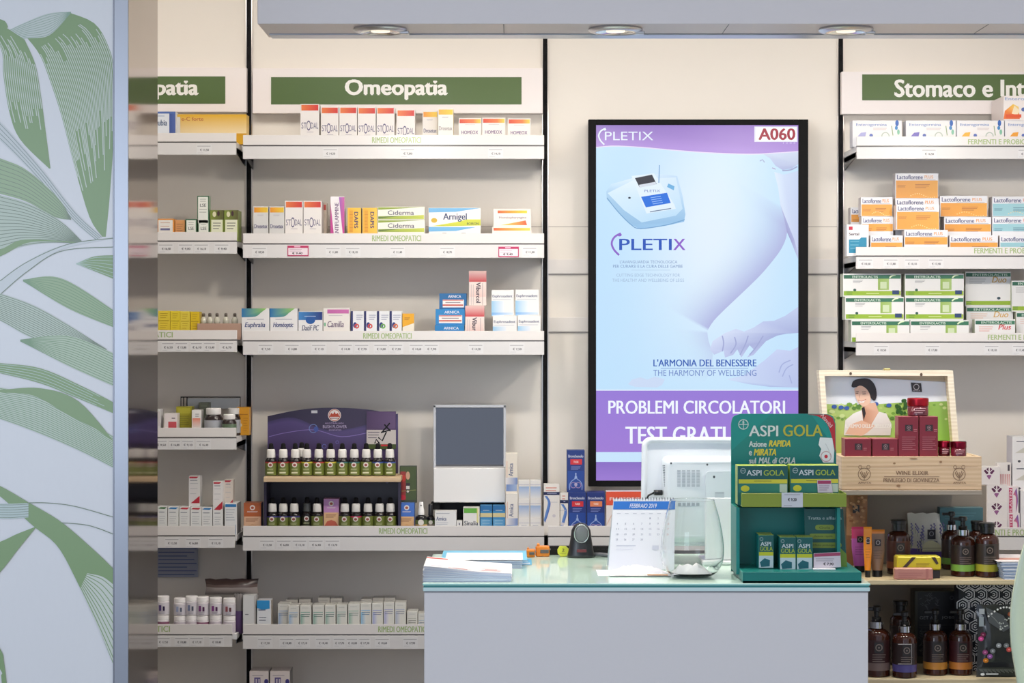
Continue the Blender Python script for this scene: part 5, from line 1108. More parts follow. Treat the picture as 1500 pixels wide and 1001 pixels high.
for k in range(3):
    j = (k + 1) % 4
    if k == 2: continue
    m.extrude([out[k], out[j], inn[j], inn[k]], dl - .05, .05, (238, 228, 206), side=(232, 218, 190))
m.extrude([out[3], out[0], inn[0], inn[3]], dl - .05, .05, (238, 228, 206), side=(232, 218, 190))
m.d = dl - .0505
m.e(1246, 547.5, 2, 2.2, (90, 70, 54)); m.e(1349.5, 549, 2, 2.4, (90, 70, 54))
m.build('lid_rim', lid)
m = MB(dl, 'metal'); X = W(1297, 540, dl).x; z = W(0, 543, dl).z; m.box(X - .010, X + .010, dl - DW - .03, dl - DW - .012, z, z + .007, (196, 180, 120), c=.002); m.build('latch', lid)
pd = dl - .012
m = MB(pd, 'card'); m.step = .00002
pq = [(1205, 550), (1387, 560), (1398, 668), (1214, 668)]
m.extrude(pq, pd, .004, (226, 234, 244))
m.p([(1206, 551), (1386, 561), (1390, 600), (1209, 596)], [(232, 240, 248), (232, 238, 244), (240, 244, 250), (238, 244, 250)])
m.p([(1209, 592), (1260, 594), (1320, 590), (1390, 588), (1398, 667), (1214, 667)], [(176, 206, 120), (186, 214, 124), (160, 196, 90), (150, 190, 90), (140, 200, 70), (190, 200, 110)])
random.seed(3)
for k in range(90):
    x = random.uniform(1212, 1390); y = random.uniform(591, 618); rr = random.uniform(2, 4.5)
    m.e(x, y, rr, rr * .7, random.choice(((150, 190, 84), (120, 166, 64), (190, 216, 120), (96, 140, 60), (206, 224, 150))), 8)
for x, y in ((1222, 596), (1240, 598), (1283, 592), (1302, 594), (1232, 597)): m.e(x, y, 4, 3, (60, 96, 176), 8)
for k in range(22): m.e(random.uniform(1310, 1328), random.uniform(584, 606), 2.4, 2.6, (50, 96, 40), 7)
# printed woman in white by the field
SK, SK2, HR = (232, 186, 158), (206, 148, 116), (44, 34, 34)
m.p([(1236, 636), (1238, 616), (1250, 606), (1262, 601), (1282, 602), (1298, 606), (1306, 622), (1304, 638), (1236, 638)], [(228, 222, 216), (240, 236, 232), (246, 244, 242), (250, 248, 246), (246, 242, 238), (240, 236, 232), (228, 222, 216), (222, 214, 206), (226, 218, 210)])
m.p([(1262, 600), (1264, 592), (1282, 590), (1287, 604), (1276, 622), (1266, 634)], [SK2, SK, SK, SK, SK2, SK2])
m.p([(1238, 636), (1246, 622), (1262, 616), (1272, 620), (1282, 624), (1270, 634), (1262, 639)], SK)
m.p(curve([(1247, 566), (1250, 558), (1262, 554.5), (1274, 556), (1282, 566), (1284, 580), (1281, 587), (1276, 584), (1262, 568), (1250, 568), (1247, 566)], 30), HR)
m.p(curve([(1251, 570), (1260, 565), (1270, 571), (1275, 582), (1274, 590), (1267, 595), (1260, 593), (1254, 584), (1251, 570)], 26), (240, 200, 174))
m.p(curve([(1250, 568), (1262, 563), (1272, 572), (1279, 586), (1283, 578), (1278, 562), (1264, 557), (1252, 560), (1250, 568)], 26), HR)
m.p([(1262, 598), (1266, 596), (1268, 606), (1265, 616)], HR)
m.line([(1253, 577), (1257, 576)], 1.1, (110, 76, 64)); m.line([(1263, 577.5), (1268, 577)], 1.1, (110, 76, 64)); m.line([(1253, 574.6), (1257.5, 573.4)], .8, (70, 50, 46)); m.line([(1262.5, 574.4), (1268.5, 574.2)], .8, (70, 50, 46)); m.line([(1259.5, 578), (1258.6, 583)], .8, (200, 150, 126)); m.p([(1257, 586), (1262, 588), (1268, 585), (1265, 590), (1260, 590)], (250, 244, 240)); m.line([(1256.5, 586), (1262, 588), (1268.5, 585)], .7, (190, 96, 90), 6)
m.p([(1334, 560.5), (1349, 561.5), (1350.5, 574.5), (1336, 574)], (50, 44, 46)); m.ring(1342, 567, 4.4, 1, (206, 200, 200)); m.t('APIVITA', 1337, 571.3, 1347.5, 573.4, (206, 200, 200), 0)
m.t('IL TEMPO DELLA BELLEZZA', 1238, 621.5, 1306, 627, (246, 244, 236), 1)
m.build('photo_poster', lid)
# burgundy cosmetics on the crate
zC = zt - .002 + .0005
BUR = (122, 30, 46)
def d_bur(big):
    def f(m, a, b, t):
        cx = a + (b - a) * .52; y = t + (12 if big else 7)
        m.r(cx - 5.5, y, cx + 5.5, y + 9.5, (44, 30, 34)); m.ring(cx, y + 4.2, 2.9, .7, (150, 120, 124)); m.e(cx, y + 4.2, 1, 1, (150, 120, 124)); m.lines(cx - 3, y + 8, cx + 3, y + 8.1, 1, (150, 120, 124), .6); m.lines(cx + 7, y + 7, cx + 12, y + 9.5, 2, (190, 120, 124), .7)
        if big: m.lines(cx - 10, y + 18, cx + 10, y + 36, 7, (176, 104, 112), .8)
        else: m.r(a + .5, t + 25, b - .5, t + 26.5, (150, 60, 66))
    return f
def bx(a, b, t, yb, lab, big, d, grp, th):
    zb = zC; aa, bb = W(a, 0, d).x, W(b, t, d)
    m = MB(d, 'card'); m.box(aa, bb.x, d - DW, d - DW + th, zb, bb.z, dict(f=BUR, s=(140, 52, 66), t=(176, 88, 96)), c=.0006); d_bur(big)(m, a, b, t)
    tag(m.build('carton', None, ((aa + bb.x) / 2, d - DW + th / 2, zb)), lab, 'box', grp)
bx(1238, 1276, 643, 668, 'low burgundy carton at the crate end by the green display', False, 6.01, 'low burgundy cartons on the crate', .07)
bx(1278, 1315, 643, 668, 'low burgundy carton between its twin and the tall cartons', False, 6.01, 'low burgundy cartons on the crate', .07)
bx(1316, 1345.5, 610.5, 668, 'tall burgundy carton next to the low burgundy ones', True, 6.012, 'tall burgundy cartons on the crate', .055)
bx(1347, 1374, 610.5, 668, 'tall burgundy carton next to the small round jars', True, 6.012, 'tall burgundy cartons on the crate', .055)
def cjar(px, yb, yt, rpx, d, label, zb, lidc, body):
    at = (W(px, 0, d).x, d - DW, zb); r = rpx * S(d); h = (yb - yt) * S(d)
    o = thing('cream_jar', label, 'jar', at, 'burgundy cream jars')
    m = MB(mat='gloss'); m.lathe([(r * .9, 0), (r * .98, h * .06), (r * .98, h * .56)], body, at=at, seg=28); m.build('jar_body', o)
    m = MB(mat='metal'); m.lathe([(r, h * .57), (r * 1.01, h * .6), (r * 1.01, h * .95), (r * .94, h)], lidc, at=at, seg=28); m.build('lid', o)
    dl_ = d - r * 1.02; k = F / dl_; x = CX + at[0] * k; y = HY + (CZ - zb) * k
    m = MB(dl_, 'card'); hh = h * k
    m.r(x - rpx * .5, y - hh * .40, x + rpx * .5, y - hh * .2, body); m.lines(x - rpx * .55, y - hh * .44, x + rpx * .55, y - hh * .2, 3, (220, 170, 176), .8); m.build('label', o)
cjar(1344.5, 610, 583.5, 15.5, 6.045, 'burgundy cream jar with shiny red lid standing on the tall cartons', W(0, 610.5, 6.012).z + .0005, (176, 40, 50), (96, 34, 44))
cjar(1404, 669, 647, 11.5, 6.02, 'small burgundy jar at the open end of the crate', zC, (120, 26, 44), (96, 20, 36))
cjar(1383, 669, 647, 9, 6.045, 'small burgundy jar tucked behind its neighbour on the crate', zC, (150, 30, 50), (90, 20, 34))

# bottles, tubes and soaps on the middle shelf; amber bottles on the lower shelf
def amber(px, yb, yt, rpx, zb, label, grp, kind='pump', band=None, labc=(50, 36, 34), d=None, body=(56, 24, 14), collar=(190, 190, 194), frame=False):
    if d is None: d = (CZ - zb) * F / (yb - HY)
    at = (W(px, 0, d).x, d - DW, zb + .0003); u = S(d); h = (yb - yt) * u; r = rpx * u
    o = thing('pump_bottle' if kind == 'pump' else 'amber_bottle', label, 'bottle', at, grp)
    hb = h * (.68 if kind == 'pump' else .80)
    m = MB(mat='amber'); m.lathe([(r * .9, 0), (r, .003), (r, hb * .84), (r * .93, hb * .91), (r * .7, hb * .97), (r * .42, hb)], body, at=at, seg=28); m.build('amber_body', o)
    if kind == 'pump':
        m = MB(mat='chrome'); m.lathe([(r * .47, hb), (r * .5, hb + .001), (r * .5, hb + h * .095), (r * .42, hb + h * .1)], collar, at=at, seg=22); m.build('silver_collar', o)
        m = MB(mat='plastic'); z0 = hb + h * .1
        m.lathe([(r * .36, z0), (r * .36, z0 + h * .06), (r * .2, z0 + h * .065), (r * .2, h * .92), (r * .34, h * .93), (r * .34, h * .985), (r * .28, h)], (22, 20, 20), at=at, seg=18)
        m.box(at[0] - r * .95, at[0] - r * .2, at[1] - r * .14, at[1] + r * .14, at[2] + h * .935, at[2] + h * .98, (22, 20, 20), c=.001); m.build('pump_head', o)
    else:
        m = MB(mat='plastic'); m.lathe([(r * .46, hb), (r * .62, hb + .001), (r * .62, h * .93), (r * .7, h * .935), (r * .7, h * .99), (r * .62, h)], (24, 22, 20), at=at, seg=22); m.build('screw_cap', o)
    dl_ = d - r * 1.035; k = F / dl_; x = CX + at[0] * k; y = HY + (CZ - at[2]) * k; H = hb * k
    m = MB(dl_, 'card'); m.lathe([(r * 1.01, hb * .14), (r * 1.01, hb * .26), (r * 1.01, hb * .3), (r * 1.01, hb * .78)] if band else [(r * 1.01, hb * .14), (r * 1.01, hb * .78)], [band, band, labc] if band else labc, at=at, seg=30, cap=False)
    g = (128, 112, 104)
    m.r(x - rpx * .34, y - H * .74, x + rpx * .34, y - H * .52, (30, 24, 24)); m.ring(x, y - H * .63, H * .075, H * .02, g); m.e(x, y - H * .63, H * .02, H * .02, g)
    if frame:
        for q in ((x - rpx * .75, y - H * .78, x + rpx * .4, y - H * .765), (x - rpx * .75, y - H * .34, x + rpx * .4, y - H * .325), (x + rpx * .37, y - H * .78, x + rpx * .4, y - H * .33)): m.r(*q, (196, 190, 190))
    m.lines(x - rpx * .5, y - H * .48, x + rpx * .5, y - H * .34, 4, g, .7); m.build('label', o)
    return o
AB = 'amber bottles on the lower shelf of the stand'
amber(1284, 990, 888, 19.5, zS2, 'amber pump bottle partly hidden by the counter, lower shelf', AB, band=(116, 96, 92), labc=(58, 30, 32))
amber(1325, 992, 896, 17.5, zS2, 'amber pump bottle with violet band and white-lined label', AB, band=(84, 76, 140), labc=(44, 30, 30), frame=True)
amber(1319, 975, 880, 15.5, zS2, 'dark-capped amber bottle behind the violet-banded one', AB, kind='cap', labc=(50, 34, 30))
amber(1370, 988, 893, 17.5, zS2, 'amber pump bottle with ochre band in front of the black box', AB, band=(190, 130, 50), labc=(42, 28, 28))
amber(1407, 988, 893, 17, zS2, 'amber pump bottle with ochre band beside the hexagon-patterned bag', AB, band=(190, 120, 50), labc=(66, 24, 28))
MBT = 'amber bottles on the middle shelf of the stand'
amber(1316, 841, 762, 17, zS1, 'black-capped amber bottle with brown label behind the yellow soap', MBT, kind='cap', band=(150, 84, 44), labc=(86, 44, 30))
amber(1410.5, 844, 757, 17.5, zS1, 'amber pump bottle with bright green band at the front', MBT, band=(128, 176, 74), labc=(54, 40, 38))
amber(1394, 834, 750, 14.5, zS1, 'amber pump bottle with green band behind the front one', MBT, band=(120, 170, 70), labc=(54, 40, 38))
amber(1446, 845, 766, 17, zS1, 'black-capped amber bottle with yellow-green lower half', MBT, kind='cap', band=(170, 166, 50), labc=(54, 44, 36))
amber(1431, 833, 763, 13, zS1, 'black-capped dark bottle squeezed behind the green-banded pump', MBT, kind='cap', labc=(44, 60, 60))
def tube(px, yb, yt, wpx, label, col, capc=(24, 22, 24), lab=(50, 40, 40), side=None, grp='hand cream tubes on the stand'):
    zb = zS1 + .0003; d = (CZ - zb) * F / (yb - HY); at = (W(px, 0, d).x, d - DW, zb); u = S(d)
    o = thing('cream_tube', label, 'tube', at, grp)
    h, w = (yb - yt) * u, wpx * u / 2
    m = MB(mat='plastic'); m.lathe([(w * .62, 0), (w * .66, .001), (w * .66, h * .13), (w * .6, h * .14)], capc, at=at, seg=20); m.build('screw_cap', o)
    m = MB(d - w * .72, 'plastic'); K, N = 10, 24; base = len(m.v)
    for k in range(K + 1):
        v = k / K; ry = w * (.66 * (1 - v) + .02); rx = w * (.72 + .28 * min(1, v * 2.2)); z = zb + h * (.14 + .86 * v)
        for i in range(N): t = 2 * math.pi * i / N; m.v.append((at[0] + rx * math.cos(t), at[1] + ry * math.sin(t), z))
    for k in range(K):
        for i in range(N):
            c = col(k / K) if callable(col) else col
            i2 = (i + 1) % N; m.idx(0, [base + k * N + i, base + k * N + i2, base + (k + 1) * N + i2, base + (k + 1) * N + i], c, None, True)
    m.idx(0, [base + K * N + i for i in range(N)], col(1) if callable(col) else col); m.build('tube_body', o)
    dl_ = d - w * .60; k = F / dl_; x = CX + at[0] * k; y = HY + (CZ - zb) * k; m = MB(dl_, 'card')
    hh = h * k; m.r(x - wpx * .2, y - hh * .8, x + wpx * .2, y - hh * .66, lab); m.ring(x, y - hh * .73, hh * .045, .8, (170, 160, 160)); m.lines(x - wpx * .32, y - hh * .56, x + wpx * .3, y - hh * .4, 4, tuple(int(v * .75) for v in (col(.5) if callable(col) else col)), .7)
    m.build('printed_label', o); return o
tube(1259, 838, 772, 23, 'pink and violet cream tube nearest the green display', lambda v: (186, 90, 170) if v < .7 else (206, 60, 110))
tube(1271, 846, 772, 12, 'narrow orange cream tube between pink and brown tubes', lambda v: (232, 140, 30))
tube(1285, 845, 776, 22, 'brown cream tube with black cap beside the orange one', lambda v: (122, 92, 70) if v < .9 else (206, 120, 40))
def spouch(x0, x1, yt, yb, zb, label, col, deco, name, th=.035):
    d = (CZ - zb) * F / (yb - HY); pouch(x0, x1, yt, yb - .2, d, label, col, name, 'pouch', th, deco, 'card')
def d_lav(m):
    m.d -= .013
    random.seed(5)
    for k in range(34):
        x = random.uniform(1334, 1382); y = random.uniform(770, 800)
        if 1353 < x < 1374 and 774 < y < 796: continue
        m.line([(x, y + 10), (x + 1, y - 4)], .7, (150, 156, 120))
        for q in range(4): m.e(x + (q % 2) * 1.4, y - 4 + q * 2.4, 1.2, 1.4, ((92, 84, 140), (120, 112, 170))[q % 2], 6)
    m.r(1358, 776, 1370, 790, (40, 36, 40)); m.ring(1364, 782, 3.4, .8, (170, 166, 170)); m.p(curve([(1350, 808), (1354, 796), (1364, 792), (1375, 797), (1380, 808)], 14), (206, 200, 160)); m.lines(1351, 803, 1378, 806, 2, (120, 120, 110), .8)
spouch(1329, 1386, 752, 829, zS1, 'cream pouch printed with lavender and a violet foot', lambda u, v: (88, 66, 150) if v > .74 else (222, 218, 204), d_lav, 'lavender_pouch')
def d_amb(m):
    m.d -= .012; m.r(1249, 740, 1259, 752, (40, 34, 32)); m.ring(1254, 746, 3, .8, (150, 140, 130))
    random.seed(9)
    for k in range(40): m.e(random.uniform(1243, 1268), random.uniform(728, 768), 2.2, 1.8, random.choice(((206, 150, 100), (176, 112, 64), (220, 170, 120))), 7)
    m.lines(1246, 776, 1266, 790, 3, (226, 190, 150), 1)
spouch(1239, 1271, 722, 829, zS1, 'amber-toned pouch standing behind the pink tube', lambda u, v: (190, 136, 92) if v < .6 else (150, 100, 66), d_amb, 'amber_pouch', .03)
d = 6.30; X0, X1 = W(1377, 0, d).x, W(1440, 0, d).x
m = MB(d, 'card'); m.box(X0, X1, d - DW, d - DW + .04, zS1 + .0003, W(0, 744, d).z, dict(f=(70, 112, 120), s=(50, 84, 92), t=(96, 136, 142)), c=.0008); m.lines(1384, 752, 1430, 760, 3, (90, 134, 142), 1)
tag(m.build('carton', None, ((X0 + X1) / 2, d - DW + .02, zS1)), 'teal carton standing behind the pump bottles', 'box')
# soaps
d1 = 5.985
m = MB(d1, 'card'); a, b = W(1317, 0, d1).x, W(1377, 0, d1).x; zq = zS1 + .0003
m.box(a, b, d1 - DW, d1 - DW + .055, zq, zq + 12 * S(d1), dict(f=(40, 32, 34)), c=.001)
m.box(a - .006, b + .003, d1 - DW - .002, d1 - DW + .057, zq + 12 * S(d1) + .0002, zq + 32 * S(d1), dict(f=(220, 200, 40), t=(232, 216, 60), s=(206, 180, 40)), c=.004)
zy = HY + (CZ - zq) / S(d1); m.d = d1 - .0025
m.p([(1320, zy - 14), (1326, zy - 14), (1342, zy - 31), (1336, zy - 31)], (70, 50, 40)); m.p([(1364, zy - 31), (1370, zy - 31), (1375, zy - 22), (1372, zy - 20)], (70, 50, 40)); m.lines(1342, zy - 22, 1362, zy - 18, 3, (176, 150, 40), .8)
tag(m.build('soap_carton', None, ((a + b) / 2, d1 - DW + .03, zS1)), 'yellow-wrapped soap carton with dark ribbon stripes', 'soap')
d2 = 5.953
m = MB(d2, 'card'); a, b = W(1310, 0, d2).x, W(1367, 0, d2).x
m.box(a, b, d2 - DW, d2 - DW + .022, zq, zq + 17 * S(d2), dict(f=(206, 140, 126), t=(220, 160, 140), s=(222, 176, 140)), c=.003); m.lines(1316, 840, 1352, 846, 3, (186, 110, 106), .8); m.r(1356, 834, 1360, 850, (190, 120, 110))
tag(m.build('soap_carton', None, ((a + b) / 2, d2 - DW + .011, zS1)), 'pink soap bar carton lying at the front edge of the stand', 'soap')
# lower shelf: black gift box, patterned bag, floral cosmetics pouch
d3 = 6.22; zq = zS2 + .0003
m = MB(d3, 'card'); a, b = W(1340, 0, d3).x, W(1404, 0, d3).x; zt3 = W(0, 866, d3).z
m.box(a, b, d3 - DW, d3 - DW + .07, zq, zt3, dict(f=(60, 58, 44), s=(50, 48, 40), t=(70, 68, 50)), c=.001)
m.r(1344, 868, 1401, 962, (26, 26, 30))
random.seed(2)
for k in range(26):
    x = random.uniform(1346, 1372); y = random.uniform(870, 888); m.line([(x, y), (x + 4, y + random.uniform(-6, 6))], .8, (96, 96, 100))
for k in range(30):
    x = random.uniform(1345, 1356); y = random.uniform(925, 958); m.line([(x, y), (x + 4, y + random.uniform(-6, 6))], .8, (80, 80, 76))
m.ring(1394, 876, 3, .8, (90, 90, 96)); m.t('GET A', 1347, 903, 1367, 907.5, (150, 150, 150), 0); m.t('JOBS', 1379, 903, 1398, 907.5, (150, 150, 150), 0); m.lines(1346, 916, 1400, 920, 2, (70, 70, 72), .8)
tag(m.build('gift_box', None, ((a + b) / 2, d3 - DW + .035, zS2)), 'black printed gift box behind the amber pump bottles', 'box')
d4 = 6.085
bag = thing('paper_bag', 'black and white hexagon-patterned bag at the end of the lower shelf', 'bag', (W(1455, 0, d4).x, d4 - DW + .05, zS2))
m = MB(d4, 'card'); a, b = W(1404, 0, d4).x, W(1530, 0, d4).x; zt4 = min(W(0, 845, d4).z, zS1 - .016)
m.box(a, b, d4 - DW, d4 - DW + .06, zq, zt4, (30, 32, 40), c=.001); m.build('bag_body', bag)
m = MB(d4 - .0003, 'card'); m.step = .000005; RX = 9.4; LT = (236, 236, 234)
yt4 = HY + (CZ - zt4) / S(d4); row = 0; y = yt4 + 6
while y < 985:
    x = 1410 + (RX * .95 if row % 2 else 0)
    while x < 1524:
        for rr in (RX, RX * .58, RX * .2):
            pts = [(x + rr * math.sin(math.pi / 3 * k), y - rr * math.cos(math.pi / 3 * k)) for k in range(7)]
            for k in range(6): 
                if (k + row) % 6 != 5: m.line([pts[k], pts[k + 1]], 1.3, LT)
        x += RX * 1.95
    y += RX * 1.66; row += 1
m.build('hexagon_print', bag)
m = MB(mat='fabric')
for x in (1428, 1506):
    X = W(x, 0, d4).x; m.tube([(X - .02, d4 - DW + .05, zt4 - .002), (X - .012, d4 - DW + .05, zt4 + .004), (X + .012, d4 - DW + .05, zt4 + .004), (X + .02, d4 - DW + .05, zt4 - .002)], .002, (30, 30, 34))
m.build('handle', bag)
def d_flor(m):
    m.d -= .016; random.seed(12)
    m.p([(1444, 890), (1470, 902), (1480, 920), (1470, 926), (1448, 912)], (84, 88, 92)); m.line([(1446, 898), (1456, 906), (1470, 922)], 1.2, (120, 124, 126), 8)
    for x, y, c in ((1437, 936, (206, 70, 140)), (1443, 956, (150, 70, 120)), (1450, 962, (150, 90, 160)), (1444, 968, (200, 120, 40)), (1478, 952, (200, 80, 76)), (1463, 946, (150, 154, 158)), (1474, 946, (120, 124, 126)), (1454, 954, (120, 124, 128)), (1480, 900, (150, 80, 56)), (1440, 930, (110, 40, 70))): m.e(x, y, 4, 3.6, c, 12); m.e(x, y, 1.5, 1.4, tuple(min(255, v + 60) for v in c), 8)
    for k in range(9): m.e(1448 + k * 4.4, 903 - 11 * math.sin(k * .3) - k * .4, 1.5, 1.5, (226, 226, 224), 8)
    for k in range(14): m.e(random.uniform(1464, 1480), random.uniform(906, 924), 1.1, 1.1, (190, 196, 190), 6)
    m.r(1434, 892, 1442, 900, (170, 176, 180)); m.r(1434, 904, 1441, 918, (150, 160, 166)); m.r(1432, 978, 1485, 990, (52, 54, 50))
    for k in range(26): x = 1434 + k * 2; m.line([(x, 980), (x + 3, 984 + (k % 3))], .8, (110, 112, 104))
    m.e(1439, 988, 3, 2, (236, 236, 230)); m.r(1444, 986.5, 1462, 988.5, (206, 206, 200))
pouch(1430, 1498, 886, 992, 5.985, 'dark clear-fronted cosmetics pouch with floral print before the hexagon bag', lambda u, v: (52, 54, 56) if v > .06 else (96, 98, 100), 'cosmetics_pouch', 'pouch', .04, d_flor, 'gloss')
# leaflets at the stand's edge
def sheets(x0, x1, yb_front, n, d0, dep, zb, label, name, skew=0, tint=(226, 230, 238), edge=(170, 186, 214), hgt=.02):
    a, b = W(x0, 0, d0).x, W(x1, 0, d0).x; m = MB(mat='paper'); random.seed(n + int(x0))
    for i in range(n):
        z = zb + .0003 + hgt * i / n; jx, jy = random.uniform(-.003, .003) + skew * i / n, random.uniform(-.002, .002)
        m.box(a + jx, b + jx, d0 - DW + jy, d0 - DW + dep + jy, z, z + hgt / n * .8, dict(f=edge if i % 3 else tint, s=edge, t=tint), c=.0001)
    o = m.build(name, None, ((a + b) / 2, d0 - DW + dep / 2, zb)); tag(o, label, 'leaflets', kind='stuff'); return o
sheets(1472, 1560, 848, 16, 5.955, .2, zS1, 'pile of white leaflets on the stand next to the yellow-green bottle', 'leaflets', -.012, hgt=.05)
a, b = W(1462, 0, 5.955).x, W(1550, 0, 5.955).x
m = MB(mat='paper'); z = zS1 + .0515; m.box(a, b, 5.955 - DW, 6.15 - DW, z, z + .0006, dict(f=(230, 226, 226), t=(236, 230, 230), s=(226, 222, 222)), c=.0001)
m.box(a + .01, b, 6.0 - DW, 6.05 - DW, z + .0007, z + .001, (216, 160, 146), c=.0001)
tag(m.build('flyer', None, ((a + b) / 2, 6.05 - DW, z)), 'pink-printed flyer on top of the leaflet pile at the stand', 'flyer')
tb_ = W(1483, 840, 5.6)
# pale green chair whose rounded back cuts into the frame
ch = thing('chair', 'pale green chair with rounded shell back at the frame corner', 'chair', (1.62, -1.42, 0))
m = MB(mat='plastic'); N, K = 16, 18; base = len(m.v); dch = 5.58
prof = curve([(1497, 1040), (1489, 990), (1482, 945), (1481, 900), (1486, 860), (1496, 815), (1512, 770), (1536, 745)], K)
cxx = 1.545 + .02
for side in (0, 1):
    for k, (px, py) in enumerate(prof):
        p = W(px, py, dch); hw = cxx - p.x
        for i in range(N + 1):
            t = i / N * 2 - 1; m.v.append((cxx + hw * t, p.y + .05 * (1 - t * t) + .012 * side, p.z))
n1 = (K + 1) * (N + 1)
cg = lambda k: (186, 206, 168) if k % 1 == 0 else 0
for side in (0, 1):
    for k in range(K):
        for i in range(N):
            q = [base + side * n1 + k * (N + 1) + i, base + side * n1 + k * (N + 1) + i + 1, base + side * n1 + (k + 1) * (N + 1) + i + 1, base + side * n1 + (k + 1) * (N + 1) + i]
            m.idx(0, q if side == 0 else q[::-1], (218, 230, 200), None, True)
for k in range(K):
    for i in (0, N):
        q = [base + k * (N + 1) + i, base + (k + 1) * (N + 1) + i, base + n1 + (k + 1) * (N + 1) + i, base + n1 + k * (N + 1) + i]; m.idx(0, q if i == 0 else q[::-1], (220, 232, 204))
q0 = [base + K * (N + 1) + i for i in range(N + 1)] + [base + n1 + K * (N + 1) + i for i in range(N, -1, -1)]; m.idx(0, q0, (220, 232, 204))
m.build('shell_back', ch)
zb_ = W(0, 1040, dch).z
m = MB(mat='plastic'); m.box(cxx - .21, cxx + .21, dch - DW - .40, dch - DW + .04, .43, .46, (186, 206, 168), c=.01); m.build('seat', ch)
m = MB(mat='plastic'); m.box(cxx - .12, cxx + .12, dch - DW + .015, dch - DW + .035, .455, zb_ + .01, (186, 206, 168), c=.004); m.build('back_support', ch)
for sx_ in (-1, 1):
    for sy_ in (0, 1):
        m = MB(mat='metal'); m.tube([(cxx + sx_ * .16, dch - DW - .34 + sy_ * .32, .43), (cxx + sx_ * .2, dch - DW - .38 + sy_ * .4, .002)], .011, (190, 192, 196)); m.build('leg', ch)
# ================================================================ counter
DCN = 5.5
zT = W(0, 855, DCN).z
ycf, ycb = DCN - DW, 6.21 - DW
kx0, kx1 = W(619, 0, DCN).x, W(1275, 0, DCN).x
ct = thing('sales_counter', 'grey counter with a pale green glass top', 'counter', ((kx0 + kx1) / 2, (ycf + ycb) / 2, 0))
m = MB(mat='counterglass'); m.box(kx0, kx1, ycf, ycb, zT - .006, zT, dict(f=(168, 222, 212), s=(168, 222, 212), t=(206, 232, 218)), c=.0012); m.build('glass_top', ct)
m = MB(mat='laminate'); m.box(kx0 + .003, kx1 - .003, ycf + .004, ycb - .004, zT - .0105, zT - .0063, (60, 140, 140), c=0); m.build('spacer', ct)
m = MB(mat='counterglass'); m.box(kx0 + .001, kx1 - .001, ycf + .001, ycb - .001, zT - .021, zT - .0108, dict(f=(206, 232, 230), t=(170, 210, 204)), c=.001); m.build('lower_glass', ct)
m = MB(mat='metal'); m.box(kx0 + .004, kx1 - .004, ycf + .004, ycb - .004, zT - .0245, zT - .0213, (150, 150, 156), c=.0006); m.build('edge_trim', ct)
m = MB(mat='laminate'); m.box(kx0 + .004, kx1 - .005, ycf + .006, ycf + .026, .0, zT - .0247, (224, 221, 220), c=.0015); m.build('front_panel', ct)
for x0, x1 in ((kx0 + .004, kx0 + .024), (kx1 - .025, kx1 - .005)):
    m = MB(mat='laminate'); m.box(x0, x1, ycf + .0265, ycb - .006, 0, zT - .0247, (172, 173, 180), c=.0015); m.build('side_panel', ct)
m = MB(mat='laminate'); m.box(kx0 + .025, kx1 - .026, ycf + .03, ycb - .01, .4, .42, (190, 190, 190), c=.001); m.build('inner_shelf', ct)
def on(px, py):
    """a point of the counter top seen at photo pixel (px, py)"""
    d = (CZ - zT) * F / (py - HY); return W(px, py, d), d

# --- low black strip at the far edge, tape knife, tag, scanner
dm = 6.185; a, b = W(800, 0, dm).x, W(905, 0, dm).x
m = MB(dm, 'matte'); m.box(a, b, dm - DW, dm - DW + .022, zT + .0003, zT + 13 * S(dm), (30, 28, 30), c=.002)
for k in range(14): m.r(804 + k * 7, 804.5, 809 + k * 7, 805.3, (52, 50, 52))
tag(m.build('black_strip', None, ((a + b) / 2, dm - DW + .011, zT)), 'low black strip along the far counter edge behind the scanner', 'box')
def on_obj(name, label, cat, px, py, group=None):
    p, d = on(px, py); return thing(name, label, cat, (p.x, p.y, zT + .0002), group), d
sc, d = on_obj('barcode_scanner', 'black barcode scanner with grey round eye standing on the counter', 'scanner', 851, 817)
x, y, z = sc.location; u = S(d)
m = MB(mat='plastic')
sec = [(0, 20, 13), (4, 20, 13), (10, 18.5, 12), (22, 16.5, 11), (32, 15, 11), (40, 14, 10.6), (45, 11.5, 9), (48.5, 8, 6.5), (50.5, 4, 3.4), (51, 1, 1)]
N = 24; base = 0
for h_, rx, ry in sec:
    for i in range(N):
        t = 2 * math.pi * i / N; c_, s_ = math.cos(t), math.sin(t)
        m.v.append((x + rx * u * abs(c_) ** .8 * (1 if c_ > 0 else -1), y + ry * u * abs(s_) ** .8 * (1 if s_ > 0 else -1), z + h_ * u))
for k in range(len(sec) - 1):
    for i in range(N): i2 = (i + 1) % N; m.idx(0, [k * N + i, k * N + i2, (k + 1) * N + i2, (k + 1) * N + i], (38, 38, 42), None, True)
m.idx(0, list(range(N))[::-1], (38, 38, 42)); m.idx(0, [(len(sec) - 1) * N + i for i in range(N)], (38, 38, 42)); m.build('stand_body', sc)
m = MB(mat='chrome'); cz_ = z + 36 * u; yy = y - 13.4 * u; seg = 32
R0, R1 = 12 * u, 10.2 * u
b0 = len(m.v)
for rr, dy in ((R0, 2.5 * u), (R0, -.8 * u), (R1, -.8 * u), (R1, 2 * u)):
    for i in range(seg): t = 2 * math.pi * i / seg; m.v.append((x + .3 * u + rr * .93 * math.cos(t), yy + dy + math.sin(t) * rr * -.18, cz_ + rr * 1.18 * math.sin(t)))
for k in range(3):
    for i in range(seg): i2 = (i + 1) % seg; m.idx(0, [b0 + k * seg + i, b0 + k * seg + i2, b0 + (k + 1) * seg + i2, b0 + (k + 1) * seg + i][::-1], (176, 176, 178), None, True)
ringo = m.build('chrome_ring', sc)
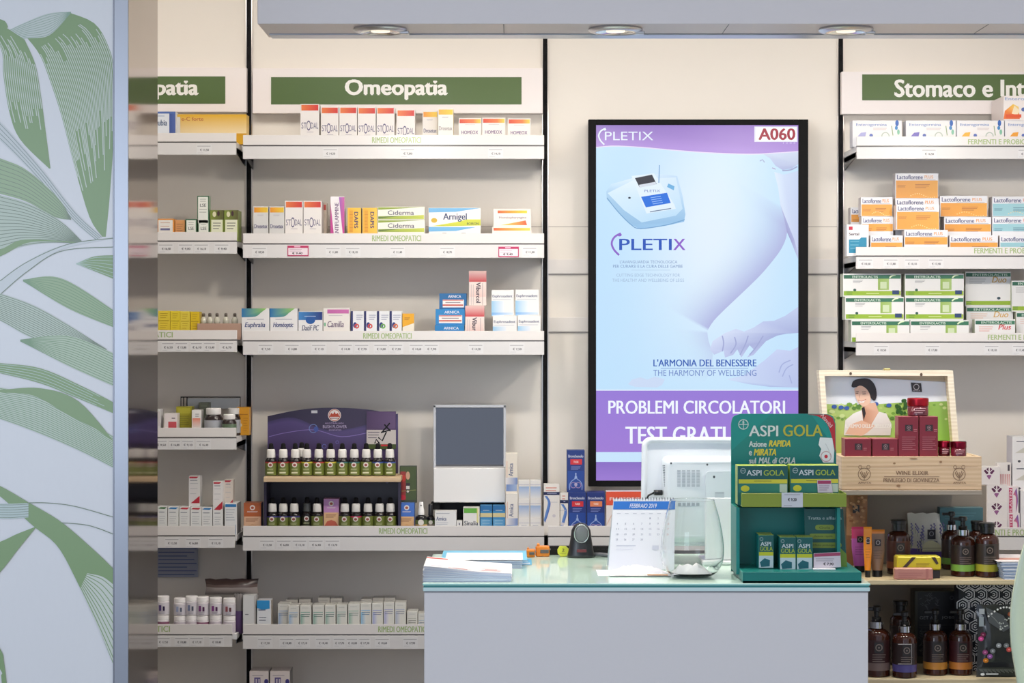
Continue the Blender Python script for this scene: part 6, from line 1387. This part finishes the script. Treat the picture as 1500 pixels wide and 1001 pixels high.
m = MB(mat='gloss'); b0 = 0
for k in range(7):
    f = k / 6
    for i in range(seg): t = 2 * math.pi * i / seg; m.v.append((x + .3 * u + R1 * .98 * math.cos(f * math.pi / 2) * .93 * math.cos(t), yy - .2 * u - 2.4 * u * math.sin(f * math.pi / 2) + math.sin(t) * R1 * -.18 * math.cos(f * math.pi / 2), cz_ + R1 * 1.16 * math.cos(f * math.pi / 2) * math.sin(t)))
for k in range(6):
    for i in range(seg): i2 = (i + 1) % seg; m.idx(0, [k * seg + i, k * seg + i2, (k + 1) * seg + i2, (k + 1) * seg + i], (112, 112, 116), None, True)
m.build('scanner_eye', ringo)
m = MB(mat='card'); k_ = y - 14.6 * u; m.box(x - 6.5 * u, x + 7.5 * u, k_, k_ + .003, z + 9 * u, z + 13 * u, (110, 40, 46), c=.0005); m.build('red_badge', sc)
m = MB(mat='plastic'); m.tube([(x + 18 * u, y + 2 * u, z + 4 * u), (x + 28 * u, y + 3 * u, z + 4 * u), (x + 40 * u, y + 1 * u, z + 3 * u), (x + 47 * u, y, z + 2 * u)], .006, (96, 96, 100)); m.build('cable', sc)
# yellow tag
p, d = on(825, 816); m = MB(d, 'plastic')
m.extrude([(816.5, 806), (820, 800.5), (829, 800.5), (833, 805), (832.5, 812), (829, 815.6), (821, 815.6), (817, 811)], d, .012, (214, 216, 60)); m.t('2', 823, 804, 827, 808.5, (90, 90, 40), 1); m.lines(820, 811, 829, 812, 1, (170, 170, 50))
tag(m.build('tag', None, (p.x, p.y, zT)), 'yellow hexagonal tag propped against the black strip', 'tag')
# orange tape cutters
def cutter(px0, px1, yt, yb, label, dz=0):
    p, d = on((px0 + px1) / 2, yb); o = thing('tape_cutter', label, 'tape cutter', (p.x, p.y + .01, zT + .0002), 'orange tape cutters on the counter')
    a, b = W(px0, 0, d).x, W(px1, 0, d).x; u = S(d); h = (yb - yt) * u; z = zT + .0002
    m = MB(d, 'plastic'); m.box(a, b, p.y, p.y + .03, z, z + h * .82, (226, 130, 30), c=.003); m.box(a + (b - a) * .1, a + (b - a) * .3, p.y + .004, p.y + .026, z + h * .82, z + h, (226, 136, 36), c=.0015); m.build('orange_body', o)
    m = MB(d, 'metal'); m.box(a + (b - a) * .34, b - .002, p.y - .002, p.y, z + h * .28, z + h * .56, (110, 104, 100), c=.0005); m.box(b - .004, b + .003, p.y + .006, p.y + .02, z + h * .5, z + h * .6, (150, 150, 150), c=.0005); m.build('metal_blade', o)
cutter(784.5, 805, 797.5, 816, 'orange tape cutter with grey blade nearest the yellow tag')
cutter(771, 784, 803, 817, 'orange tape cutter half under the blue leaflets')

# --- leaflet piles
a, b = W(620, 0, 5.53).x, W(749, 0, 5.53).x
m = MB(mat='paper'); random.seed(21); nS = 24; H_ = .031; dep = .235; NX_ = 14
for i in range(nS):
    z = zT + .0003 + H_ * i / nS; jx, jy = random.uniform(-.002, .002), random.uniform(-.0015, .0015); th = H_ / nS * .74
    w = lambda t: (.018 * max(0, .65 - t) ** 1.3 * (i / nS) ** 1.5 - .012 * (i / nS) * max(0, t - .2))
    cA = (226, 232, 242) if i % 4 else (190, 204, 228)
    for k in range(NX_):
        t0, t1 = k / NX_, (k + 1) / NX_; xa_, xb_ = a + (b - a) * t0 + jx, a + (b - a) * t1 + jx; ya, yb = ycf + .03 + jy, ycf + .03 + dep + jy
        z0, z1 = z + w(t0), z + w(t1)
        m.face([(xa_, ya, z0 + th), (xb_, ya, z1 + th), (xb_, yb, z1 + th), (xa_, yb, z0 + th)], (240, 238, 240))
        m.face([(xa_, ya, z0), (xb_, ya, z1), (xb_, ya, z1 + th), (xa_, ya, z0 + th)], cA)
        m.face([(xa_, yb, z0), (xa_, yb, z0 + th), (xb_, yb, z1 + th), (xb_, yb, z1)], cA)
    m.face([(a + jx, yb, z + w(0)), (a + jx, ya, z + w(0)), (a + jx, ya, z + w(0) + th), (a + jx, yb, z + w(0) + th)], cA)
    m.face([(b + jx, ya, z + w(1)), (b + jx, yb, z + w(1)), (b + jx, yb, z + w(1) + th), (b + jx, ya, z + w(1) + th)], cA)
tag(m.build('leaflets', None, ((a + b) / 2, ycf + .15, zT)), 'thick curling pile of white leaflets at the counter corner', 'leaflets', kind='stuff')
zp = zT + H_
wv = lambda t: (.018 * max(0, .65 - t) ** 1.3 - .012 * max(0, t - .2))
def sheet_on(x0, x1, y0, y1, zoff, label, cat, marks, name='flyer', col=(244, 242, 244), curl=True, bz=None):
    m = MB(mat='paper'); n = 12; A = []
    f = lambda x: (wv((x - a) / (b - a)) if curl else 0)
    for k in range(n):
        xa_, xb_ = x0 + (x1 - x0) * k / n, x0 + (x1 - x0) * (k + 1) / n; z0, z1 = (bz or zp) + zoff + f(xa_), (bz or zp) + zoff + f(xb_)
        for up in (0, .0007):
            q = [(xa_, y0, z0 + up), (xb_, y0, z1 + up), (xb_, y1, z1 + up), (xa_, y1, z0 + up)]; m.face(q if up else q[::-1], col)
        m.face([(xa_, y0, z0), (xb_, y0, z1), (xb_, y0, z1 + .0007), (xa_, y0, z0 + .0007)], (226, 230, 238))
    for (u0, v0, u1, v1, c) in marks:
        nn = max(1, int((u1 - u0) * 12))
        for k in range(nn):
            xa_, xb_ = x0 + (x1 - x0) * (u0 + (u1 - u0) * k / nn), x0 + (x1 - x0) * (u0 + (u1 - u0) * (k + 1) / nn); ya, yb = y0 + (y1 - y0) * v0, y0 + (y1 - y0) * v1
            z0, z1 = (bz or zp) + zoff + .0011 + f(xa_), (bz or zp) + zoff + .0011 + f(xb_); m.face([(xa_, ya, z0), (xb_, ya, z1), (xb_, yb, z1), (xa_, yb, z0)], c)
    return tag(m.build(name, None, ((x0 + x1) / 2, (y0 + y1) / 2, (bz or zp) + zoff)), label, cat)
R_, PK = (206, 110, 110), (226, 180, 180)
marks = [(.28, .06, .5, .09, R_), (.34, .11, .55, .13, PK), (.62, .1, .88, .13, PK), (.66, .16, .9, .18, R_), (.7, .22, .84, .25, (196, 90, 90)), (.08, .1, .22, .13, (190, 170, 190)), (.6, .3, .9, .32, PK), (.64, .4, .86, .42, PK), (.1, .3, .4, .32, (226, 214, 218)), (.0, .82, .25, .93, (206, 96, 90))]
sheet_on(a + .001, b - .001, ycf + .032, ycf + .262, .0008, 'white red-printed flyer lying on the thick leaflet pile', 'flyer', marks)
# blue folder sheets at the back of the pile and beside it
p, d = on(700, 826)
a2, b2 = W(646, 0, 5.86).x, W(772, 0, 5.86).x
o2 = sheets(648, 764, 0, 14, 5.83, .21, zT, 'low pile of white sheets behind the curling pile', 'leaflets', hgt=.022)
sheet_on(a2, b2, 5.84 - DW, 6.09 - DW, .0005, 'pale blue folder sheet under the white page at the back', 'sheet', [], 'folder_sheet', (120, 190, 222), False, zT + .0225)
sheet_on(a2 + .012, b2 - .012, 5.83 - DW, 6.02 - DW, .0018, 'blank white page lying on the pale blue folder sheet', 'sheet', [(.6, .1, .85, .14, (214, 220, 236))], 'paper_sheet', (238, 242, 248), False, zT + .0225)
p1, d1_ = on(752, 826)
sheet_on(W(752, 0, 5.95).x, W(779, 0, 5.95).x, 5.92 - DW, 6.08 - DW, .0006, 'blue-edged leaflet sticking out towards the orange tape cutters', 'leaflet', [(.1, .1, .9, .3, (226, 236, 244)), (.1, .5, .8, .6, (226, 236, 244))], 'leaflet', (96, 176, 214), False, zT)
# papers under the calendar
sheet_on(W(876, 0, 5.66).x, W(975, 0, 5.66).x, 5.66 - DW, 5.80 - DW, .0004, 'loose white sheet under the desk calendar', 'sheet', [(.05, .7, .5, .75, (190, 190, 226))], 'paper_sheet', (232, 236, 246), False, zT)
sheet_on(W(893, 0, 5.63).x, W(984, 0, 5.63).x, 5.645 - DW, 5.73 - DW, .0022, 'folded note with a brown edge in front of the calendar', 'note', [(.62, .0, .95, .35, (176, 120, 50)), (.1, .1, .6, .16, (206, 190, 170))], 'note', (240, 236, 232), False, zT)
m = MB(mat='paper'); random.seed(4); pc_, _ = on(925, 838)
def crumple(cx, cy, w, dpt, h, zb, n=12, col=(240, 238, 242)):
    b0 = len(m.v); g = {}
    for i in range(n + 1):
        for j in range(n + 1):
            s_, t_ = i / n * 2 - 1, j / n * 2 - 1; r2 = max(abs(s_), abs(t_)); g[i, j] = len(m.v)
            m.v.append((cx + s_ * w / 2 + random.uniform(-1, 1) * w * .02, cy + t_ * dpt / 2, zb + (h * (1 - r2 ** 2) * random.uniform(.45, 1.0) if r2 < .99 else 0)))
    for i in range(n):
        for j in range(n): m.idx(0, [g[i, j], g[i + 1, j], g[i + 1, j + 1], g[i, j + 1]], col)
    m.idx(0, [g[i, 0] for i in range(n + 1)][::-1] + [g[0, j] for j in range(1, n)] + [g[i, n] for i in range(n + 1)] + [g[n, j] for j in range(n - 1, 0, -1)], col)
crumple(W(934, 0, 5.72).x, 5.722 - DW, 84 * S(5.7), .05, .024, zT + .0030)
tag(m.build('crumpled_paper', None, (W(928, 0, 5.7).x, 5.69 - DW, zT)), 'crumpled white tissue paper at the foot of the calendar', 'paper')

# --- desk calendar
dcal = 5.80
cal = thing('desk_calendar', 'tented desk calendar with blue February header', 'calendar', (W(942, 0, dcal).x, dcal - DW + .03, zT + .0013))
x0, x1 = 894, 989
zt_ = W(0, 733, dcal).z; zb_ = zT + .0015
m = MB(dcal, 'card')
A = (W(891, 0, dcal).x, W(987, 0, dcal).x); B = (W(900, 0, dcal).x, W(990, 0, dcal).x)
for y0_, y1_, nm in ((0, .045, 0), (.095, .05, 1)):
    q = [(A[0], dcal - DW + y0_, zb_), (A[1], dcal - DW + y0_, zb_), (B[1], dcal - DW + y1_, zt_), (B[0], dcal - DW + y1_, zt_)]
    qb = [(p_[0], p_[1] + .0015, p_[2]) for p_ in q]
    m.face(q, (234, 236, 242)); m.face(qb[::-1], (226, 228, 234))
    for k in range(4): j = (k + 1) % 4; m.face([q[j], q[k], qb[k], qb[j]], (226, 228, 234))
m.build('card_tent', cal)
m = MB(dcal, 'card')
def cp(u, v):   # point on the sloping front page, u across, v down from the top
    l = B[0] + (A[0] - B[0]) * v; r_ = B[1] + (A[1] - B[1]) * v
    return (l + (r_ - l) * u, dcal - DW + .045 * (1 - v) - .0008, zt_ + (zb_ - zt_) * v)
def cq(u0, v0, u1, v1, c, k=0): m.face([tuple(np_ - (0, .0003 * k, 0)[i] for i, np_ in enumerate(cp(*uv))) for uv in ((u0, v1), (u1, v1), (u1, v0), (u0, v0))], c)
cq(.005, .035, .995, .15, (36, 112, 200))
v, f = text_mesh('FEBBRAIO 2019', 0, True); bs = len(m.v)
for uu_, ww in v:
    q = cp(.27 + .44 * uu_, .128 - .06 * ww); m.v.append((q[0], q[1] - .0005, q[2]))
for q in f: m.idx(bs, q, (240, 244, 250))
m.build('month_header', cal); m = MB(dcal, 'card')
for k in range(7): cq(.07 + k * .13, .205, .13 + k * .13, .212, (206, 176, 176) if k == 6 else (186, 190, 202), 1)
for r_ in range(5):
    for k in range(7):
        if (r_ == 0 and k < 4) or (r_ == 4 and k > 3): continue
        n = str(r_ * 7 + k - 3); v, f = text_mesh(n, 0, False); bs = len(m.v); wd = .018 * len(n)
        for uu_, ww in v: q = cp(.08 + k * .13 + wd * uu_, .29 + r_ * .075 - .026 * ww); m.v.append((q[0], q[1] - .0004, q[2]))
        for q in f: m.idx(bs, q, (206, 130, 130) if k == 6 else (150, 156, 176))
cq(.1, .66, .4, .668, (190, 196, 214), 1); cq(.1, .71, .36, .716, (206, 210, 224), 1); cq(.66, .66, .76, .72, (210, 214, 226), 1)
m.build('month_page', cal)
m = MB(mat='metal')
for k in range(22):
    xr = B[0] + (B[1] - B[0]) * (k + .5) / 22; pts = [(xr, dcal - DW + .0475 + .005 * math.sin(t * math.pi / 5), zt_ - .001 + .0042 * math.cos(t * math.pi / 5)) for t in range(11)]
    m.tube(pts, .0008, (60, 66, 84), seg=5)
m.build('spiral_binding', cal)

# --- glass vase with paper slips
dv = 5.655; vx, vy, vz = W(1014, 0, dv).x, dv - DW + .0, zT + .0003
us = S(dv); vase = thing('glass_vase', 'clear rounded glass vase in front of the white monitor', 'vase', (vx, vy, vz))
outer = curve([(18, 0), (34, 3), (46, 16), (50, 36), (48, 60), (43, 85), (37, 105), (35, 112)], 30)
inner_ = curve([(34.4, 112), (36.3, 105), (42.2, 85), (47.2, 60), (49.2, 36), (45.2, 16.6), (33.4, 4.4), (0.01, 3)], 30)
m = MB(mat='glass'); m.lathe([(.01 * us, 0)] + [(r_ * us * .93, h_ * us) for r_, h_ in outer] + [(34.7 * us * .93, 112.3 * us)] + [(max(.01, r_) * us * .93, h_ * us) for r_, h_ in inner_], (250, 252, 252), at=(vx, vy, vz), seg=56, cap=False); m.build('glass_body', vase)
m = MB(mat='paper'); random.seed(8)
crumple(vx - .004, vy, 58 * us, 50 * us, .030, vz + 5 * us, 9, (240, 240, 240))
tag(m.build('paper_slips', None, (vx, vy, vz + 9 * us)), 'white crumpled paper slips lying inside the glass vase', 'paper')

# --- monitor seen from behind
dmn = 5.98
mon = thing('monitor', 'white monitor seen from behind on the counter', 'monitor', (W(1035, 0, dmn).x, dmn - DW + .04, zT + .0002))
MW = (230, 234, 238)
x0, x1, yt, yb = 938, 1180, 640.5, 800
def rrect(x0, y0, x1, y1, r, n=8, lean=0):
    P_ = []
    for cx_, cy_, s0 in ((x0 + r, y0 + r, math.pi), (x1 - r, y0 + r, 1.5 * math.pi), (x1 - r, y1 - r, 0), (x0 + r, y1 - r, .5 * math.pi)):
        for i in range(n + 1): t = s0 + i / n * math.pi / 2; P_.append((cx_ + r * math.cos(t) + 0, cy_ + r * math.sin(t)))
    return [(px + lean * (yb - py) / (yb - yt), py) for px, py in P_]
def loft(m, rings, col, cap0=True, cap1=True):
    b0 = len(m.v); n = len(rings[0][0])
    for pts, d in rings:
        for p_ in pts: m.v.append(tuple(W(p_[0], p_[1], d)))
    for k in range(len(rings) - 1):
        for i in range(n): i2 = (i + 1) % n; m.idx(b0, [k * n + i, (k + 1) * n + i, (k + 1) * n + i2, k * n + i2], col, None, True)
    if cap0: m.idx(b0, list(range(n)), col)
    if cap1: m.idx(b0, [(len(rings) - 1) * n + i for i in range(n)][::-1], col)
L_ = 2
m = MB(dmn, 'plastic')
# rim, then the recessed back, drawn nearest first
ring_o = lambda g, d: (rrect(x0 + g, yt + g, x1 - g, yb - g, max(3, 13 - g * .6), 8, L_), d)
loft(m, [ring_o(9, dmn + .004), ring_o(7, dmn - .004), ring_o(3, dmn - .006), ring_o(0, dmn + .002), ring_o(0, dmn + .026), ring_o(4, dmn + .032)], MW)
m.d = dmn + .003
for px, py in ((947, 653),): m.e(px, py, 1.3, 1.3, (90, 94, 100))
m.build('monitor_shell', mon)
m = MB(dmn, 'plastic'); hump = lambda g, d: ([(q[0] + (g * .2), q[1]) for q in rrect(968 + g, 668 + g, 1150 - g, 796 - g, 8, 8, L_)], d)
loft(m, [hump(12, dmn - .034), hump(9, dmn - .036), hump(6, dmn - .032), hump(0, dmn + .0035)][::1], (222, 228, 232), True, False)
m.d = dmn - .0365
for px, py in ((983, 679), (1036, 681)): m.e(px, py, 1.4, 1.6, (80, 84, 90))
hump_o = m.build('rear_hump', mon)
m = MB(dmn - .0345, 'matte'); G_ = (168, 176, 184)
for k in range(5):
    for j in range(14): m.r(992 + k * 7, 689 + j * 1.8, 997 + k * 7, 690 + j * 1.8, G_)
m.build('vent_grille', hump_o); m = MB(dmn - .0345, 'matte')
for k in range(5): m.r(992 + k * 7, 738, 997 + k * 7, 742, G_)
m.build('vent_grille', hump_o)
m = MB(dmn + .0032, 'matte'); m.r(989, 670, 1034, 674.5, (150, 158, 164)); m.r(1038.5, 670, 1051, 674.5, (158, 164, 170))
m.build('top_slot', mon)
m = MB(dmn - .02, 'matte')
for j in range(13): m.line([(970.5 + .2 * j, 682 + j * 2.5), (975.5 + .1 * j, 682.8 + j * 2.5)], 1.1, (96, 102, 110))
m.build('side_vent', hump_o)
m = MB(dmn - .04, 'plastic'); m.extrude(rrect(1034, 691, 1130, 738, 5), dmn - .044, .008, (216, 224, 228)); m.d = dmn - .0442; m.e(1046, 699, 1.6, 2, (70, 74, 80)); m.r(1047, 721, 1061, 733, (196, 204, 210)); m.r(1048, 722, 1060, 723, (150, 160, 166)); m.build('stand_plate', hump_o)
m = MB(dmn, 'plastic')
pA, pB = W(1033, 738, dmn - .03), W(1130, 738, dmn - .03)
m.box(pA.x, pB.x, dmn - DW - .046, dmn - DW - .028, zT + .012, pA.z + .02, (234, 236, 238), c=.004)
m.box(pA.x - .01, pB.x + .01, dmn - DW - .06, dmn - DW + .09, zT + .0003, zT + .012, (226, 228, 230), c=.004); m.build('foot', mon)
m = MB(mat='plastic'); q = [W(x_, y_, d_) for x_, y_, d_ in ((970, 722, dmn - .01), (958, 722, dmn - .012), (950, 726, dmn - .014), (946, 734, dmn - .016), (944, 760, dmn - .012), (944, 800, dmn - .002))]
m.tube(q[:1] + [q[0] * .5 + q[1] * .5] + q[1:2], .008, (24, 24, 28)); m.tube(q[1:], .0028, (24, 24, 28)); m.build('power_cable', mon)

# --- green throat-lozenge display
da = 5.74; db = 5.505
asp = thing('counter_display', 'teal cardboard counter display with lime tray for lozenge cartons', 'display', (W(1165, 0, 5.6).x, 5.6 - DW, zT + .0002))
TL, TLD = (0, 136, 128), (0, 112, 106)
m = MB(da, 'card')
o_ = [(1071, 837.5), (1071, 622)] + curve([(1071, 622), (1074, 611), (1085, 606.5)], 8)[1:] + [(1190, 606.5), (1212, 607)] + curve([(1212, 607), (1220.5, 611), (1224, 622)], 6)[1:] + [(1226, 837.5)]
m.extrude(o_, da, .006, TL, side=(20, 120, 112))
m.p([(1072, 660), (1130, 606.8), (1188, 606.8), (1225, 660), (1225, 682), (1072, 682)], [(6, 124, 114), (8, 130, 120), (4, 122, 114), (0, 114, 108), (0, 110, 104), (0, 116, 108)])
m.p([(1182, 607.5)] + curve([(1182, 607.5), (1200, 611), (1214, 626), (1224, 664)], 12) + [(1224, 664), (1223, 621), (1219.5, 612), (1211, 607.5)], (176, 34, 44)); 
# tilted 'Novita' word in the red corner
v, f = text_mesh('Novità', 0, True); dd_ = m._y(); bs = len(m.v); ca_, sa_ = math.cos(-.85), math.sin(-.85)
for uu_, ww in v:
    X_, Y_ = uu_ * 23 - 11.5, ww * 5.5 - 2.7; m.v.append(m.P(1211 + X_ * ca_ - Y_ * sa_, 616.5 - (X_ * sa_ + Y_ * ca_), dd_))
for q in f: m.idx(bs, q, (226, 206, 206))
m.ring(1089, 622, 7.6, 1.2, (190, 206, 204)); m.t('B', 1087.6, 617, 1090.4, 620.6, (190, 206, 204), 1); m.r(1083, 621.5, 1095, 622.6, (190, 206, 204)); m.r(1088.5, 616, 1089.5, 628, (190, 206, 204))
m.t('ASPI', 1097, 623.5, 1140, 639.5, (206, 214, 212), 1); m.t('GOLA', 1147, 622.5, 1205, 639.5, (176, 170, 50), 1)
m.t('Azione', 1097, 646.5, 1123, 655, (196, 206, 204), 2); m.t('RAPIDA', 1126, 645.5, 1158, 654.5, (214, 196, 50), 2, it=1); m.t('e', 1097, 661, 1101.5, 667.5, (196, 206, 204), 2); m.t('MIRATA', 1104, 658, 1137, 667.5, (214, 196, 50), 2, it=1); m.t('sul', 1097, 671, 1107.5, 679.5, (196, 206, 204), 2); m.t('MAL di GOLA', 1111, 670.5, 1165, 679.5, (196, 206, 204), 2, it=1)
m.p([(1201, 641), (1219, 642), (1222, 660), (1221, 678), (1206, 678), (1200, 668), (1203, 658), (1199, 652)], (222, 226, 226)); m.ring(1210, 669, 8, 1.2, (190, 150, 150)); m.e(1210, 669, 2.6, 2.6, (196, 30, 50)); m.line([(1209, 650), (1214, 660), (1217, 672)], .8, (190, 196, 196), 8)
m.build('back_panel', asp)
m = MB(5.71, 'card')
for px in (1080, 1226):
    a, b = W(px - 5, 0, 5.66).x, W(px, 0, 5.66).x; m.box(a, b, 5.60 - DW, da - DW - .0006, zT + .012, W(0, 744, 5.6).z, TL, c=.0006); m.build('side_panel', asp); m = MB(5.71, 'card')
m = MB(5.70, 'card'); m.pbox(1082, 1180, 744, 836, 5.70, 0.004, (0, 130, 122)); m.build('inner_panel', asp)
dl_ = 5.575
zl0, zl1 = W(0, 743, dl_).z, W(0, 723, dl_).z
a, b = W(1087, 0, dl_).x, W(1240, 0, dl_).x
LM = (142, 160, 50)
m = MB(dl_, 'card'); m.box(a, b, dl_ - DW, dl_ - DW + .003, zl0, zl1, LM); m.box(a, a + .003, dl_ - DW + .003, da - DW - .001, zl0, zl1, (160, 178, 66)); m.box(b - .003, b, dl_ - DW + .003, da - DW - .001, zl0, zl1, LM); m.box(a + .003, b - .003, dl_ - DW + .003, da - DW - .001, zl0, zl0 + .003, (130, 150, 50)); lt = m.build('lime_tray', asp)
m = MB(dl_ - .0015, 'card'); m.pbox(1145, 1176, 722, 743.5, dl_ - .0015, .0012, (216, 218, 222), c=.0001); m.lines(1149, 725, 1172, 726, 1, (150, 150, 156)); m.t('€ 9,20', 1154, 730, 1167, 735, (60, 60, 66), 2); m.lines(1148, 741, 1160, 741.2, 1, (150, 150, 156), .7); m.build('price_tag', lt)
zb0, zb1 = zT + .0003, W(0, 838.5, db).z
a, b = W(1088, 0, db).x, W(1262, 0, db).x
m = MB(db, 'card'); m.box(a, b, db - DW, da - DW + .006, zb0, zb0 + .006, TLD); m.box(a, b, db - DW, db - DW + .003, zb0, zb1, (0, 128, 118)); m.box(a, a + .003, db - DW + .003, da - DW - .001, zb0 + .006, zb1, (30, 140, 130)); m.box(b - .003, b, db - DW + .003, da - DW - .001, zb0 + .006, zb1, TL); m.box(a + .003, b - .003, db - DW + .003, da - DW - .001, zb1 - .004, zb1 - .0005, (20, 124, 116)); m.build('base_tray', asp)
dp = 5.63
m = MB(dp, 'card'); m.extrude([(1178, 746), (1235, 746), (1241, 835), (1180, 835)], dp, .002, (0, 84, 80)); m.p([(1228, 800), (1240, 812), (1241, 834), (1230, 834)], (120, 150, 50)); m.t('Tratta e affianca', 1183, 757, 1233, 761.5, (170, 190, 186), 1)
for x_, y_, w_, tx in ((1208, 773, 20, 'Gola'), (1206, 786, 34, 'Azione rapida'), (1208, 799, 42, 'Effetto prolungato')):
    m.p([(x_ - w_ / 2 + 4 * math.cos(t * math.pi / 6 + math.pi / 2), y_ + 4 * math.sin(t * math.pi / 6 + math.pi / 2)) for t in range(7)] + [(x_ + w_ / 2 + 4 * math.cos(t * math.pi / 6 - math.pi / 2), y_ + 4 * math.sin(t * math.pi / 6 - math.pi / 2)) for t in range(7)], (130, 150, 50)); m.t(tx, x_ - w_ * .4, y_ - 1.6, x_ + w_ * .4, y_ + 1.8, (70, 90, 30), 1)
m.build('info_card', asp)
def lbox(x0, x1, yt, zb, d, th, label, deco, grp, col=(8, 104, 96), side=(150, 176, 60)):
    a, b = W(x0, 0, d).x, W(x1, yt, d); m = MB(d, 'card'); m.box(a, b.x, d - DW, d - DW + th, zb, b.z, dict(f=col, s=side, t=(176, 196, 80)), c=.0006); deco(m, x0, x1, yt)
    return tag(m.build('lozenge_carton', None, ((a + b.x) / 2, d - DW + th / 2, zb)), label, 'box', grp)
def d_asp(m, a, b, t):
    w = b - a; m.r(a + 1.5, t + 1.5, b - .8, t + 20, (0, 88, 84)); m.ring(a + 8, t + 7.5, 4, .8, (170, 190, 186)); m.r(a + 4.5, t + 7.2, a + 11.5, t + 7.8, (170, 190, 186))
    m.t('ASPI', a + 13, t + 6.5, a + 13 + w * .3, t + 14.5, (214, 222, 220), 1); m.t('GOLA', a + 16 + w * .3, t + 6.5, a + w * .93, t + 14.5, (170, 190, 60), 1); m.r(a + 1.5, t + 20, b - .8, t + 26, (206, 206, 40), (226, 216, 60)); m.lines(a + 24, t + 22.5, b - 24, t + 23, 1, (120, 120, 40)); m.r(a + 1.5, t + 26, b - .8, t + 39.5, (20, 120, 106), (50, 140, 110)); m.e(a + 11, t + 33.5, 6.3, 4.6, (214, 210, 40)); m.r(b - 12, t + 27, b - 1, t + 39, (200, 216, 190))
GA = 'lozenge cartons on the lime tray'
lbox(1080.5, 1154, 682.5, zl0 + .0033, 5.60, .06, 'teal and lime lozenge carton on the lime tray, nearer the monitor', d_asp, GA)
lbox(1157, 1228.5, 682, zl0 + .0033, 5.60, .06, 'teal and lime lozenge carton on the lime tray with pink tag', d_asp, GA)
m = MB(5.594, 'card'); m.extrude([(1197, 704), (1217, 703), (1220, 722), (1198, 722)], 5.595, .001, (226, 214, 220)); m.r(1198, 704.5, 1217, 709, (176, 60, 100)); m.lines(1200, 712, 1215, 718, 3, (150, 120, 136), .7)
p = W(1208, 722, 5.595); tag(m.build('promo_tag', None, tuple(p)), 'pink promo tag leaning on the tagged lozenge carton', 'tag')
def d_sm(m, a, b, t):
    w = b - a; m.r(a + .8, t + 1.5, b - .8, t + 24, (0, 92, 88)); m.ring(a + 4.4, t + 6, 2.6, .6, (170, 190, 186)); m.t('ASPI', a + 3, t + 10, b - 4, t + 16, (214, 222, 220), 1); m.t('GOLA', a + 2, t + 17, b - 1.5, t + 23.4, (170, 190, 60), 1); m.r(a + .8, t + 25, b - .8, t + 30.5, (206, 206, 40)); m.r(a + .8, t + 30.5, b - .8, t + 48, (206, 220, 222)); m.p([(a + 2, t + 40), (a + 9, t + 34), (a + w * .75, t + 37), (b - 6, t + 46), (a + 4, t + 47)], (14, 100, 110))
GS = 'small lozenge cartons on the teal base'
zbs = zb1 + .0002
lbox(1111, 1133.5, 784, zbs, 5.585, .07, 'small teal lozenge carton standing apart, nearer the monitor', d_sm, GS, side=(20, 130, 126))
lbox(1142, 1166, 787, zbs, 5.575, .06, 'small teal lozenge carton in the middle of the base', d_sm, GS, side=(20, 130, 126))
lbox(1166.6, 1190.5, 787, zbs, 5.575, .06, 'small teal lozenge carton beside the pink price card', d_sm, GS, side=(20, 130, 126))
m = MB(5.57, 'card'); m.extrude([(1192, 811), (1231, 809), (1232, 831), (1192, 834)], 5.57, .001, (222, 210, 216)); m.p([(1192.5, 811.5), (1231, 809.5), (1231, 814.5), (1192.5, 816)], (170, 66, 100)); m.lines(1195, 819, 1222, 822, 2, (150, 130, 140), .7); m.t('€ 7,90', 1206, 824.5, 1221, 829, (50, 40, 50), 2)
p = W(1212, 834, 5.57); tag(m.build('price_card', None, (p.x, p.y, zbs)), 'pink-edged price card standing on the teal base', 'price card')
p = W(1207, 836, 5.56); m = MB(mat='paper'); m.box(p.x - .03, p.x + .03, p.y - .008, p.y + .008, zbs, zbs + .003, (236, 234, 236), c=.0003)
tag(m.build('paper_slip', None, (p.x, p.y, zbs)), 'small white paper slip in front of the pink-edged price card', 'slip')
for o in bpy.data.objects:
    if '_w' in o.keys(): del o['_w']
